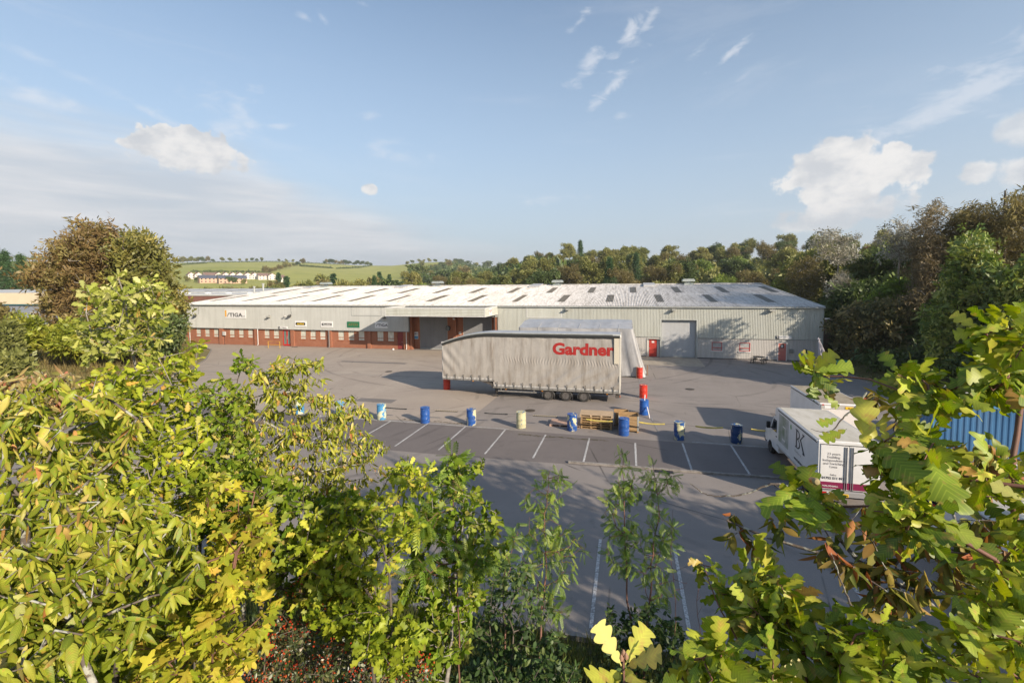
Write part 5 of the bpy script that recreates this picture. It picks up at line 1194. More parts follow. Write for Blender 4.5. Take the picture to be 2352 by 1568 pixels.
poly_side([B_(.50, .44), B_(.60, .44), B_(.98, .74), B_(1.06, Hh-.04), B_(1.06, Hh), B_(.80, Hh), B_(.80, Hh-.04), B_(.88, .75)]); poly_side([B_(.56, .48), B_(.68, .52), B_(1.10, .04), B_(1.18, 0), B_(1.0, -.06), B_(.86, -.02), B_(.92, .04)])
b.build('logo', NV, bx, fix=False)
text('B a K a r e', .15, GRY, bx, 'lettering', (-.005, 3.0-.52, 1.40), SIDE, sx=1.15); text('www.bakare.co.uk', .20, NV, bx, 'lettering', (-.005, 3.0-.45, 1.05), SIDE, bold=.01, sx=.95)
b = MB(); b.box(-.004, -.001, 3.35, 4.75, 1.15, 2.5); b.build('picture_panel', mat('printed photo', (.42, .43, .42), .4, col2=(.16, .22, .13), ns=1.6), bx)
b = MB(); b.box(-.0055, -.0045, 3.75, 4.2, 1.35, 1.42); b.box(-.0055, -.0045, 3.75, 3.80, 1.42, 2.05); b.box(-.0055, -.0045, 3.80, 4.15, 1.98, 2.05); b.build('picture_detail', WHITE, bx)
b = MB(); b.prism([(2.95, 2.26), (3.05, 2.2), (3.13, 2.3), (3.08, 2.42), (3.0, 2.44)], 'x', -.006, -.002); b.build('leaf_mark', mat('leaf green', (.15, .35, .1), .5), bx)
text('23 years\nEnabling\nIndependence\nand Enriching\nLives', .135, GRY, bx, 'lettering', (.55, -.032, 2.18), FRONT, align='CENTER'); text('Sales', .11, GRY, bx, 'lettering', (.55, -.032, 1.36), FRONT, align='CENTER'); text('01752 511 011', .13, NV, bx, 'lettering', (.55, -.032, 1.22), FRONT, align='CENTER', bold=.02)
text('VAUXHALL', .09, WHITE, bx, 'lettering', (.18, -.04, .92), FRONT, bold=.02, sx=1.2)
p = MB(); p.bbox(.52, 1.04, -.165, -.142, .60, .72, .004); pl = p.build('number_plate', PLATE, t); text('VU65 VCA', .105, LET, pl, 'registration', (.78, -.168, .62), FRONT, align='CENTER', bold=.02)
t2, bx2 = box_van((9.95, 27.4, 0), 0, 'white box trailer with a brown stained roof, parked beyond the lettered van', cab=False, y1=4.5, zt=2.5, roofm=VROOF2, doors=False)
b = MB(); b.bbox(.08, 2.05, -.03, -.002, .85, 2.2, .006); sd2 = b.build('rear_shutter', mat('shutter pink white', (.66, .62, .59), .5), t2); b = MB(); b.bbox(.06, 2.07, -.04, -.002, 2.21, 2.44, .006); hd = b.build('rear_header', mat('header grey', (.42, .40, .37), .5), t2)
p = MB(); p.bbox(1.18, 1.82, -.062, -.042, 2.24, 2.37, .004); pl = p.build('number_plate', PLATE, t2); text('56 H', .10, LET, pl, 'registration', (1.4, -.065, 2.26), FRONT, align='CENTER', bold=.02)
for x in (.1, 1.92):
    b = MB(); b.bbox(x, x+.1, -.06, -.04, 2.40, 2.46, .01); b.build('marker_light', LRED, hd)
b = MB(); b.box(.22, .5, -.05, -.041, 2.24, 2.38); b.build('sticker', SW, hd)
box_van((9.6, 13.5, 0), R(-4), 'white van half hidden behind the oak leaves at the lower right', y1=3.6, zt=2.35, zb=.75)[0]

# ---------------------------------------------------------------- container and junk at the right
CB = steel_mat('container blue', (.03, .11, .24), (.045, .14, .29), (.11, .17, .26), .55)
ct = thing('shipping_container', 'blue corrugated steel container half hidden behind the oak leaves', 'container', (15.3, 27.9, 0), R(3.5))
L_, W_, H_ = 9.0, 2.44, 2.59
def corr(b, n, f):
    v = []; k = 0; pts = []
    for i in range(n):
        for tt, d in ((0, 0), (.28, 0), (.5, 1), (.78, 1)): pts.append((i+tt, d))
    pts.append((n, 0)); m_ = len(pts); v = [f(a/n, d, 0) for a, d in pts]+[f(a/n, d, 1) for a, d in pts]; b.add(v, [(i, i+1, m_+i+1, m_+i) for i in range(m_-1)])
b = MB(); corr(b, 32, lambda a, d, z: (.08+a*(L_-.16), .05-d*-.035, .15+z*(H_-.27))); corr(b, 32, lambda a, d, z: (.08+a*(L_-.16), W_-.05-d*.035, .15+z*(H_-.27))); corr(b, 9, lambda a, d, z: (.05+d*.035, .08+a*(W_-.16), .15+z*(H_-.27))); corr(b, 9, lambda a, d, z: (L_-.05-d*.035, .08+a*(W_-.16), .15+z*(H_-.27))); b.build('wall', CB, ct, fix=False)
b = MB(); corr(b, 34, lambda a, d, y: (.08+a*(L_-.16), .06+y*(W_-.12), H_-.03+d*-.0-.03*d)); b.build('roof', steel_mat('container roof', (.08, .22, .40), (.11, .27, .45), (.25, .33, .4), .6), ct, fix=False)
b = MB()
for y in (0, W_-.08):
    b.box(0, L_, y, y+.08, H_-.12, H_); b.box(0, L_, y, y+.08, 0, .15)
for x in (0, L_-.08):
    b.box(x, x+.08, .081, W_-.081, H_-.12, H_-.001); b.box(x, x+.08, .081, W_-.081, 0, .149)
    for y in (0, W_-.08): b.box(x+.001, x+.079, y+.001, y+.079, .15, H_-.12)
b.build('frame', mat('container frame', (.06, .2, .38), .5), ct)
b = MB()
for x, y in ((0, 0), (0, W_), (L_, 0), (L_, W_)):
    b.bbox(x-.02 if x == 0 else x-.16, x+.16 if x == 0 else x+.02, y-.02 if y == 0 else y-.16, y+.16 if y == 0 else y+.02, H_-.11, H_+.01, .01)
b.build('corner_casting', CB, ct)
t = thing('wire_cage', 'white wire cage standing on the roof of the blue container', 'cage', (17.2, 30.1, 2.6), R(5)); b = MB()
for x in (0, 1.7): 
    for y in (0, .8): b.tube([(x, y, 0), (x, y, .42)], .02, 5)
for z in (.05, .42):
    for y in (0, .8): b.tube([(0, y, z), (1.7, y, z)], .018, 5)
    for x in (0, 1.7): b.tube([(x, 0, z), (x, .8, z)], .018, 5)
b.build('wire_frame', WHITE, t)
random.seed(21)
def scrap(x, y, n, w, d, h, label):
    t = thing('scrap_pile', label, 'scrap', (x, y, 0)); A, B2, C2 = MB(), MB(), MB()
    for i in range(n):
        px, py, pz = random.uniform(-w, w), random.uniform(-d, d), random.uniform(.05, h); a = random.uniform(0, 6.3); l = random.uniform(.3, 1.1); tl = random.uniform(-.25, .25)
        q = (px+l*math.cos(a), py+l*math.sin(a), max(.03, pz+l*tl)); (A, B2, C2)[i % 3].tube([(px, py, pz), q], random.uniform(.015, .05), 5)
    for i in range(n//5):
        px, py = random.uniform(-w, w), random.uniform(-d, d); s = random.uniform(.2, .5); z = random.uniform(0, h*.6); C2.bbox(px-s, px+s, py-s*.6, py+s*.6, z, z+random.uniform(.1, .35), .02)
    A.build('bent_bars', WHITE, t); B2.build('pipes', CHR, t); C2.build('dark_scrap', mat('scrap dark', (.05, .045, .045), .6, col2=(.15, .07, .04), ns=4), t)
scrap(15.2, 24.0, 110, 2.6, 1.6, 1.0, 'tangled heap of metal tubes and dark scrap in front of the blue container'); scrap(14.6, 19.2, 90, 2.4, 1.8, .9, 'second heap of white bars and scrap nearer the camera, behind the oak leaves')
t = thing('flat_rack', 'grey slatted metal rack lying beside the scrap heap', 'rack', (12.4, 22.5, 0), R(-12)); b = MB()
for i in range(12): b.box(i*.16, i*.16+.1, 0, 3.0, .72, .76)
b.build('slats', CHR, t); b = MB()
for x in (0, 1.8):
    for y in (.1, 2.8): b.box(x, x+.07, y, y+.07, 0, .72)
b.build('leg', DARK, t)

# ---------------------------------------------------------------- things at the far right corner of the yard
t = thing('wheelie_bin', 'blue four wheeled waste bin with a green lid at the right edge of the yard', 'bin', (20.25, 51.35, 0), R(12)); BB = mat('bin blue', (.01, .12, .42), .45)
b = MB(); b.add([(-.5, -.38, .18), (.5, -.38, .18), (.5, .38, .18), (-.5, .38, .18), (-.66, -.5, 1.12), (.66, -.5, 1.12), (.66, .5, 1.12), (-.66, .5, 1.12)], [(0, 1, 2, 3), (0, 4, 5, 1), (1, 5, 6, 2), (2, 6, 7, 3), (3, 7, 4, 0), (4, 5, 6, 7)]); bd = b.build('body', BB, t)
b = MB(); b.bbox(-.70, .70, -.54, .54, 1.04, 1.13, .02); b.build('rim_lip', BB, t); b = MB(); b.prism([(-.56, 1.14), (.52, 1.14), (.5, 1.24), (.1, 1.32), (-.5, 1.22)], 'x', -.7, .7); b.build('lid', mat('bin green', (.03, .30, .15), .5), t)
b = MB(); b.bbox(-.35, -.08, -.47, -.43, .62, .9, .005); b.build('label', SW, bd); b = MB(); b.box(.25, .6, -.52, -.49, .78, 1.05); b.build('notch', DARK, bd)
for x in (-.42, .42):
    for y in (-.3, .3): b = MB(); b.lathe([(.06, -.025), (.09, -.02), (.09, .02), (.06, .025)], 12, (x, y, .09), 'x'); b.build('caster', RUB, t, smooth=True)
DW = mat('weathered timber', (.11, .09, .075), .85, col2=(.2, .17, .14), ns=3, sc=(6, 1, 1)); DW2 = mat('pale weathered timber', (.26, .23, .2), .85)
t = thing('cable_drum', 'old wooden cable drum used as a table under a closed parasol', 'table', (19.75, 53.9, 0)); b = MB(); b.lathe([(.78, 1.0), (.8, 1.02), (.8, 1.07), (.78, 1.08)], 24); b.build('table_top', DW, t)
b = MB(); b.lathe([(.45, .08), (.45, 1.0)], 16); b.build('core', mat('dark timber', (.035, .03, .028), .9), t); b = MB(); b.lathe([(.62, 0), (.62, .08)], 24); b.build('foot', DW, t)
b = MB()
for k in range(10): a = k*math.pi/5; b.prism([(.47*math.cos(a-.1), .47*math.sin(a-.1)), (.5*math.cos(a), .5*math.sin(a)), (.47*math.cos(a+.1), .47*math.sin(a+.1))], 'z', .08, 1.0)
b.build('stave', DW, t)
t = thing('parasol', 'closed pale parasol leaning out of the cable drum table', 'parasol', (19.75, 53.9, 1.08)); b = MB(); tl = Vector((-.30, .55, 2.1)); 
b.tube([(0, 0, -1.0), tuple(tl*1.02)], .022, 6); b.build('pole', CHR, t)
b = MB(); v = []; n = 20; rows_ = 9
PT = [(.30, .05), (.29, .2), (.24, .7), (.17, 1.25), (.10, 1.7), (.05, 2.0), (.14, 2.02), (.02, 2.2)]
for r, h in PT:
    for k in range(n):
        a = 2*math.pi*k/n; q = r*(1+.28*(1 if k % 2 else -1)*(1 if r > .06 else 0)); ax = tl.normalized(); v.append((ax.x*h+q*math.cos(a), ax.y*h+q*math.sin(a), ax.z*h))
b.add(v, [(i*n+k, i*n+(k+1) % n, (i+1)*n+(k+1) % n, (i+1)*n+k) for i in range(len(PT)-1) for k in range(n)]); b.build('canopy', mat('parasol cloth', (.55, .51, .52), .8), t)
t = thing('picnic_table', 'round weathered picnic table with attached benches in front of the warehouse', 'picnic table', (14.25, 56.2, 0), R(20)); b = MB(); b.lathe([(.62, .72), (.64, .74), (.62, .76)], 20); b.build('table_top', DW, t)
for k in range(4):
    a = k*math.pi/2; c, s = math.cos(a), math.sin(a); b = MB()
    pts = [(1.02*math.cos(a+q)*1.0, 1.02*math.sin(a+q)) for q in (-.45, -.15, .15, .45)]+[(.76*math.cos(a+q), .76*math.sin(a+q)) for q in (.45, .15, -.15, -.45)]
    b.prism(pts, 'z', .43, .47); b.build('bench', DW, t)
    b = MB(); b.tube([(.2*c, .2*s, .45), (.9*c, .9*s, .38)], .04, 5); b.tube([(.88*c, .88*s, .43), (.95*c, .95*s, 0)], .04, 5); b.tube([(.5*c, .5*s, .72), (.62*c, .62*s, 0)], .035, 5); b.build('leg', DW, t)
t = thing('hoop_barrier', 'yellow metal hoop barrier in front of the red entrance doors', 'barrier', (-49.85, 56.4, 0)); b = MB()
YBM = mat('barrier yellow', (.62, .36, .04), .5)
b.tube([(-1, 0, 0), (-1, 0, .93), (-.97, 0, .97), (.97, 0, .97), (1, 0, .93), (1, 0, 0)], .035, 8); b.build('hoop', YBM, t); b = MB(); b.tube([(-.97, 0, .5), (.97, 0, .5)], .03, 8); b.build('cross_rail', YBM, t)
t = thing('trolley', 'blue and red trolley left by the end of the brick wall', 'trolley', (-69.2, 57.0, .05), R(30)); b = MB(); b.bbox(-.4, .4, -.3, .3, .3, .95, .03); b.build('tub', BB, t); b = MB(); b.tube([(-.5, -.2, .1), (-.7, -.2, 1.1), (-.7, .2, 1.1), (-.5, .2, .1)], .03, 6); b.build('handle', REDP, t); b = MB()
for x in (-.3, .3):
    for y in (-.25, .25): b.lathe([(.1, -.03), (.1, .03)], 12, (x, y, .1), 'x')
b.build('wheels', RUB, t)
o = MB(); o.bbox(-.42, .42, -.22, .22, .0, .02, .004); 
for i in range(9): o.box(-.38+i*.09, -.34+i*.09, -.18, .18, .019, .03)
e = o.build('drain_grate', DARK); e.location = (1.75, 22.45, .008); tag(e, 'dark iron drain grate set beside the long low kerb', 'drain')
o = MB(); o.bbox(-.5, .5, -.06, .06, 0, .05, .015); e = o.build('kerb_stop', RUB); e.location = (-47.6, 57.9, .004); tag(e, 'small dark rubber block on the tarmac by the brick wall', 'kerb stop')
b = MB(); b.lathe([(.12, 0), (.16, .1), (.1, .2), (.03, .24)], 10); e = b.build('litter_bag', SW, None, smooth=True); e.location = (-31.6, 58.0, .006); tag(e, 'small white bag of litter by the brown door', 'bag')
# ---------------------------------------------------------------- buildings behind
def block(name, label, cat, loc, rz, L, Wd, h, rh, wm, rm, group=None, wins=0, wcol=None, ridge='x', eave=.3):
    """plain gabled building, length along local x"""
    t = thing(name, label, cat, loc, rz, group); b = MB()
    b.prism([(0, -.5), (Wd, -.5), (Wd, h), (Wd/2, h+rh-.03), (0, h)], 'x', 0, L); w = b.build('wall', wm, t)
    b = MB(); e = eave; s = rh/(Wd/2)
    b.prism([(-e, h-e*s), (Wd/2, h+rh), (Wd+e, h-e*s), (Wd+e, h-e*s+.15), (Wd/2, h+rh+.17), (-e, h-e*s+.15)], 'x', -e, L+e); b.build('roof', rm, t)
    return t, w
WROOF = mat('white sheet roof', (.60, .60, .58), .6, col2=(.48, .48, .46), ns=.4, sc=(1, .3, 1)); PINKW = mat('grey pink wall', (.38, .33, .31), .8)
BR2 = brickmat('dark red brick', (.22, .08, .06), (.18, .07, .05), (.2, .15, .12))
# rear factory (white roofs behind the left end of the warehouse)
rf = thing('rear_factory', 'low factory with white roofs and a dark red brick wall, behind the warehouse', 'factory', (-96, 92, 0))
def RB(b, n, m): return b.build(n, m, rf)
b = WM(); b.box(-126, -69.2, 92, 92.3, 0, 6.9); RB(b, 'brick_wall', BR2)
b = WM(); b.box(-126.2, -69, 91.8, 118, 6.9, 7.25); RB(b, 'flat_roof', WROOF)
b = WM()
b.prism([(118, 7.0), (118, 7.6), (134, 8.55), (150, 7.6), (150, 7.0)], 'x', -170, -70); RB(b, 'rear_roof', WROOF)
b = WM()
for x in range(-160, -75, 9): b.prism([(121, 7.80), (131, 8.40), (131, 8.43), (121, 7.83)], 'x', x, x+1.2)
RB(b, 'rooflights', RL)
b = WM()
for x in range(-120, -75, 7): b.lathe([(.9, 7.25), (.8, 7.45), (.45, 7.62), (.1, 7.68)], 14, (x, 104, 0))
RB(b, 'roof_dome', WHITE)
for x, h in ((-88.3, 9.6), (-91.0, 8.9)):
    b = WM(); b.tube([(x, 97, 7.2), (x, 97, h)], .22, 10); b.tube([(x, 97, h), (x, 97, h+.25)], .33, 10); RB(b, 'flue', TRIM)
b = WM(); b.tube([(-124, 100, 7.75), (-72, 100, 7.75)], .04, 4)
for x in range(-124, -71, 4): b.tube([(x, 100, 7.2), (x, 100, 7.8)], .03, 4)
RB(b, 'roof_railing', TRIM)
# blue grey office building, far left
BG = mat('blue grey sheeting', (.25, .28, .33), .5, col2=(.30, .33, .38), ns=.3, sc=(.3, .3, 12)); CRM = mat('cream fascia', (.72, .60, .42), .5, col2=(.66, .55, .38), ns=.4)
lb_ = thing('office_building', 'blue grey industrial building with a deep cream fascia, at the left edge behind the larch', 'building', (-150, 66, 0), R(3))
def LBd(b, n, m, p=None): return b.build(n, m, p or lb_)
b = MB(); b.box(0, 45, 0, 22, -.5, 5.6); w = LBd(b, 'wall', BG)
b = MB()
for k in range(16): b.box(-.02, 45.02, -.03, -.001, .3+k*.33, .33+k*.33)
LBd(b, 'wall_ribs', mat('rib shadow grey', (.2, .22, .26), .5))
b = MB(); b.box(-.3, 45.3, -.35, -.03, 5.55, 5.75); LBd(b, 'teal_trim', mat('teal', (.03, .14, .17), .4))
b = MB(); b.prism([(-.3, 5.76), (-.05, 8.05), (3, 8.2), (3, 5.76)], 'x', -.3, 45.3); LBd(b, 'fascia', CRM)
b = MB(); b.prism([(-.05, 8.06), (3, 8.21), (11, 8.75), (22.3, 8.0), (22.3, 5.6), (3.0, 5.62), (3.0, 8.0)], 'x', -.25, 45.25); LBd(b, 'roof', WROOF)
for x in (31.5, 34.5, 40.5):
    b = MB(); b.box(x, x+2.4, -.06, -.031, 2.6, 4.1); f = LBd(b, 'window', GLD); b = MB()
    for q in (0, .78, 1.56, 2.34): b.box(x+q-.0, x+q+.07, -.09, -.061, 2.6, 4.1)
    b.box(x, x+2.4, -.09, -.061, 4.0, 4.1); b.box(x, x+2.4, -.09, -.061, 2.55, 2.66); b.box(x+.78, x+1.56, -.085, -.061, 3.5, 3.56); LBd(b, 'frame', WHITE, f)
# houses on the hillside
RTILE = mat('brown tile roof', (.19, .12, .10), .85, col2=(.25, .17, .14), ns=.5); HW = mat('white render', (.64, .59, .55), .8); HO = mat('orange brick house', (.55, .36, .26), .85); SOLAR = mat('slate roof', (.10, .11, .14), .5)
hd_ = ['white gabled house at the %s of the hillside row', ]
def house(px, py, wpx, label, wm=HW, rm=RTILE, depth=9, h=4.8, rh=2.7, gable=True, group='houses in rows on the hillside', d=None):
    p = hit(px, py, 300) if d is None else None
    if p is None: return
    dist = math.hypot(p.x, p.y); L = wpx*dist/1060*math.cos(R(30)); br = math.atan2(p.x, p.y)
    t = thing('house', label, 'house', tuple(p), -br+R(12), group)
    L = max(L, 6)
    b = MB(); 
    if gable: b.prism([(-L/2, -2), (L/2, -2), (L/2, h), (0, h+rh-.1), (-L/2, h)], 'y', 0, depth)
    else: b.prism([(0, -2), (depth, -2), (depth, h), (depth/2, h+rh-.1), (0, h)], 'x', -L/2, L/2)
    b.build('wall', wm, t); b = MB(); e = .4
    if gable: s = rh/(L/2); b.prism([(-L/2-e, h-e*s), (0, h+rh), (L/2+e, h-e*s), (L/2+e, h-e*s+.3), (0, h+rh+.3), (-L/2-e, h-e*s+.3)], 'y', -e, depth+e)
    else: s = rh/(depth/2); b.prism([(-e, h-e*s), (depth/2, h+rh), (depth+e, h-e*s), (depth+e, h-e*s+.3), (depth/2, h+rh+.3), (-e, h-e*s+.3)], 'x', -L/2-e, L/2+e)
    b.build('roof', rm, t); k = max(2, int(L/3.2))
    for z in (.9, 3.4):
        b = MB()
        for i in range(k): x = -L/2+L*(i+.5)/k; b.box(x-.55, x+.55, -.06, .02, z, z+1.15)
        b.build('window_row', GLD, t)
    b = MB(); b.box(-L/4-.3, -L/4+.3, depth/2-.3, depth/2+.3, h+rh-1.2, h+rh+1.0); b.build('chimney', rm, t)
hs_ = [(440, 641, 13, 'white gabled house at the left end of the hillside row'), (457, 641, 15, 'second white gabled house from the left on the hillside'), (484, 641.5, 24, 'long white house with its eaves towards us, left of the middle of the row', 0), (503, 641, 14, 'white gable right of the long white house'), (520, 641, 15, 'white gabled house fourth from the left, over the orange terrace'),
    (536, 641, 14, 'white gabled house above the middle of the orange terraces'), (552, 641, 15, 'white gabled house above the right orange terrace'), (570, 641.5, 15, 'white gable seventh along the hillside row'), (586, 641.5, 15, 'white gable just left of the last long white house'), (606, 643, 22, 'long white house near the right end of the hillside row', 0), (626, 643, 17, 'rightmost white house of the hillside row, beside the trees')]
for q in hs_: house(*q[:4], gable=len(q) < 5)
house(487, 650, 46, 'left orange brick terrace with a dark roof below the white houses', HO, SOLAR, gable=False); house(536, 651, 56, 'right orange brick terrace with a dark roof below the white houses', HO, SOLAR, gable=False)
house(648, 648, 12, 'lone white house half hidden in the trees right of the row', gable=False)

# ---------------------------------------------------------------- far and middle trees
BARK = mat('bark', (.14, .115, .09), .9, col2=(.08, .065, .05), ns=6, bump=.4); BARKP = mat('pale bark', (.34, .31, .27), .85, col2=(.16, .14, .12), ns=14, bump=.4); BARKR = mat('reddish bark', (.22, .10, .065), .7, col2=(.13, .07, .05), ns=9); BARKL = mat('lichen bark', (.13, .105, .085), .9, col2=(.38, .38, .32), ns=16, bump=.5, lo=.5, hi=.56)
LF_OLIVE = leafmat('foliage olive', [(0, (0.142, 0.162, 0.0418)), (.5, (0.228, 0.237, 0.0665)), (1, (0.323, 0.294, 0.095))], .3, .03, hue=.55)
LF_DARK = leafmat('foliage dark', [(0, (0.0595, 0.0935, 0.0306)), (.6, (0.102, 0.145, 0.0425)), (1, (0.17, 0.187, 0.0595))], .25, .03, hue=.4)
LF_GREEN = leafmat('foliage green', [(0, (0.12, 0.18, 0.03)), (.6, (0.195, 0.27, 0.045)), (1, (0.33, 0.375, 0.075))], .35, .04, hue=.4)
LF_BROWN = leafmat('foliage russet', [(0, (.14, .12, .05)), (.5, (.20, .165, .06)), (1, (.29, .25, .09))], .3, .03, hue=.4)
LF_PALE = leafmat('foliage pale willow', [(0, (0.221, 0.221, 0.091)), (.5, (0.312, 0.286, 0.117)), (1, (0.39, 0.325, 0.156))], .35, .04, hue=.3)
LF_CON = leafmat('foliage conifer', [(0, (0.034, 0.0765, 0.0306)), (.6, (0.0595, 0.119, 0.0425)), (1, (0.102, 0.162, 0.051))], .15, .03, hue=.3)
def crown_pts(n, kind, rad, h):
    out = []
    if kind == 'round':
        nb = 11; bl = [(rng.normal()*rad*.38, rng.normal()*rad*.38, h*rng.uniform(.42, .86), rad*rng.uniform(.32, .5)) for _ in range(nb)]+[(0, 0, h*.62, rad*.62)]
        while len(out) < n:
            x, y, z, r = bl[rng.integers(len(bl))]; d = rng.normal(size=3); d /= np.linalg.norm(d); q = rng.uniform(.45, 1)**.5
            if d[2] < -.45: continue
            out.append((x+d[0]*r*q, y+d[1]*r*q, z+d[2]*r*q*.85))
    elif kind == 'cone':
        while len(out) < n:
            u = rng.uniform(0, 1)**.8; z = h*(.12+.88*u); r = rad*(1-u)**.85*rng.uniform(.35, 1); a = rng.uniform(0, 6.28); out.append((r*math.cos(a), r*math.sin(a), z-.15*r))
    elif kind == 'tall':
        while len(out) < n:
            u = rng.uniform(0, 1); z = h*(.2+.8*u); r = rad*math.sin(math.pi*min(1, .12+u*.86))**.7*rng.uniform(.2, 1)**.5; a = rng.uniform(0, 6.28); out.append((r*math.cos(a), r*math.sin(a), z))
    return out
PROTO = {}
def proto(key, kind, rad, h, n, lm, tpl, size, per=1, bark=BARK, **kw):
    tr_ = [(0, 0, 0), (.1, .05, h*.3), (-.1, .1, h*.6), (0, 0, h*.88)]
    t = plant('tree', 'x', 'tree', tr_, crown_pts(n, kind, rad, h), lm, bark, tpl, size, per, h*.07, .014*h/12, .4, 0., .3, rtrunk=h*.02, base=(0, 0, 0), out=.5, **kw)
    PROTO[key] = t; return t
proto('olive', 'round', 5.2, 12, 420, LF_OLIVE, 'tuft', 1.5); proto('olive2', 'round', 4.6, 13, 400, LF_OLIVE, 'tuft', 1.35); proto('dark', 'round', 5.2, 12.5, 440, LF_DARK, 'tuft', 1.5)
proto('green', 'round', 4.2, 9, 330, LF_GREEN, 'tuft', 1.25); proto('brown', 'round', 4.8, 12, 330, LF_BROWN, 'tuftfine', 1.5); proto('pale', 'tall', 3.4, 9, 300, LF_PALE, 'spray', 1.4); proto('cone', 'cone', 3.4, 15, 380, LF_CON, 'spray', 1.5)
proto('bare', 'tall', 3.6, 10, 260, LF_PALE, 'spray', .01, bark=BARKP)
far_ = {}
def small(key, kind, rad, h, n, lm, size):
    return proto(key, kind, rad, h, n, lm, 'tuftbig', size)
small('fo', 'round', 5, 10, 130, LF_OLIVE, 2.3); small('fd', 'round', 5, 10.5, 130, LF_DARK, 2.3); small('fb', 'round', 4.5, 11, 110, LF_BROWN, 2.2); small('fc', 'cone', 3, 13, 110, LF_CON, 1.9)
used = set()
def place(key, x, y, z, s, label, group, sz=None, rz=None):
    src = PROTO[key]; rz = random.uniform(0, 6.28) if rz is None else rz
    sc = (s*random.uniform(.92, 1.12), s*random.uniform(.92, 1.12), s*(sz or random.uniform(.88, 1.15)))
    if key not in used:
        used.add(key); o = src; o.location = (x, y, z); o.rotation_euler = (0, 0, rz); o.scale = sc; o['label'] = label
        if group: o['group'] = group
        return o
    return clone(src, (x, y, z), rz, label, group, sc)
LAB = dict(olive='olive green broadleaf tree in the wood behind the warehouse', olive2='taller olive green tree in the wood behind the warehouse', dark='dark green rounded tree in the wood behind the warehouse', green='bright green lower tree in the wood behind the warehouse',
    brown='russet brown tree in the wood behind the warehouse', pale='pale feathery willow in the wood behind the warehouse roof', cone='dark pointed conifer standing in the wood behind the warehouse', bare='leafless pale twiggy tree behind the warehouse roof',
    fo='small olive tree far off on the hillside', fd='small dark tree far off on the hillside', fb='small russet tree far off on the hillside', fc='small dark conifer far off on the hillside')
GRP = dict(olive='olive trees of the wood', olive2='tall olive trees of the wood', dark='dark trees of the wood', green='bright green trees of the wood', brown='russet trees of the wood', pale='pale willows of the wood', cone='conifers of the wood', bare='bare trees of the wood', fo='olive trees on the far hillside', fd='dark trees on the far hillside', fb='russet trees on the far hillside', fc='conifers on the far hillside')
random.seed(5)
def wood(px0, px1, r0, r1, n, keys, s0, s1, dy=None):
    for i in range(n):
        px = px0+(px1-px0)*(i+random.uniform(-.4, 1.4))/n; b_ = math.radians(bearing(px)); r = random.uniform(r0, r1); x, y = r*math.sin(b_), r*math.cos(b_)
        if XL-6 < x < XR+3 and y < YB+6: r = (YB+10)/math.cos(b_); x, y = r*math.sin(b_), r*math.cos(b_)
        k = random.choice(keys); place(k, x, y, h1(x, y)-.2, random.uniform(s0, s1), LAB[k], GRP[k])
mix1 = ['olive', 'olive', 'olive2', 'dark', 'brown', 'olive2', 'green']
wood(1000, 2050, 118, 140, 22, ['pale', 'green', 'olive', 'brown', 'pale', 'green'], .55, .8)
wood(960, 2080, 145, 180, 22, ['olive', 'olive2', 'brown', 'green', 'pale', 'dark'], .8, 1.0)
wood(960, 2120, 185, 235, 26, mix1, .9, 1.15)
wood(1000, 2150, 240, 300, 28, mix1, 1.0, 1.25)
wood(1130, 2200, 310, 380, 30, ['olive', 'dark', 'brown', 'olive2', 'brown'], 1.0, 1.35)
wood(560, 1000, 170, 260, 10, ['olive', 'dark', 'green', 'olive2', 'brown'], .55, .8)
wood(430, 720, 260, 330, 5, ['fo', 'fd', 'fo', 'fb'], .5, .75)
wood(425, 640, 215, 275, 12, ['fo', 'fd', 'fo', 'fb'], .62, .78)
wood(640, 960, 215, 280, 17, ['fo', 'fd', 'fo', 'fb', 'fc'], .8, 1.1)
wood(640, 960, 300, 420, 6, ['fo', 'fd', 'fc', 'fo'], .9, 1.25)
wood(900, 1110, 430, 600, 4, ['fo', 'fd', 'fb'], 1.2, 1.7)
for px, d, s, k, lb in [(1333, 300, 1.3, 'cone', 'tall lone conifer spire above the skyline of the wood'), (1400, 150, .95, 'cone', 'broad dark green conifer just behind the warehouse ridge'), (1460, 185, .9, 'cone', 'second dark conifer right of the broad one behind the ridge'), (860, 200, .8, 'cone', 'pointed dark tree behind the warehouse, below the green field'), (1150, 125, .8, 'bare', 'leafless pale tree fanning out above the warehouse ridge')]:
    b_ = math.radians(bearing(px)); x, y = d*math.sin(b_), d*math.cos(b_); place(k, x, y, h1(x, y)-.2, s, lb, None)
# left: dark evergreens behind the office building
for px, d, s in ((-60, 190, 1.25), (-20, 185, 1.2), (15, 180, 1.3), (50, 190, 1.2), (85, 185, 1.1), (115, 195, 1.15), (150, 190, 1.1), (190, 190, 1.1)):
    b_ = math.radians(bearing(px)); x, y = d*math.sin(b_), d*math.cos(b_); place('cone', x, y, h1(x, y), s*.93, 'dark evergreen in the row behind the office building at the left edge', 'evergreens at the left edge')
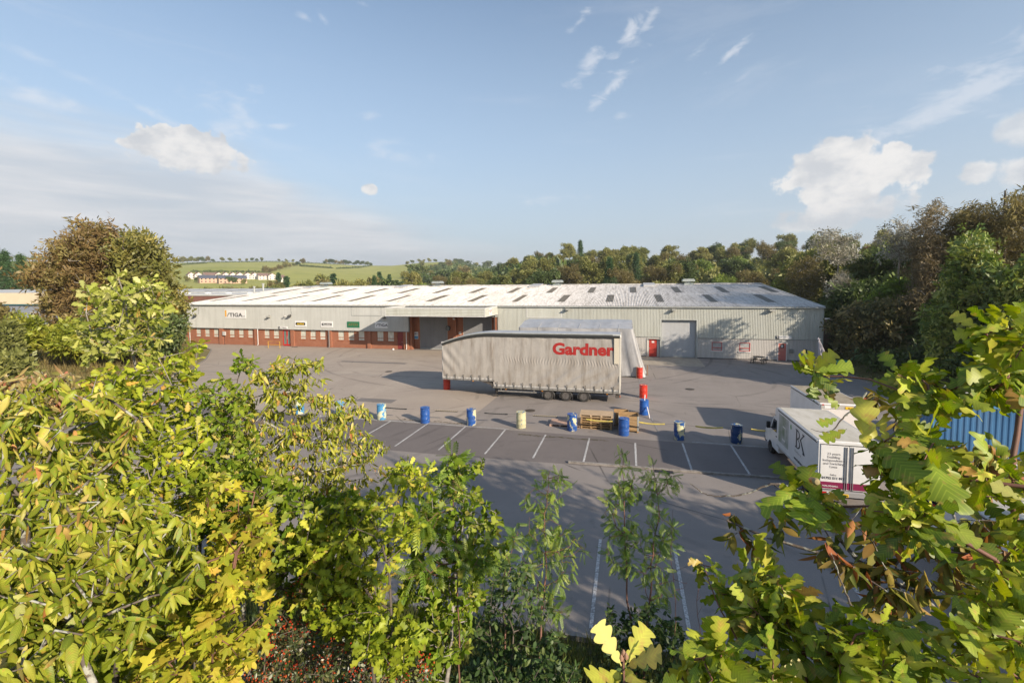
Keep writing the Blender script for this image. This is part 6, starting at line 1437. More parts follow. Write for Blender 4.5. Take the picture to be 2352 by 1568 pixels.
# trees along hedges and crests, by line of sight to the hill
def hillrow(pts, n, keys, s, lab=None, grp=None, jit=1.0):
    for i in range(n):
        t = i/max(1, n-1)*(len(pts)-1); j = min(int(t), len(pts)-2); f = t-j; px = pts[j][0]+(pts[j+1][0]-pts[j][0])*f+random.uniform(-jit, jit)*2; py = pts[j][1]+(pts[j+1][1]-pts[j][1])*f+random.uniform(-.5, .5)*jit
        p = None
        for dy in range(0, 14):
            p = hit(px, py+dy)
            if p: break
        if p: 
            k = random.choice(keys); place(k, p.x, p.y, p.z-.5, s*random.uniform(.75, 1.25)*(math.hypot(p.x, p.y)/900)**.35, lab or LAB[k], grp or GRP[k])
hillrow([(402, 602), (480, 602)], 10, ['fo', 'fd', 'fb'], .95, 'tree in the clump on the hill crest right of the big round tree', 'clump at the left of the crest')
hillrow([(490, 601), (560, 599), (600, 600)], 8, ['fo', 'fd'], .7, 'isolated tree standing on the crest of the green hill', 'isolated crest trees'); hillrow([(640, 601), (690, 603)], 4, ['fo'], .55)
hillrow([(745, 606), (790, 604), (850, 607)], 14, ['fd', 'fb', 'fd'], .95, 'tree of the long copse on the hill crest above the green field', 'copse on the crest')
hillrow([(935, 603), (1000, 600), (1120, 604), (1240, 614)], 16, ['fd', 'fd', 'fo'], .9, 'tree of the dark wood on the right hill crest', 'dark wood on the right crest')
hillrow([(930, 640), (985, 624), (1020, 612), (1060, 607)], 9, ['fd', 'fo', 'fb'], 1.1); hillrow([(611, 630), (640, 622), (670, 614), (694, 608)], 9, ['fo', 'fd', 'fb'], .9, 'tree on the diagonal hedge line up the green hill', 'trees on the diagonal hedge')
hillrow([(5, 600), (60, 599), (110, 600)], 7, ['fo', 'fb'], .75, 'small round tree on the crest at the far left', 'crest trees at the far left'); hillrow([(965, 620), (1060, 616), (1240, 624)], 4, ['fd', 'fo', 'fb'], 1.25)
hillrow([(430, 647), (560, 653)], 6, ['fo', 'fd'], .7, 'tree in front of the hillside houses', 'trees in front of the houses')
def woodmass(name, label, pts, n, lm, s):
    """a wood far off that reads as one mass"""
    P_ = []
    for px, py in pts_in(pts, n):
        p = hit(px, py, 116)
        if p and not (XL-8 < p.x < XR+6 and p.y < YB+8): P_.append((p.x, p.y, p.z+random.uniform(1, 7 if s > 4 else 3)))
    P_ = np.array(P_); o = leaf_mesh(name, lm, None, 'tuftbig', P_, rng.normal(size=P_.shape), rng.normal(size=P_.shape), s*rng.uniform(.7, 1.3, len(P_)), rng.uniform(0, 1, len(P_)), (0, 0, 0), False); tag(o, label, 'wood', kind='stuff')
pts_in = inpoly
woodmass('far_wood', 'dark mass of woodland covering the right hand hill', [(930, 645), (985, 622), (1040, 606), (1120, 608), (1240, 618), (1300, 640), (1300, 655), (930, 655)], 1300, LF_DARK, 5.5)
woodmass('wood_undergrowth', 'leafy undergrowth filling the slope between the trees of the wood', [(990, 640), (1130, 612), (1400, 600), (1800, 596), (2050, 600), (2080, 655), (980, 655)], 2300, LF_OLIVE, 3.9)
def hedge(label, pts, n, s=1.5):
    """hedge following the hillside"""
    P_ = []
    for i in range(n):
        t = i/(n-1)*(len(pts)-1); j = min(int(t), len(pts)-2); f = t-j; p = hit(pts[j][0]+(pts[j+1][0]-pts[j][0])*f, pts[j][1]+(pts[j+1][1]-pts[j][1])*f)
        if p: P_ += [(p.x+random.uniform(-1, 1), p.y+random.uniform(-1.5, 1.5), p.z+random.uniform(.3, 1.9)) for _ in range(2)]
    if not P_: return
    P_ = np.array(P_); o = P_.mean(0); t = leaf_mesh('hedge', LF_DARK, None, 'tuftbig', P_, rng.normal(size=P_.shape), rng.normal(size=P_.shape), s*rng.uniform(.7, 1.3, len(P_))*1.5, rng.uniform(0, 1, len(P_)), o, False); t.location = tuple(o); tag(t, label, 'hedge', 'field hedges')
hedge('short dark hedge in the left part of the green hillside field', [(416, 609.5), (475, 604.5)], 60, 1.8); hedge('thin hedge along the top of the large green field', [(478, 603), (690, 601)], 120, 1.3); hedge('hedge across the middle of the hill, left half', [(690, 611), (763, 617)], 80, 1.9)
hedge('hedge across the middle of the hill, right half', [(773, 618), (827, 615), (872, 608)], 100, 1.9); hedge('hedge climbing to the crest copse', [(700, 604), (780, 608), (860, 607)], 90, 1.4); hedge('hedge behind the hillside houses', [(440, 625), (620, 626)], 90, 1.3)
t = thing('telegraph_pole', 'thin pale pole standing above the trees on the right skyline', 'pole', (0, 0, 0)); b_ = math.radians(bearing(1770)); x, y = 300*math.sin(b_), 300*math.cos(b_); t.location = (x, y, h1(x, y)); b = MB(); b.tube([(0, 0, 0), (0, 0, 30-h1(x, y))], .2, 6); b.build('pole', BARKP, t); b = MB(); b.tube([(-1, 0, 28-h1(x, y)), (1, 0, 28-h1(x, y))], .1, 5); b.build('crossarm', BARKP, t)
b = MB(); t = thing('house', 'brick house with red roofs showing between the trees on the right skyline', 'house', (0, 0, 0)); b_ = math.radians(bearing(2035)); x, y = 190*math.sin(b_), 190*math.cos(b_); z = 14.5; t.location = (x, y, z); t.rotation_euler = (0, 0, -b_)
b.box(-9, 9, 0, 9, -12, 3.6); b.build('wall', mat('brick house wall', (.30, .18, .13), .9), t)
for xx in (-5, 4): b = MB(); b.prism([(xx-4.5, 3.4), (xx+4.5, 3.4), (xx, 6.6)], 'y', -.5, 9.5); b.build('roof', mat('red tiles', (.22, .11, .08), .85), t)
# ---------------------------------------------------------------- individual trees left and right
def pol(poly, n, d, jd, bias=0.):
    """points inside an outline seen in the photograph, spread in depth by jd"""
    out = []; cx = sum(p[0] for p in poly)/len(poly); cy = sum(p[1] for p in poly)/len(poly)
    w = max(p[0] for p in poly)-min(p[0] for p in poly)
    for px, py in inpoly(poly, n):
        q = max(0, 1-abs(px-cx)/(w*.62)); out.append(tuple(at_d(px, py, d+random.uniform(-jd, jd)*(.35+.65*q**.5)-bias*(py-cy))))
    return out
def tr3(pts): return [tuple(at_d(*p)) for p in pts]
random.seed(9)
LF_LARCH = leafmat('larch sprays', [(0, (.17, .115, .045)), (.4, (.26, .175, .07)), (.75, (.25, .215, .065)), (1, (.38, .29, .11))], .3, .03)
LF_RND = leafmat('sycamore crown', [(0, (.13, .14, .03)), (.5, (.21, .20, .045)), (1, (.33, .28, .07))], .3, .04)
LF_YG = leafmat('yellow green shrub', [(0, (0.204, 0.252, 0.024)), (.6, (0.324, 0.36, 0.036)), (1, (0.432, 0.408, 0.06))], .4, .04)
plant('larch', 'big brown feathery larch with drooping layered branches, left of the round tree', 'tree', tr3([(215, 800, 74), (222, 700, 74), (225, 600, 74), (225, 520, 74)]),
    pol([(128, 560), (165, 570), (165, 530), (190, 545), (205, 518), (222, 545), (245, 528), (262, 550), (285, 575), (290, 640), (270, 690), (235, 735), (200, 765), (160, 768), (120, 745), (160, 722), (105, 698), (145, 668), (75, 640), (70, 625), (100, 612), (150, 605), (130, 580)], 480, 74, 6), LF_LARCH, BARKP, 'larch', 2.6, 3, .9, .026, .9, .5, .3, rtrunk=.3, wob=.25, upw=.2, out=.35)
plant('sycamore', 'large round crowned golden green tree between the larch and the warehouse', 'tree', tr3([(330, 805, 72), (325, 700, 72), (325, 600, 72), (325, 545, 72)]),
    pol([(268, 570), (285, 548), (315, 538), (345, 545), (370, 585), (390, 632), (408, 675), (422, 715), (416, 745), (395, 775), (340, 795), (260, 790), (240, 700), (262, 620)], 1000, 72, 8), LF_RND, BARK, 'tuft', 1.15, 2, .9, .02, .9, 0, .4, rtrunk=.45)
for poly, n, d, m, tp_, lb, nm in [([(30, 745), (60, 735), (90, 745), (98, 780), (60, 800), (28, 790)], 150, 68, LF_YG, 'tuft', 'bright yellow green bush in front of the office building', 'bush'), ([(-10, 770), (20, 745), (35, 770), (30, 810), (-10, 820)], 120, 62, LF_OLIVE, 'tuft', 'dull olive bush cut by the left edge of the picture', 'bush'),
        ([(110, 770), (150, 745), (200, 750), (240, 770), (300, 790), (260, 808), (130, 805)], 260, 64, LF_YG, 'tuft', 'long yellow green thicket under the larch', 'thicket'), ([(330, 760), (385, 735), (420, 750), (405, 790), (345, 805)], 180, 66, LF_DARK, 'tuft', 'dark green laurel like bush at the foot of the round tree', 'bush'),
        ([(-10, 845), (30, 825), (55, 835), (50, 860), (-10, 870)], 60, 45, LF_OLIVE, 'tuft', 'low leafy bush in the dry meadow at the left', 'bush'), ([(-20, 700), (15, 715), (20, 750), (-20, 760)], 80, 75, LF_BROWN, 'tuft', 'brownish shrub under the windows of the office building', 'bush')]:
    cx = sum(p[0] for p in poly)/len(poly); by = max(p[1] for p in poly); b0 = at_d(cx, by, d); b0.z = max(h1(b0.x, b0.y), b0.z-1.5); plant(nm, lb, 'bush', [tuple(b0), tuple(at_d(cx, by-(by-min(p[1] for p in poly))*.5, d))], pol(poly, n, d, 2.5), m, BARK, tp_, 1.0, 2, .6, .012, .5, 0, .5)
# right side
LF_MAP = leafmat('bank maple', [(0, (.09, .15, .03)), (.5, (.18, .24, .045)), (1, (.36, .37, .08))], .3, .05); LF_CHE = leafmat('bank cherry', [(0, (.08, .09, .033)), (.5, (.14, .14, .045)), (1, (.34, .26, .10))], .3, .05); LF_POP = leafmat('poplar white', [(0, (.28, .27, .20)), (.5, (.20, .18, .11)), (1, (.46, .45, .38))], .3, .05); LF_BIR = leafmat('birch', [(0, (0.135, 0.112, 0.06)), (.5, (0.195, 0.15, 0.075)), (1, (0.285, 0.225, 0.105))], .3, .04)
def rtree(name, label, poly, n, d, jd, m, tpl, size, bark=BARK, per=2, r=.2, top=None, bx=None, **k):
    cx = bx or sum(p[0] for p in poly)/len(poly); ys = [p[1] for p in poly]; t0 = at_d(cx, max(ys), d); g = Vector((t0.x, t0.y, h1(t0.x, t0.y)-.2))
    if g.z > t0.z-1: g.z = t0.z-1.5
    plant(name, label, 'tree', [tuple(g), tuple(t0), tuple(at_d(cx+random.uniform(-6, 6), (max(ys)+min(ys))/2, d)), tuple(at_d((top or cx), min(ys)+8, d))], pol(poly, n, d, jd), m, bark, tpl, size, per, .7, .014, .7, k.pop('droop', .1), .4, rtrunk=r, base=tuple(g), **k)
rtree('birch', 'tall wind blown brown tree cut by the right edge of the picture', [(2225, 560), (2262, 470), (2290, 500), (2312, 462), (2345, 440), (2420, 430), (2440, 700), (2330, 760), (2250, 720), (2215, 640)], 420, 64, 5, LF_BROWN, 'spray', 1.3, r=.3)
rtree('birch', 'slender birch with a white stem and thin hanging brown twigs', [(2100, 560), (2118, 500), (2138, 463), (2150, 478), (2165, 540), (2178, 640), (2160, 720), (2120, 740), (2085, 700), (2090, 630)], 330, 62, 3.2, LF_BIR, 'spray', 1.0, BARKP, r=.14, droop=.5, top=2140)
rtree('birch', 'dark brown birch crown between the slender birch and the right edge', [(2165, 560), (2195, 500), (2225, 478), (2255, 470), (2275, 520), (2290, 640), (2230, 700), (2175, 680)], 500, 64, 4, LF_BROWN, 'spray', 1.15, r=.2, droop=.4)
rtree('maple', 'tall mid green leafy tree in the middle of the right bank', [(2160, 690), (2195, 600), (2225, 540), (2245, 525), (2262, 570), (2290, 640), (2330, 720), (2335, 830), (2230, 890), (2150, 850), (2135, 760)], 1000, 52, 4, LF_MAP, 'tuft', .82, r=.2)
rtree('maple', 'lighter green crown in front of the birches above the dark cherry', [(2010, 690), (2045, 655), (2080, 640), (2110, 660), (2155, 690), (2160, 730), (2080, 720), (2020, 720)], 330, 68, 3, LF_GREEN, 'tuft', 1.1)
rtree('cherry', 'broad dark cherry with drooping bronze tinged leaves beside the warehouse corner', [(1905, 745), (1930, 715), (1975, 698), (2040, 695), (2110, 695), (2165, 730), (2185, 780), (2160, 840), (2060, 860), (1980, 840), (1925, 790)], 1200, 64, 4.5, LF_CHE, 'tuft', .85, r=.2, droop=.5)
rtree('poplar', 'thin pale leaved poplar against the sky, nearest the warehouse roof', [(1868, 560), (1885, 535), (1925, 526), (1960, 530), (1982, 555), (1975, 590), (1930, 612), (1880, 600)], 120, 82, 5, LF_POP, 'tuftfine', 1.2, BARKP, 1, r=.16)
rtree('poplar', 'open pale poplar against the sky left of the slender birch', [(2015, 560), (2035, 525), (2065, 500), (2095, 520), (2115, 560), (2100, 600), (2040, 600)], 95, 66, 4, LF_POP, 'tuftfine', 1.0, BARKP, 1, r=.14)
rtree('poplar', 'silvery shrub like poplar low beside the warehouse gable', [(1895, 660), (1930, 625), (1965, 640), (1985, 690), (1950, 710), (1905, 700)], 200, 78, 3, LF_POP, 'tuftfine', .9, BARKP, 1, r=.1)
rtree('poplar', 'twiggy grey tree leaning over the warehouse roof end', [(1800, 640), (1840, 600), (1880, 590), (1890, 640), (1870, 690), (1820, 680)], 260, 88, 4, LF_BROWN, 'tuftfine', 1.2, BARKP, 1, r=.12)
for i, (poly, n, d, m, sz, lb) in enumerate([([(1780, 655), (1820, 600), (1880, 575), (1960, 580), (2010, 600), (2000, 700), (1900, 720), (1830, 690)], 620, 100, LF_OLIVE, 1.7, 'dense brown green tree behind the warehouse gable'), ([(1960, 600), (2020, 580), (2090, 580), (2120, 620), (2110, 720), (1990, 730)], 520, 84, LF_DARK, 1.6, 'dark tree filling the gap behind the light green crown'),
        ([(1890, 690), (1960, 650), (2030, 660), (2040, 740), (1960, 780), (1895, 760)], 420, 78, LF_DARK, 1.4, 'dark thicket tree right of the warehouse corner'), ([(2300, 640), (2420, 600), (2430, 860), (2300, 860), (2280, 760)], 560, 50, LF_MAP, 1.1, 'green tree at the right edge below the tall brown one'),
        ([(1990, 825), (2100, 815), (2200, 830), (2210, 880), (2080, 870)], 420, 58, LF_DARK, .95, 'dark low thicket along the foot of the right bank'), ([(2180, 820), (2300, 800), (2440, 800), (2440, 900), (2220, 890)], 500, 50, LF_DARK, .95, 'dark low thicket at the right edge above the blue container'), ([(2100, 740), (2200, 730), (2280, 760), (2260, 860), (2120, 850)], 420, 63, LF_DARK, 1.4, 'dark tree behind the mid green leafy tree'),
        ([(2040, 600), (2200, 560), (2300, 560), (2400, 560), (2400, 740), (2050, 740)], 620, 84, LF_BROWN, 1.9, 'dark brown wall of crowns behind the birches')]):
    rtree('tree', lb, poly, n, d, 5, m, 'tuft', sz, r=.2)
# litter, earth mound and verge growth
def scatter(name, label, cat, box, n, lm, tpl, size, cond=None, up_=1.0):
    P_ = []
    while len(P_) < n:
        x, y = random.uniform(box[0], box[1]), random.uniform(box[2], box[3])
        if cond and not cond(x, y): continue
        P_.append((x, y, h1(x, y)))
    P_ = np.array(P_); D = np.zeros_like(P_); D[:, 0] = rng.normal(size=len(P_)); D[:, 1] = rng.normal(size=len(P_)); N = np.tile([0, 0, 1.], (len(P_), 1))+rng.normal(size=P_.shape)*.1
    o = leaf_mesh(name, lm, None, tpl, P_, D, N, size*rng.uniform(.5, 1.5, len(P_)), rng.uniform(0, 1, len(P_)), (0, 0, 0), False); tag(o, label, cat, kind='stuff')
GRD = leafmat('dry grass', [(0, (.20, .15, .06)), (.5, (.28, .22, .09)), (1, (.16, .17, .05))], .3, .02); GRG = leafmat('green verge', [(0, (.06, .085, .02)), (.5, (.10, .12, .03)), (1, (.17, .16, .05))], .3, .02)
lx_ = lambda y: (-45+(39-y)*.55) if y < 39 else -45-(y-39)*1.02
scatter('meadow_grass', 'long dry grass of the meadow left of the yard', 'grass', (-120, -30, 16, 64), 15000, GRD, 'grass', .55, lambda x, y: x < lx_(y)-.6)
scatter('bank_grass', 'rough grass and weeds on the bank below the near kerb', 'grass', (-26, 14, 3.5, 10.9), 9000, GRG, 'grass', .32)
scatter('right_bank_growth', 'undergrowth and leaf litter on the bank right of the yard', 'undergrowth', (21.3, 40, 18, 66), 6000, GRG, 'grass', .42)
scatter('bank_weeds', 'low dark leafy weeds on the bank', 'weeds', (-14, 12, 4.0, 10.6), 1500, LF_DARK, 'tuft', .32)
t = thing('earth_mound', 'heap of bare reddish earth beyond the right corner of the warehouse', 'mound', (26.5, 66, 2.2)); b = MB(); n = 18; v = []
for j, (r, z) in enumerate([(5, -1.2), (4.2, .2), (3, 1.2), (1.8, 2.0), (.6, 2.3)]):
    for k in range(n): a = 2*math.pi*k/n; q = 1+.12*math.sin(k*2.3+j); v.append((r*q*math.cos(a)*1.2, r*q*math.sin(a), z+.12*math.sin(k*1.7+j*2)))
b.add(v, [(i*n+k, i*n+(k+1) % n, (i+1)*n+(k+1) % n, (i+1)*n+k) for i in range(4) for k in range(n)]+[tuple(4*n+k for k in range(n))]); b.build('soil', mat('bare earth', (.22, .13, .08), .95, col2=(.15, .09, .055), ns=1.5, bump=.5, bs=3), t, smooth=True)
# ---------------------------------------------------------------- foreground plants
random.seed(33)
YGo = [(0, (.13, .19, .012)), (.35, (.23, .28, .018)), (.7, (.34, .37, .03)), (.95, (.48, .46, .07)), (1, (.48, .26, .06))]
L_OAK = leafmat('oak leaves', YGo, .26, .025, 1.3)
L_OAKP = leafmat('pale oak leaves', [(0, (.17, .21, .03)), (.4, (.28, .31, .05)), (.75, (.40, .41, .11)), (.95, (.52, .50, .20)), (1, (.46, .28, .08))], .26, .025, 1.3)
L_OAKN = leafmat('near oak leaves', [(0, (.10, .16, .012)), (.4, (.18, .25, .018)), (.75, (.31, .35, .03)), (.95, (.46, .42, .07)), (1, (.46, .26, .09))], .30, .04, 1.3, mott=True)
L_CH = leafmat('cherry leaves', [(0, (.13, .19, .014)), (.45, (.26, .29, .025)), (.8, (.38, .38, .05)), (.96, (.50, .40, .12)), (1, (.50, .18, .07))], .28, .03, 1.25, mott=True)
L_CHR = leafmat('reddening cherry leaves', [(0, (.24, .25, .05)), (.4, (.42, .34, .12)), (.8, (.52, .36, .16)), (1, (.50, .16, .10))], .40, .07, 1.2)
L_BRZ = leafmat('bronze cherry leaves', [(0, (.08, .11, .018)), (.5, (.18, .18, .03)), (.8, (.27, .18, .045)), (1, (.36, .12, .05))], .26, .02, 1.2)
L_SYC = leafmat('yellow sycamore leaves', [(0, (.20, .26, .02)), (.4, (.36, .38, .03)), (.85, (.50, .45, .05)), (1, (.50, .28, .06))], .32, .02, 1.15, mott=True)
L_MAP = leafmat('field maple leaves', [(0, (.09, .16, .012)), (.5, (.18, .25, .018)), (.9, (.30, .34, .05)), (1, (.44, .36, .10))], .26, .02, 1.2)
L_ASH = leafmat('rowan leaves', [(0, (.10, .18, .015)), (.6, (.18, .28, .025)), (1, (.36, .42, .06))], .36, .06, 1.2)
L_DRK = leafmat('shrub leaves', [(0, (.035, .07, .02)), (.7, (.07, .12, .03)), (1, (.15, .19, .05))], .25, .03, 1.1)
L_PYR = leafmat('pyracantha leaves', [(0, (.04, .07, .02)), (.5, (.09, .12, .03)), (.85, (.17, .18, .05)), (1, (.30, .12, .05))], .2, .12, 1.0)
BIG = dict(sv=.3)
# tall oak sapling on the left
plant('oak_sapling', 'tall young oak with pale yellow green leaves rising in front of the larch', 'tree', tr3([(338, 1400, 5.4), (340, 1220, 5.5), (344, 1050, 5.6), (338, 950, 5.7), (320, 870, 5.8), (305, 815, 5.9), (292, 730, 6.0), (272, 640, 6.1)]),
    pol([(262, 622), (300, 650), (345, 640), (392, 665), (400, 700), (370, 745), (385, 790), (330, 822), (250, 815), (200, 830), (150, 775), (165, 740), (185, 715), (180, 680), (200, 650), (230, 660)], 150, 5.9, .7), L_OAKP, BARKP, 'oaklow', .082, 7, .12, .0019, .07, .1, .5, rtrunk=.03, **BIG)
plant('oak_sapling', 'dense young oak with pale stems in the middle of the left thicket', 'tree', tr3([(395, 1500, 5.0), (372, 1300, 5.1), (352, 1150, 5.2), (340, 1000, 5.3), (372, 900, 5.5), (420, 830, 5.7)]),
    pol([(200, 870), (260, 840), (330, 830), (420, 790), (462, 770), (478, 790), (455, 850), (420, 900), (470, 980), (500, 1100), (470, 1230), (380, 1300), (250, 1280), (200, 1180), (180, 1050), (190, 950)], 560, 5.4, .8), L_OAK, BARKP, 'oaklow', .085, 6, .12, .0018, .08, .1, .5, rtrunk=.045, **BIG)
plant('oak_sapling', 'thin oak leader poking above the thicket, left of the arching cherry', 'tree', tr3([(450, 1500, 5.6), (460, 1250, 5.7), (480, 1100, 5.8), (525, 960, 5.9), (560, 815, 6.0)]),
    pol([(550, 805), (578, 800), (585, 830), (560, 870), (570, 930), (600, 1000), (580, 1080), (500, 1120), (430, 1040), (415, 960), (430, 890), (480, 860), (530, 870)], 210, 5.8, .5), L_MAP, BARK, 'oaklow', .075, 6, .12, .0016, .07, .1, .5, rtrunk=.02, **BIG)
# cherries on the left
pk = lambda P_: np.clip(rng.uniform(0, 1, len(P_))**1.1, 0, 1)
plant('cherry_tree', 'near cherry with large drooping leaves at the left edge', 'tree', tr3([(60, 1560, 3.2), (40, 1400, 3.4), (60, 1200, 3.7), (90, 1050, 4.0), (140, 960, 4.2)]),
    pol([(-40, 900), (60, 880), (170, 880), (250, 900), (330, 970), (300, 1040), (220, 1080), (330, 1130), (380, 1200), (300, 1260), (180, 1290), (200, 1400), (150, 1500), (80, 1560), (-40, 1570)], 460, 3.9, .9, .0012), L_CH, BARKL, 'cherry', .074, 9, .12, .0026, .13, .9, .5, rtrunk=.045, out=.75, pick=pk, **BIG)
plant('cherry_tree', 'low cherry boughs with broad light green leaves at the lower left', 'tree', tr3([(230, 1600, 3.2), (180, 1480, 3.2), (150, 1400, 3.2), (250, 1350, 3.5), (400, 1250, 3.9)]),
    pol([(120, 1160), (300, 1130), (430, 1180), (480, 1290), (400, 1380), (330, 1450), (180, 1480), (0, 1560), (-30, 1400), (60, 1260)], 230, 3.5, .6, .0015), L_CH, BARKL, 'cherry', .078, 9, .12, .0026, .13, .9, .5, rtrunk=.03, out=.75, pick=lambda P_: rng.uniform(0, .6, len(P_)), **BIG)
plant('cherry_tree', 'cherry with reddening top leaves behind the near one at the left', 'tree', tr3([(120, 1300, 6.4), (130, 1050, 6.5), (150, 920, 6.6)]),
    pol([(-20, 880), (10, 856), (70, 846), (160, 850), (215, 870), (290, 900), (330, 880), (370, 900), (370, 960), (240, 960), (60, 940), (-20, 940)], 150, 6.5, .6), L_CHR, BARKL, 'cherry', .095, 8, .15, .002, .14, 1.0, .5, rtrunk=.035, out=.75, **BIG)
plant('cherry_tree', 'wide arching cherry whose drooping boughs reach right over the yard', 'tree', tr3([(560, 1560, 6.2), (555, 1350, 6.3), (560, 1150, 6.5), (590, 1000, 6.7), (630, 900, 6.9)]),
    pol([(560, 870), (590, 835), (650, 812), (700, 822), (745, 818), (748, 832), (705, 850), (770, 872), (712, 885), (800, 905), (852, 938), (850, 965), (775, 962), (838, 975), (842, 1000), (900, 1018), (905, 1030), (840, 1040), (885, 1065), (868, 1100), (800, 1115), (840, 1150), (760, 1170), (650, 1130), (560, 1120), (500, 1040), (490, 940)], 560, 6.8, 1.0, -.001), L_CH, BARKL, 'cherrylow', .088, 7, .15, .0022, .16, 1.1, .5, rtrunk=.045, out=.7, wob=.2, upw=.3, **BIG)
# maples and yellow leaves, lower left middle
plant('field_maple', 'dense small leaved green maple under the arching cherry', 'tree', tr3([(560, 1600, 5.2), (600, 1400, 5.4), (620, 1250, 5.5), (610, 1120, 5.6)]),
    pol([(430, 1080), (520, 1080), (620, 1080), (740, 1130), (830, 1120), (860, 1200), (820, 1300), (740, 1360), (640, 1390), (560, 1340), (480, 1300), (420, 1200)], 620, 5.6, .9), L_MAP, BARK, 'fieldmaple', .085, 6, .12, .0018, .08, .15, .6, rtrunk=.035, **BIG)
plant('sycamore_sapling', 'bright yellow leaved sycamore sapling with a reddish stem at the bottom left', 'tree', tr3([(470, 1620, 3.9), (505, 1450, 4.0), (535, 1330, 4.1), (560, 1230, 4.2), (585, 1130, 4.3)]),
    pol([(470, 1060), (520, 1080), (560, 1110), (620, 1180), (640, 1240), (610, 1330), (640, 1400), (600, 1480), (560, 1568), (420, 1590), (280, 1590), (290, 1480), (340, 1400), (400, 1330), (430, 1230), (420, 1140)], 190, 4.1, .9), L_SYC, BARKR, 'maple', .085, 7, .12, .002, .11, .3, .6, rtrunk=.018, **BIG)
plant('oak_sapling', 'shaded green oak growth at the bottom left between the cherry and the yellow sapling', 'tree', tr3([(260, 1650, 4.4), (270, 1520, 4.6), (300, 1420, 4.8)]),
    pol([(150, 1480), (250, 1400), (350, 1330), (450, 1300), (520, 1330), (500, 1450), (350, 1500), (300, 1580), (100, 1600)], 260, 4.9, .6), L_OAK, BARK, 'oaklow', .085, 6, .12, .0018, .08, .1, .5, pick=lambda P_: rng.uniform(0, .5, len(P_)), **BIG)
# right part of the thicket
plant('oak_sapling', 'yellow green oak sapling with a dark stem, in front of the bay lines', 'tree', tr3([(905, 1560, 4.7), (898, 1400, 4.8), (890, 1260, 4.9), (905, 1180, 5.0), (925, 1085, 5.1)]),
    pol([(880, 1110), (905, 1070), (940, 1060), (1000, 1075), (990, 1120), (940, 1150), (955, 1220), (900, 1290), (880, 1390), (840, 1460), (760, 1470), (720, 1400), (680, 1380), (700, 1300), (660, 1240), (720, 1170), (800, 1150), (850, 1150)], 300, 4.9, .6), L_OAK, BARK, 'oak', .095, 6, .12, .0018, .08, .1, .5, rtrunk=.022, **BIG)
plant('field_maple', 'leafy green maple forming the right end of the near thicket', 'tree', tr3([(1020, 1640, 5.6), (1040, 1400, 5.8), (1045, 1250, 5.9), (1038, 1100, 6.1)]),
    pol([(1010, 1075), (1050, 1040), (1075, 1065), (1120, 1055), (1112, 1090), (1070, 1100), (1120, 1125), (1148, 1170), (1150, 1230), (1175, 1250), (1130, 1300), (1150, 1340), (1090, 1400), (1080, 1480), (1020, 1560), (930, 1590), (860, 1560), (880, 1430), (930, 1330), (950, 1230), (970, 1150)], 520, 5.9, .8), L_MAP, BARKP, 'fieldmaple', .085, 6, .12, .0018, .08, .15, .6, rtrunk=.03, **BIG)
plant('rowan', 'young rowan with a red brown stem at the top right of the near thicket', 'tree', tr3([(1055, 1500, 5.5), (1048, 1300, 5.7), (1042, 1180, 5.8), (1035, 1045, 5.9)]),
    pol([(1020, 1045), (1035, 1022), (1055, 1045), (1070, 1100), (1060, 1160), (1010, 1140), (1000, 1080)], 26, 5.8, .25)+pol([(950, 1180), (1010, 1170), (1040, 1250), (990, 1350), (930, 1330), (920, 1250)], 34, 5.3, .3)+pol([(1060, 1290), (1110, 1260), (1130, 1290), (1080, 1330)], 12, 5.3, .2), L_ASH, BARKR, 'comp', .19, 4, .12, .0018, .08, .15, .9, rtrunk=.012, out=.8, **BIG)
plant('oak_sapling', 'lower green oak leaves at the bottom, right of the red berries', 'tree', tr3([(860, 1650, 4.2), (855, 1520, 4.3), (860, 1450, 4.4)]),
    pol([(700, 1400), (800, 1400), (900, 1400), (960, 1450), (940, 1540), (860, 1530), (820, 1470), (740, 1450)], 90, 4.4, .4), L_OAK, BARK, 'oak', .09, 6, .12, .0018, .08, .1, .5, pick=lambda P_: rng.uniform(0, .75, len(P_)), **BIG)
# berried shrub
bp_ = pol([(560, 1480), (640, 1370), (700, 1330), (760, 1370), (840, 1420), (930, 1470), (990, 1530), (1000, 1640), (540, 1640)], 560, 5.2, .55)
sh = plant('berry_shrub', 'dark small leaved shrub covered with orange red berries at the bottom of the picture', 'shrub', tr3([(760, 1800, 5.0), (760, 1620, 5.2)]), bp_, L_PYR, BARK, 'small', .035, 12, .1, .0016, .16, 0, .5, out=.7)
b = MB(); icos = [(math.cos(a)*c, math.sin(a)*c, s) for s, c in ((.5, .86), (-.5, .86)) for a in [2*math.pi*k/5+(0 if s > 0 else .63) for k in range(5)]]+[(0, 0, 1), (0, 0, -1)]
icf = [(10, k, (k+1) % 5) for k in range(5)]+[(11, 5+(k+1) % 5, 5+k) for k in range(5)]+[(k, 5+k, (k+1) % 5) for k in range(5)]+[(5+k, 5+(k+1) % 5, (k+1) % 5) for k in range(5)]
for p in random.sample(bp_, 330):
    for q in range(random.randint(3, 8)):
        c = (p[0]+random.gauss(0, .025), p[1]+random.gauss(0, .025), p[2]+random.gauss(0, .03)+.02); r = random.uniform(.006, .0095); b.add([(c[0]+x*r, c[1]+y*r, c[2]+z*r) for x, y, z in icos], icf)
b.world = True; o = b.build('berries', mat('berries', (.42, .035, .015), .4, col2=(.46, .10, .02), ns=5), sh, smooth=False, fix=False); o['kind'] = 'stuff'
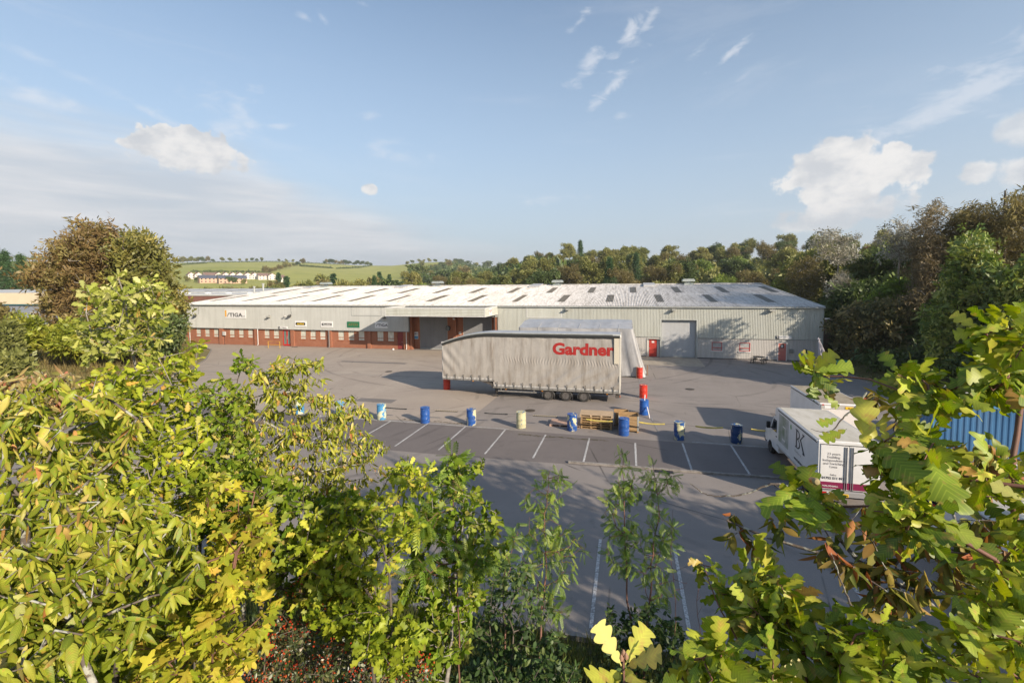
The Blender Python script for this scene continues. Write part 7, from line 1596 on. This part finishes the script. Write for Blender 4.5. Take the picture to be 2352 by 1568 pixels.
# rowans in front of the yard
def rowan(label, tk, poly, n, d, size=.20, rt=.022, per=5, lm=L_ASH):
    plant('rowan', label, 'tree', tr3(tk), pol(poly, n, d, .5), lm, BARKR, 'comp', size, per, .16, .0028, .14, .25, .9, rtrunk=rt, out=.75, sv=.25)
rowan('slim rowan with a grey stem, leftmost of the three standing apart before the bay lines', [(1237, 1560, 10.6), (1243, 1420, 10.5), (1255, 1300, 10.4), (1250, 1220, 10.4), (1262, 1080, 10.3)],
    [(1262, 1066), (1285, 1090), (1320, 1130), (1300, 1160), (1290, 1200), (1345, 1225), (1352, 1290), (1310, 1330), (1300, 1410), (1262, 1450), (1225, 1400), (1196, 1320), (1192, 1240), (1218, 1200), (1196, 1150), (1232, 1100)], 120, 10.4)
rowan('narrow rowan with yellowish tips, left of the forked pair before the bay lines', [(1462, 1500, 10.4), (1440, 1380, 10.3), (1436, 1250, 10.3), (1430, 1040, 10.2)], [(1415, 1035), (1440, 1030), (1462, 1070), (1500, 1110), (1450, 1170), (1470, 1240), (1440, 1330), (1390, 1280), (1395, 1200), (1380, 1150), (1412, 1110)], 78, 10.3, .19)
rowan('leaning rowan with a forked stem, rightmost of the three before the bay lines', [(1478, 1500, 10.2), (1492, 1380, 10.2), (1500, 1250, 10.2), (1515, 1180, 10.2), (1500, 1068, 10.1)], [(1478, 1070), (1520, 1060), (1545, 1090), (1575, 1108), (1540, 1130), (1520, 1180), (1555, 1215), (1530, 1290), (1560, 1360), (1500, 1400), (1460, 1330), (1470, 1220), (1490, 1150)], 78, 10.2, .19)
rowan('small rowan shoot between the thicket and the slim rowan', [(1160, 1500, 9.4), (1155, 1330, 9.3), (1190, 1220, 9.2)], [(1130, 1290), (1165, 1240), (1195, 1205), (1200, 1225), (1170, 1290), (1180, 1340), (1140, 1360)], 30, 9.3, .2)
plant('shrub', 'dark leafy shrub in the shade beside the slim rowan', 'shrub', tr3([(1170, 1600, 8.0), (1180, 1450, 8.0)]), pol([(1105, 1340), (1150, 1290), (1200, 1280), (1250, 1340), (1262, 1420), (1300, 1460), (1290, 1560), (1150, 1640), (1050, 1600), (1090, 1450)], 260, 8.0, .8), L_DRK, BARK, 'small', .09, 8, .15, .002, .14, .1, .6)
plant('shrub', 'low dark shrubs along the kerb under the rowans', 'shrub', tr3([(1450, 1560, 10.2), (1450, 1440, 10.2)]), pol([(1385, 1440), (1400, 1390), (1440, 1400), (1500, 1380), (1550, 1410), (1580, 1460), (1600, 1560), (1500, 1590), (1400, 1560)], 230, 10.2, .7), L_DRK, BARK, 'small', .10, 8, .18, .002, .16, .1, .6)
plant('shrub', 'low weeds at the bottom edge left of the near oak sprig', 'shrub', tr3([(1180, 1650, 7.0), (1180, 1600, 7.0)]), pol([(960, 1560), (1100, 1520), (1240, 1500), (1330, 1530), (1340, 1640), (960, 1660)], 300, 7.0, .6), L_DRK, BARK, 'small', .08, 8, .15, .002, .14, .1, .6)
plant('bare_sapling', 'dead leafless stem with a few thin twigs right of the rowans', 'sapling', tr3([(1548, 1500, 10.0), (1552, 1380, 10.0), (1540, 1280, 10.0), (1545, 1170, 10.0)]), pol([(1530, 1180), (1560, 1240), (1590, 1300), (1570, 1400), (1530, 1350)], 12, 10, .2), L_DRK, BARKR, rtrunk=.012, step=.15, leafless=True)
plant('bare_sapling', 'thin dead stem between the two rowan groups', 'sapling', tr3([(1612, 1480, 9.6), (1600, 1380, 9.6), (1605, 1290, 9.6)]), pol([(1590, 1300), (1625, 1330), (1620, 1420), (1590, 1400)], 7, 9.6, .15), L_DRK, BARKR, rtrunk=.01, step=.15, leafless=True)
def big_leaves(root, name, lm, items, d, spin=.4):
    """leaves laid out one by one: (base x, base y, tip x, tip y, depth change at the tip, colour pick)"""
    P_, D_, N_, Z_, V_ = [], [], [], [], []
    for bx, by, tx, ty, dd, cv in items:
        a, e = at_d(bx, by, d), at_d(tx, ty, d+dd); D_.append(tuple(e-a)); Z_.append((e-a).length); P_.append(tuple(a)); V_.append(cv)
        n = (C0-a).normalized()*.8+Vector((random.uniform(-spin, spin), random.uniform(-spin, spin), .7)); N_.append(tuple(n))
    leaf_mesh(name, lm, root, 'oak', np.array(P_), np.array(D_), np.array(N_), np.array(Z_), np.array(V_), tuple(root.location))
# the near oak on the right
NO = dict(step=.06, rt_=.0015, spread=.045, droop=.15, upf=.55, out=.72, sv=.28)
ok = plant('oak_tree', 'near oak with large lobed leaves and a slim trunk at the right edge', 'tree', tr3([(2350, 1700, 1.9), (2342, 1450, 1.9), (2332, 1200, 1.95), (2335, 1000, 2.0), (2345, 880, 2.05), (2375, 760, 2.1)]),
    pol([(2235, 770), (2270, 745), (2352, 740), (2400, 700), (2400, 860), (2260, 870), (2240, 820)], 14, 1.9, .2)+pol([(2220, 840), (2300, 835), (2350, 860), (2340, 900), (2260, 900)], 10, 1.85, .2)
    +pol([(2045, 850), (2120, 850), (2190, 880), (2180, 925), (2080, 915)], 14, 1.75, .15)+pol([(1845, 850), (1880, 842), (1905, 880), (1960, 940), (1960, 980), (1900, 900)], 3, 1.7, .08)
    +pol([(2005, 985), (2070, 960), (2150, 1000), (2150, 1050), (2090, 1090), (2025, 1060)], 17, 1.65, .15)+pol([(1800, 1090), (1850, 1120), (1900, 1155), (1930, 1190), (1870, 1170), (1800, 1130)], 6, 1.55, .08)
    +pol([(2000, 1130), (2090, 1120), (2150, 1180), (2170, 1240), (2060, 1220), (2000, 1180)], 14, 1.55, .15)+pol([(2220, 1100), (2300, 1070), (2380, 1110), (2380, 1240), (2240, 1220)], 11, 1.8, .2)
    +pol([(2120, 1400), (2200, 1310), (2300, 1260), (2400, 1280), (2400, 1600), (2150, 1600)], 30, 1.75, .2), L_OAKN, BARKR, 'oak', .072, 7, rtrunk=.022, **NO)
big_leaves(ok, 'large_leaves', L_OAKN, [(1845, 1125, 1765, 1138, -.1, .35), (1850, 1128, 1835, 1200, -.1, .4), (1858, 1122, 1880, 1190, -.1, .3), (1990, 1030, 1975, 940, -.05, .93), (1985, 1130, 2060, 1212, -.1, .8), (2010, 1020, 2110, 1100, -.1, .3), (2060, 1060, 2080, 1160, -.1, .2), (2120, 1040, 2200, 1130, -.1, .35), (1905, 885, 1925, 845, -.05, .9), (1890, 905, 1930, 930, 0, .5), (1868, 858, 1842, 846, 0, .6), (1925, 960, 1880, 975, -.05, .4), (1945, 985, 1890, 1010, -.05, .5), (2230, 770, 2290, 740, 0, .7), (2200, 905, 2270, 925, -.05, .6), (2260, 990, 2330, 1040, 0, .4)], 1.55)
plant('oak_tree', 'mass of glossy oak leaves at the bottom right below the bronze cherry', 'tree', tr3([(1830, 1750, 1.6), (1860, 1600, 1.7), (1840, 1500, 1.75), (1790, 1400, 1.8)]),
    pol([(1650, 1330), (1700, 1300), (1740, 1290), (1770, 1320), (1830, 1330), (1850, 1390), (1800, 1450), (1700, 1470), (1650, 1410)], 24, 1.75, .15)+pol([(1560, 1520), (1620, 1460), (1700, 1470), (1790, 1480), (1800, 1600), (1560, 1620)], 22, 1.5, .12)
    +pol([(1800, 1480), (1900, 1430), (2010, 1420), (2120, 1430), (2160, 1500), (2150, 1620), (1820, 1620)], 44, 1.75, .2), L_OAKN, BARKR, 'oak', .074, 8, rtrunk=.012, **NO)
P0 = tr3([(1440, 1700, 1.2), (1436, 1600, 1.2), (1432, 1535, 1.2), (1432, 1515, 1.2)])
sp = thing('oak_sprig', 'single oak sprig with yellow green leaves and brown buds at the bottom centre', 'oak sprig', P0[0]); b = WM(); b.tube(P0, [.004, .003, .0025, .002], 6); b.build('twig', BARKR, sp)
b = WM(); 
for q in ((1427, 1512), (1438, 1508), (1432, 1500)): c = at_d(q[0], q[1], 1.2); b.lathe([(.001, -.006), (.005, -.002), (.005, .003), (.001, .009)], 8, tuple(c))
b.build('buds', mat('bud brown', (.30, .17, .11), .6), sp, smooth=True)
big_leaves(sp, 'crown', L_OAKN, [(1428, 1528, 1372, 1432, -.03, .9), (1436, 1525, 1488, 1440, .02, .88), (1440, 1530, 1508, 1490, -.04, .97), (1430, 1545, 1350, 1562, -.06, .86), (1440, 1548, 1490, 1575, -.05, .92), (1425, 1540, 1395, 1590, -.05, .8), (1436, 1535, 1470, 1560, -.08, .93)], 1.2)
plant('oak_sprig', 'thin reddish twig with one small cluster of oak leaves, left of the glossy oak mass', 'oak sprig', tr3([(1700, 1480, 1.75), (1655, 1400, 1.75), (1630, 1340, 1.75), (1618, 1300, 1.75)]), tr3([(1618, 1298, 1.75), (1600, 1290, 1.75), (1640, 1302, 1.75)]), L_OAKN, BARKR, 'oak', .055, 4, .04, .0013, .02, .1, .5, rtrunk=.004, out=.8, base=tuple(at_d(1720, 1520, 1.75)))
t = thing('acorn', 'ripening orange acorn hanging among the oak leaves over the van number plate', 'acorn', tuple(at_d(1868, 1103, 1.45)), 0); t.rotation_euler = (R(70), R(60), 0); b = MB(); b.lathe([(.001, -.013), (.004, -.012), (.0075, -.006), (.0085, .002), (.0075, .009)], 16); b.build('nut', mat('acorn', (.45, .24, .05), .3, col2=(.5, .15, .05), ns=40), t, smooth=True); b = MB(); b.lathe([(.0085, .006), (.0092, .010), (.007, .015), (.002, .017)], 16); b.build('cup', mat('acorn cup', (.3, .24, .12), .8), t, smooth=True)
# bronze cherry behind the near oak
BZ = dict(step=.09, rt_=.0016, spread=.05, droop=1.0, upf=.5, out=.8, sv=.3)
plant('cherry_tree', 'dark lichened cherry with bronze drooping leaves, behind the near oak on the right', 'tree', tr3([(2300, 1650, 3.2), (2210, 1470, 3.2), (2110, 1360, 3.15), (2000, 1310, 3.1), (1900, 1275, 3.1), (1800, 1245, 3.1), (1710, 1212, 3.1), (1670, 1195, 3.1)]),
    tr3([(1690, 1225, 3.1), (1672, 1235, 3.05), (1720, 1240, 3.1), (1745, 1250, 3.1), (1688, 1180, 3.1), (1760, 1190, 3.1), (1790, 1200, 3.05), (1805, 1175, 3.0)])+pol([(1800, 1150), (1900, 1170), (2000, 1150), (2080, 1180), (2100, 1300), (2020, 1380), (1930, 1330), (1870, 1290), (1850, 1220)], 46, 3.1, .35)+pol([(2060, 1180), (2200, 1170), (2330, 1200), (2330, 1330), (2200, 1380), (2080, 1330)], 50, 3.2, .3)+pol([(1960, 1330), (2080, 1350), (2120, 1420), (2020, 1450)], 14, 3.1, .2), L_BRZ, BARKL, 'cherry', .085, 6, rtrunk=.03, **BZ)
plant('cherry_tree', 'orange brown cherry twigs above the scrap heap, seen through the near oak', 'tree', tr3([(2330, 1500, 3.8), (2230, 1300, 3.8), (2180, 1150, 3.8), (2110, 1020, 3.8)]), pol([(2010, 960), (2100, 960), (2160, 1000), (2330, 1020), (2330, 1120), (2180, 1140), (2080, 1080)], 50, 3.8, .3)+pol([(1985, 905), (2010, 890), (2030, 920), (2000, 950)], 7, 3.6, .1), L_BRZ, BARKL, 'cherry', .085, 6, rtrunk=.022, pick=lambda P_: rng.uniform(.35, 1, len(P_)), **BZ)
# two bare lichened branches
def branch(label, pts, r, side=()):
    P_ = tr3(pts); t = thing('bare_branch', label, 'branch', P_[0]); b = WM()
    q = []; n = len(P_)
    for i in range(n-1):
        for k in range(5): 
            s = k/5; a = [P_[max(i-1, 0)], P_[i], P_[i+1], P_[min(i+2, n-1)]]; a = [np.array(x) for x in a]
            q.append(tuple(.5*(2*a[1]+(a[2]-a[0])*s+(2*a[0]-5*a[1]+4*a[2]-a[3])*s*s+(3*a[1]-a[0]-3*a[2]+a[3])*s**3)+rng.normal(size=3)*r*.25))
    q.append(P_[-1]); b.tube(q, [r*(1-.8*i/(len(q)-1)) for i in range(len(q))], 7); b.build('bark', BARKL, t, smooth=True)
    for s_ in side: b = WM(); b.tube(tr3(s_), [r*.45*(1-.6*i/(len(s_)-1)) for i in range(len(s_))], 5); b.build('twig', BARKL, t)
branch('curving bare lichened branch reaching left over the grey tarmac', [(2010, 1330, 3.3), (1930, 1240, 3.3), (1892, 1190, 3.3), (1868, 1150, 3.3), (1820, 1120, 3.3), (1770, 1112, 3.3), (1720, 1132, 3.3), (1660, 1138, 3.3), (1620, 1134, 3.3), (1585, 1110, 3.3)], .012, [[(1778, 1113, 3.3), (1800, 1130, 3.25), (1830, 1150, 3.2)], [(1790, 1135, 3.3), (1850, 1145, 3.3), (1930, 1170, 3.3)], [(1825, 1130, 3.3), (1810, 1112, 3.3)]])
branch('bare twisted twig crossing the rear of the lettered van', [(1990, 900, 2.2), (1965, 935, 2.2), (1935, 960, 2.2), (1915, 985, 2.2), (1890, 992, 2.2), (1862, 985, 2.2)], .004, [[(1945, 955, 2.2), (1950, 945, 2.2)]])
branch('thin dead twig standing upright below the bronze cherry', [(1960, 1400, 2.4), (1945, 1370, 2.4), (1925, 1310, 2.4), (1908, 1268, 2.4)], .005, [[(1930, 1320, 2.4), (1938, 1312, 2.4)]])
# oaks behind the camera that shade the near end of the yard
plant('shade_oak', 'leafy oak on the bank just outside the right of the picture', 'tree', [(13, 5, 2), (13, 5, 7), (13, 5, 10)], [(13+random.gauss(0, 1.9), 5+random.gauss(0, 1.9), random.uniform(4.5, 10.5)) for _ in range(300)], LF_OLIVE, BARK, 'tuft', .75, 2, .5, .01, .5, 0, .4, rtrunk=.15)
plant('shade_oak', 'second leafy oak on the bank outside the right of the picture', 'tree', [(20, 5.5, 2), (20, 5.5, 6), (20, 5.5, 9)], [(20+random.gauss(0, 1.8), 5.5+random.gauss(0, 1.8), random.uniform(4.0, 9.3)) for _ in range(260)], LF_OLIVE, BARK, 'tuft', .75, 2, .5, .01, .5, 0, .4, rtrunk=.15)

# ---------------------------------------------------------------- summer haze in the valley
if HAZE:
    hz = bpy.data.meshes.new('haze'); b = MB(); b.box(-2600, 2600, -400, 3200, -4, 190); o = b.build('haze', mat('haze holder', (1, 1, 1)), None)
    m = bpy.data.materials.new('haze'); m.use_nodes = True; g = NT(m.node_tree); g.n.clear(); out = g.add('ShaderNodeOutputMaterial'); pv = g.add('ShaderNodeVolumePrincipled')
    pv.inputs['Color'].default_value = (.86, .9, .95, 1); pv.inputs['Density'].default_value = HAZE; pv.inputs['Anisotropy'].default_value = .2; g.l.new(pv.outputs[0], out.inputs['Volume'])
    o.data.materials.clear(); o.data.materials.append(m); tag(o, kind='stuff')
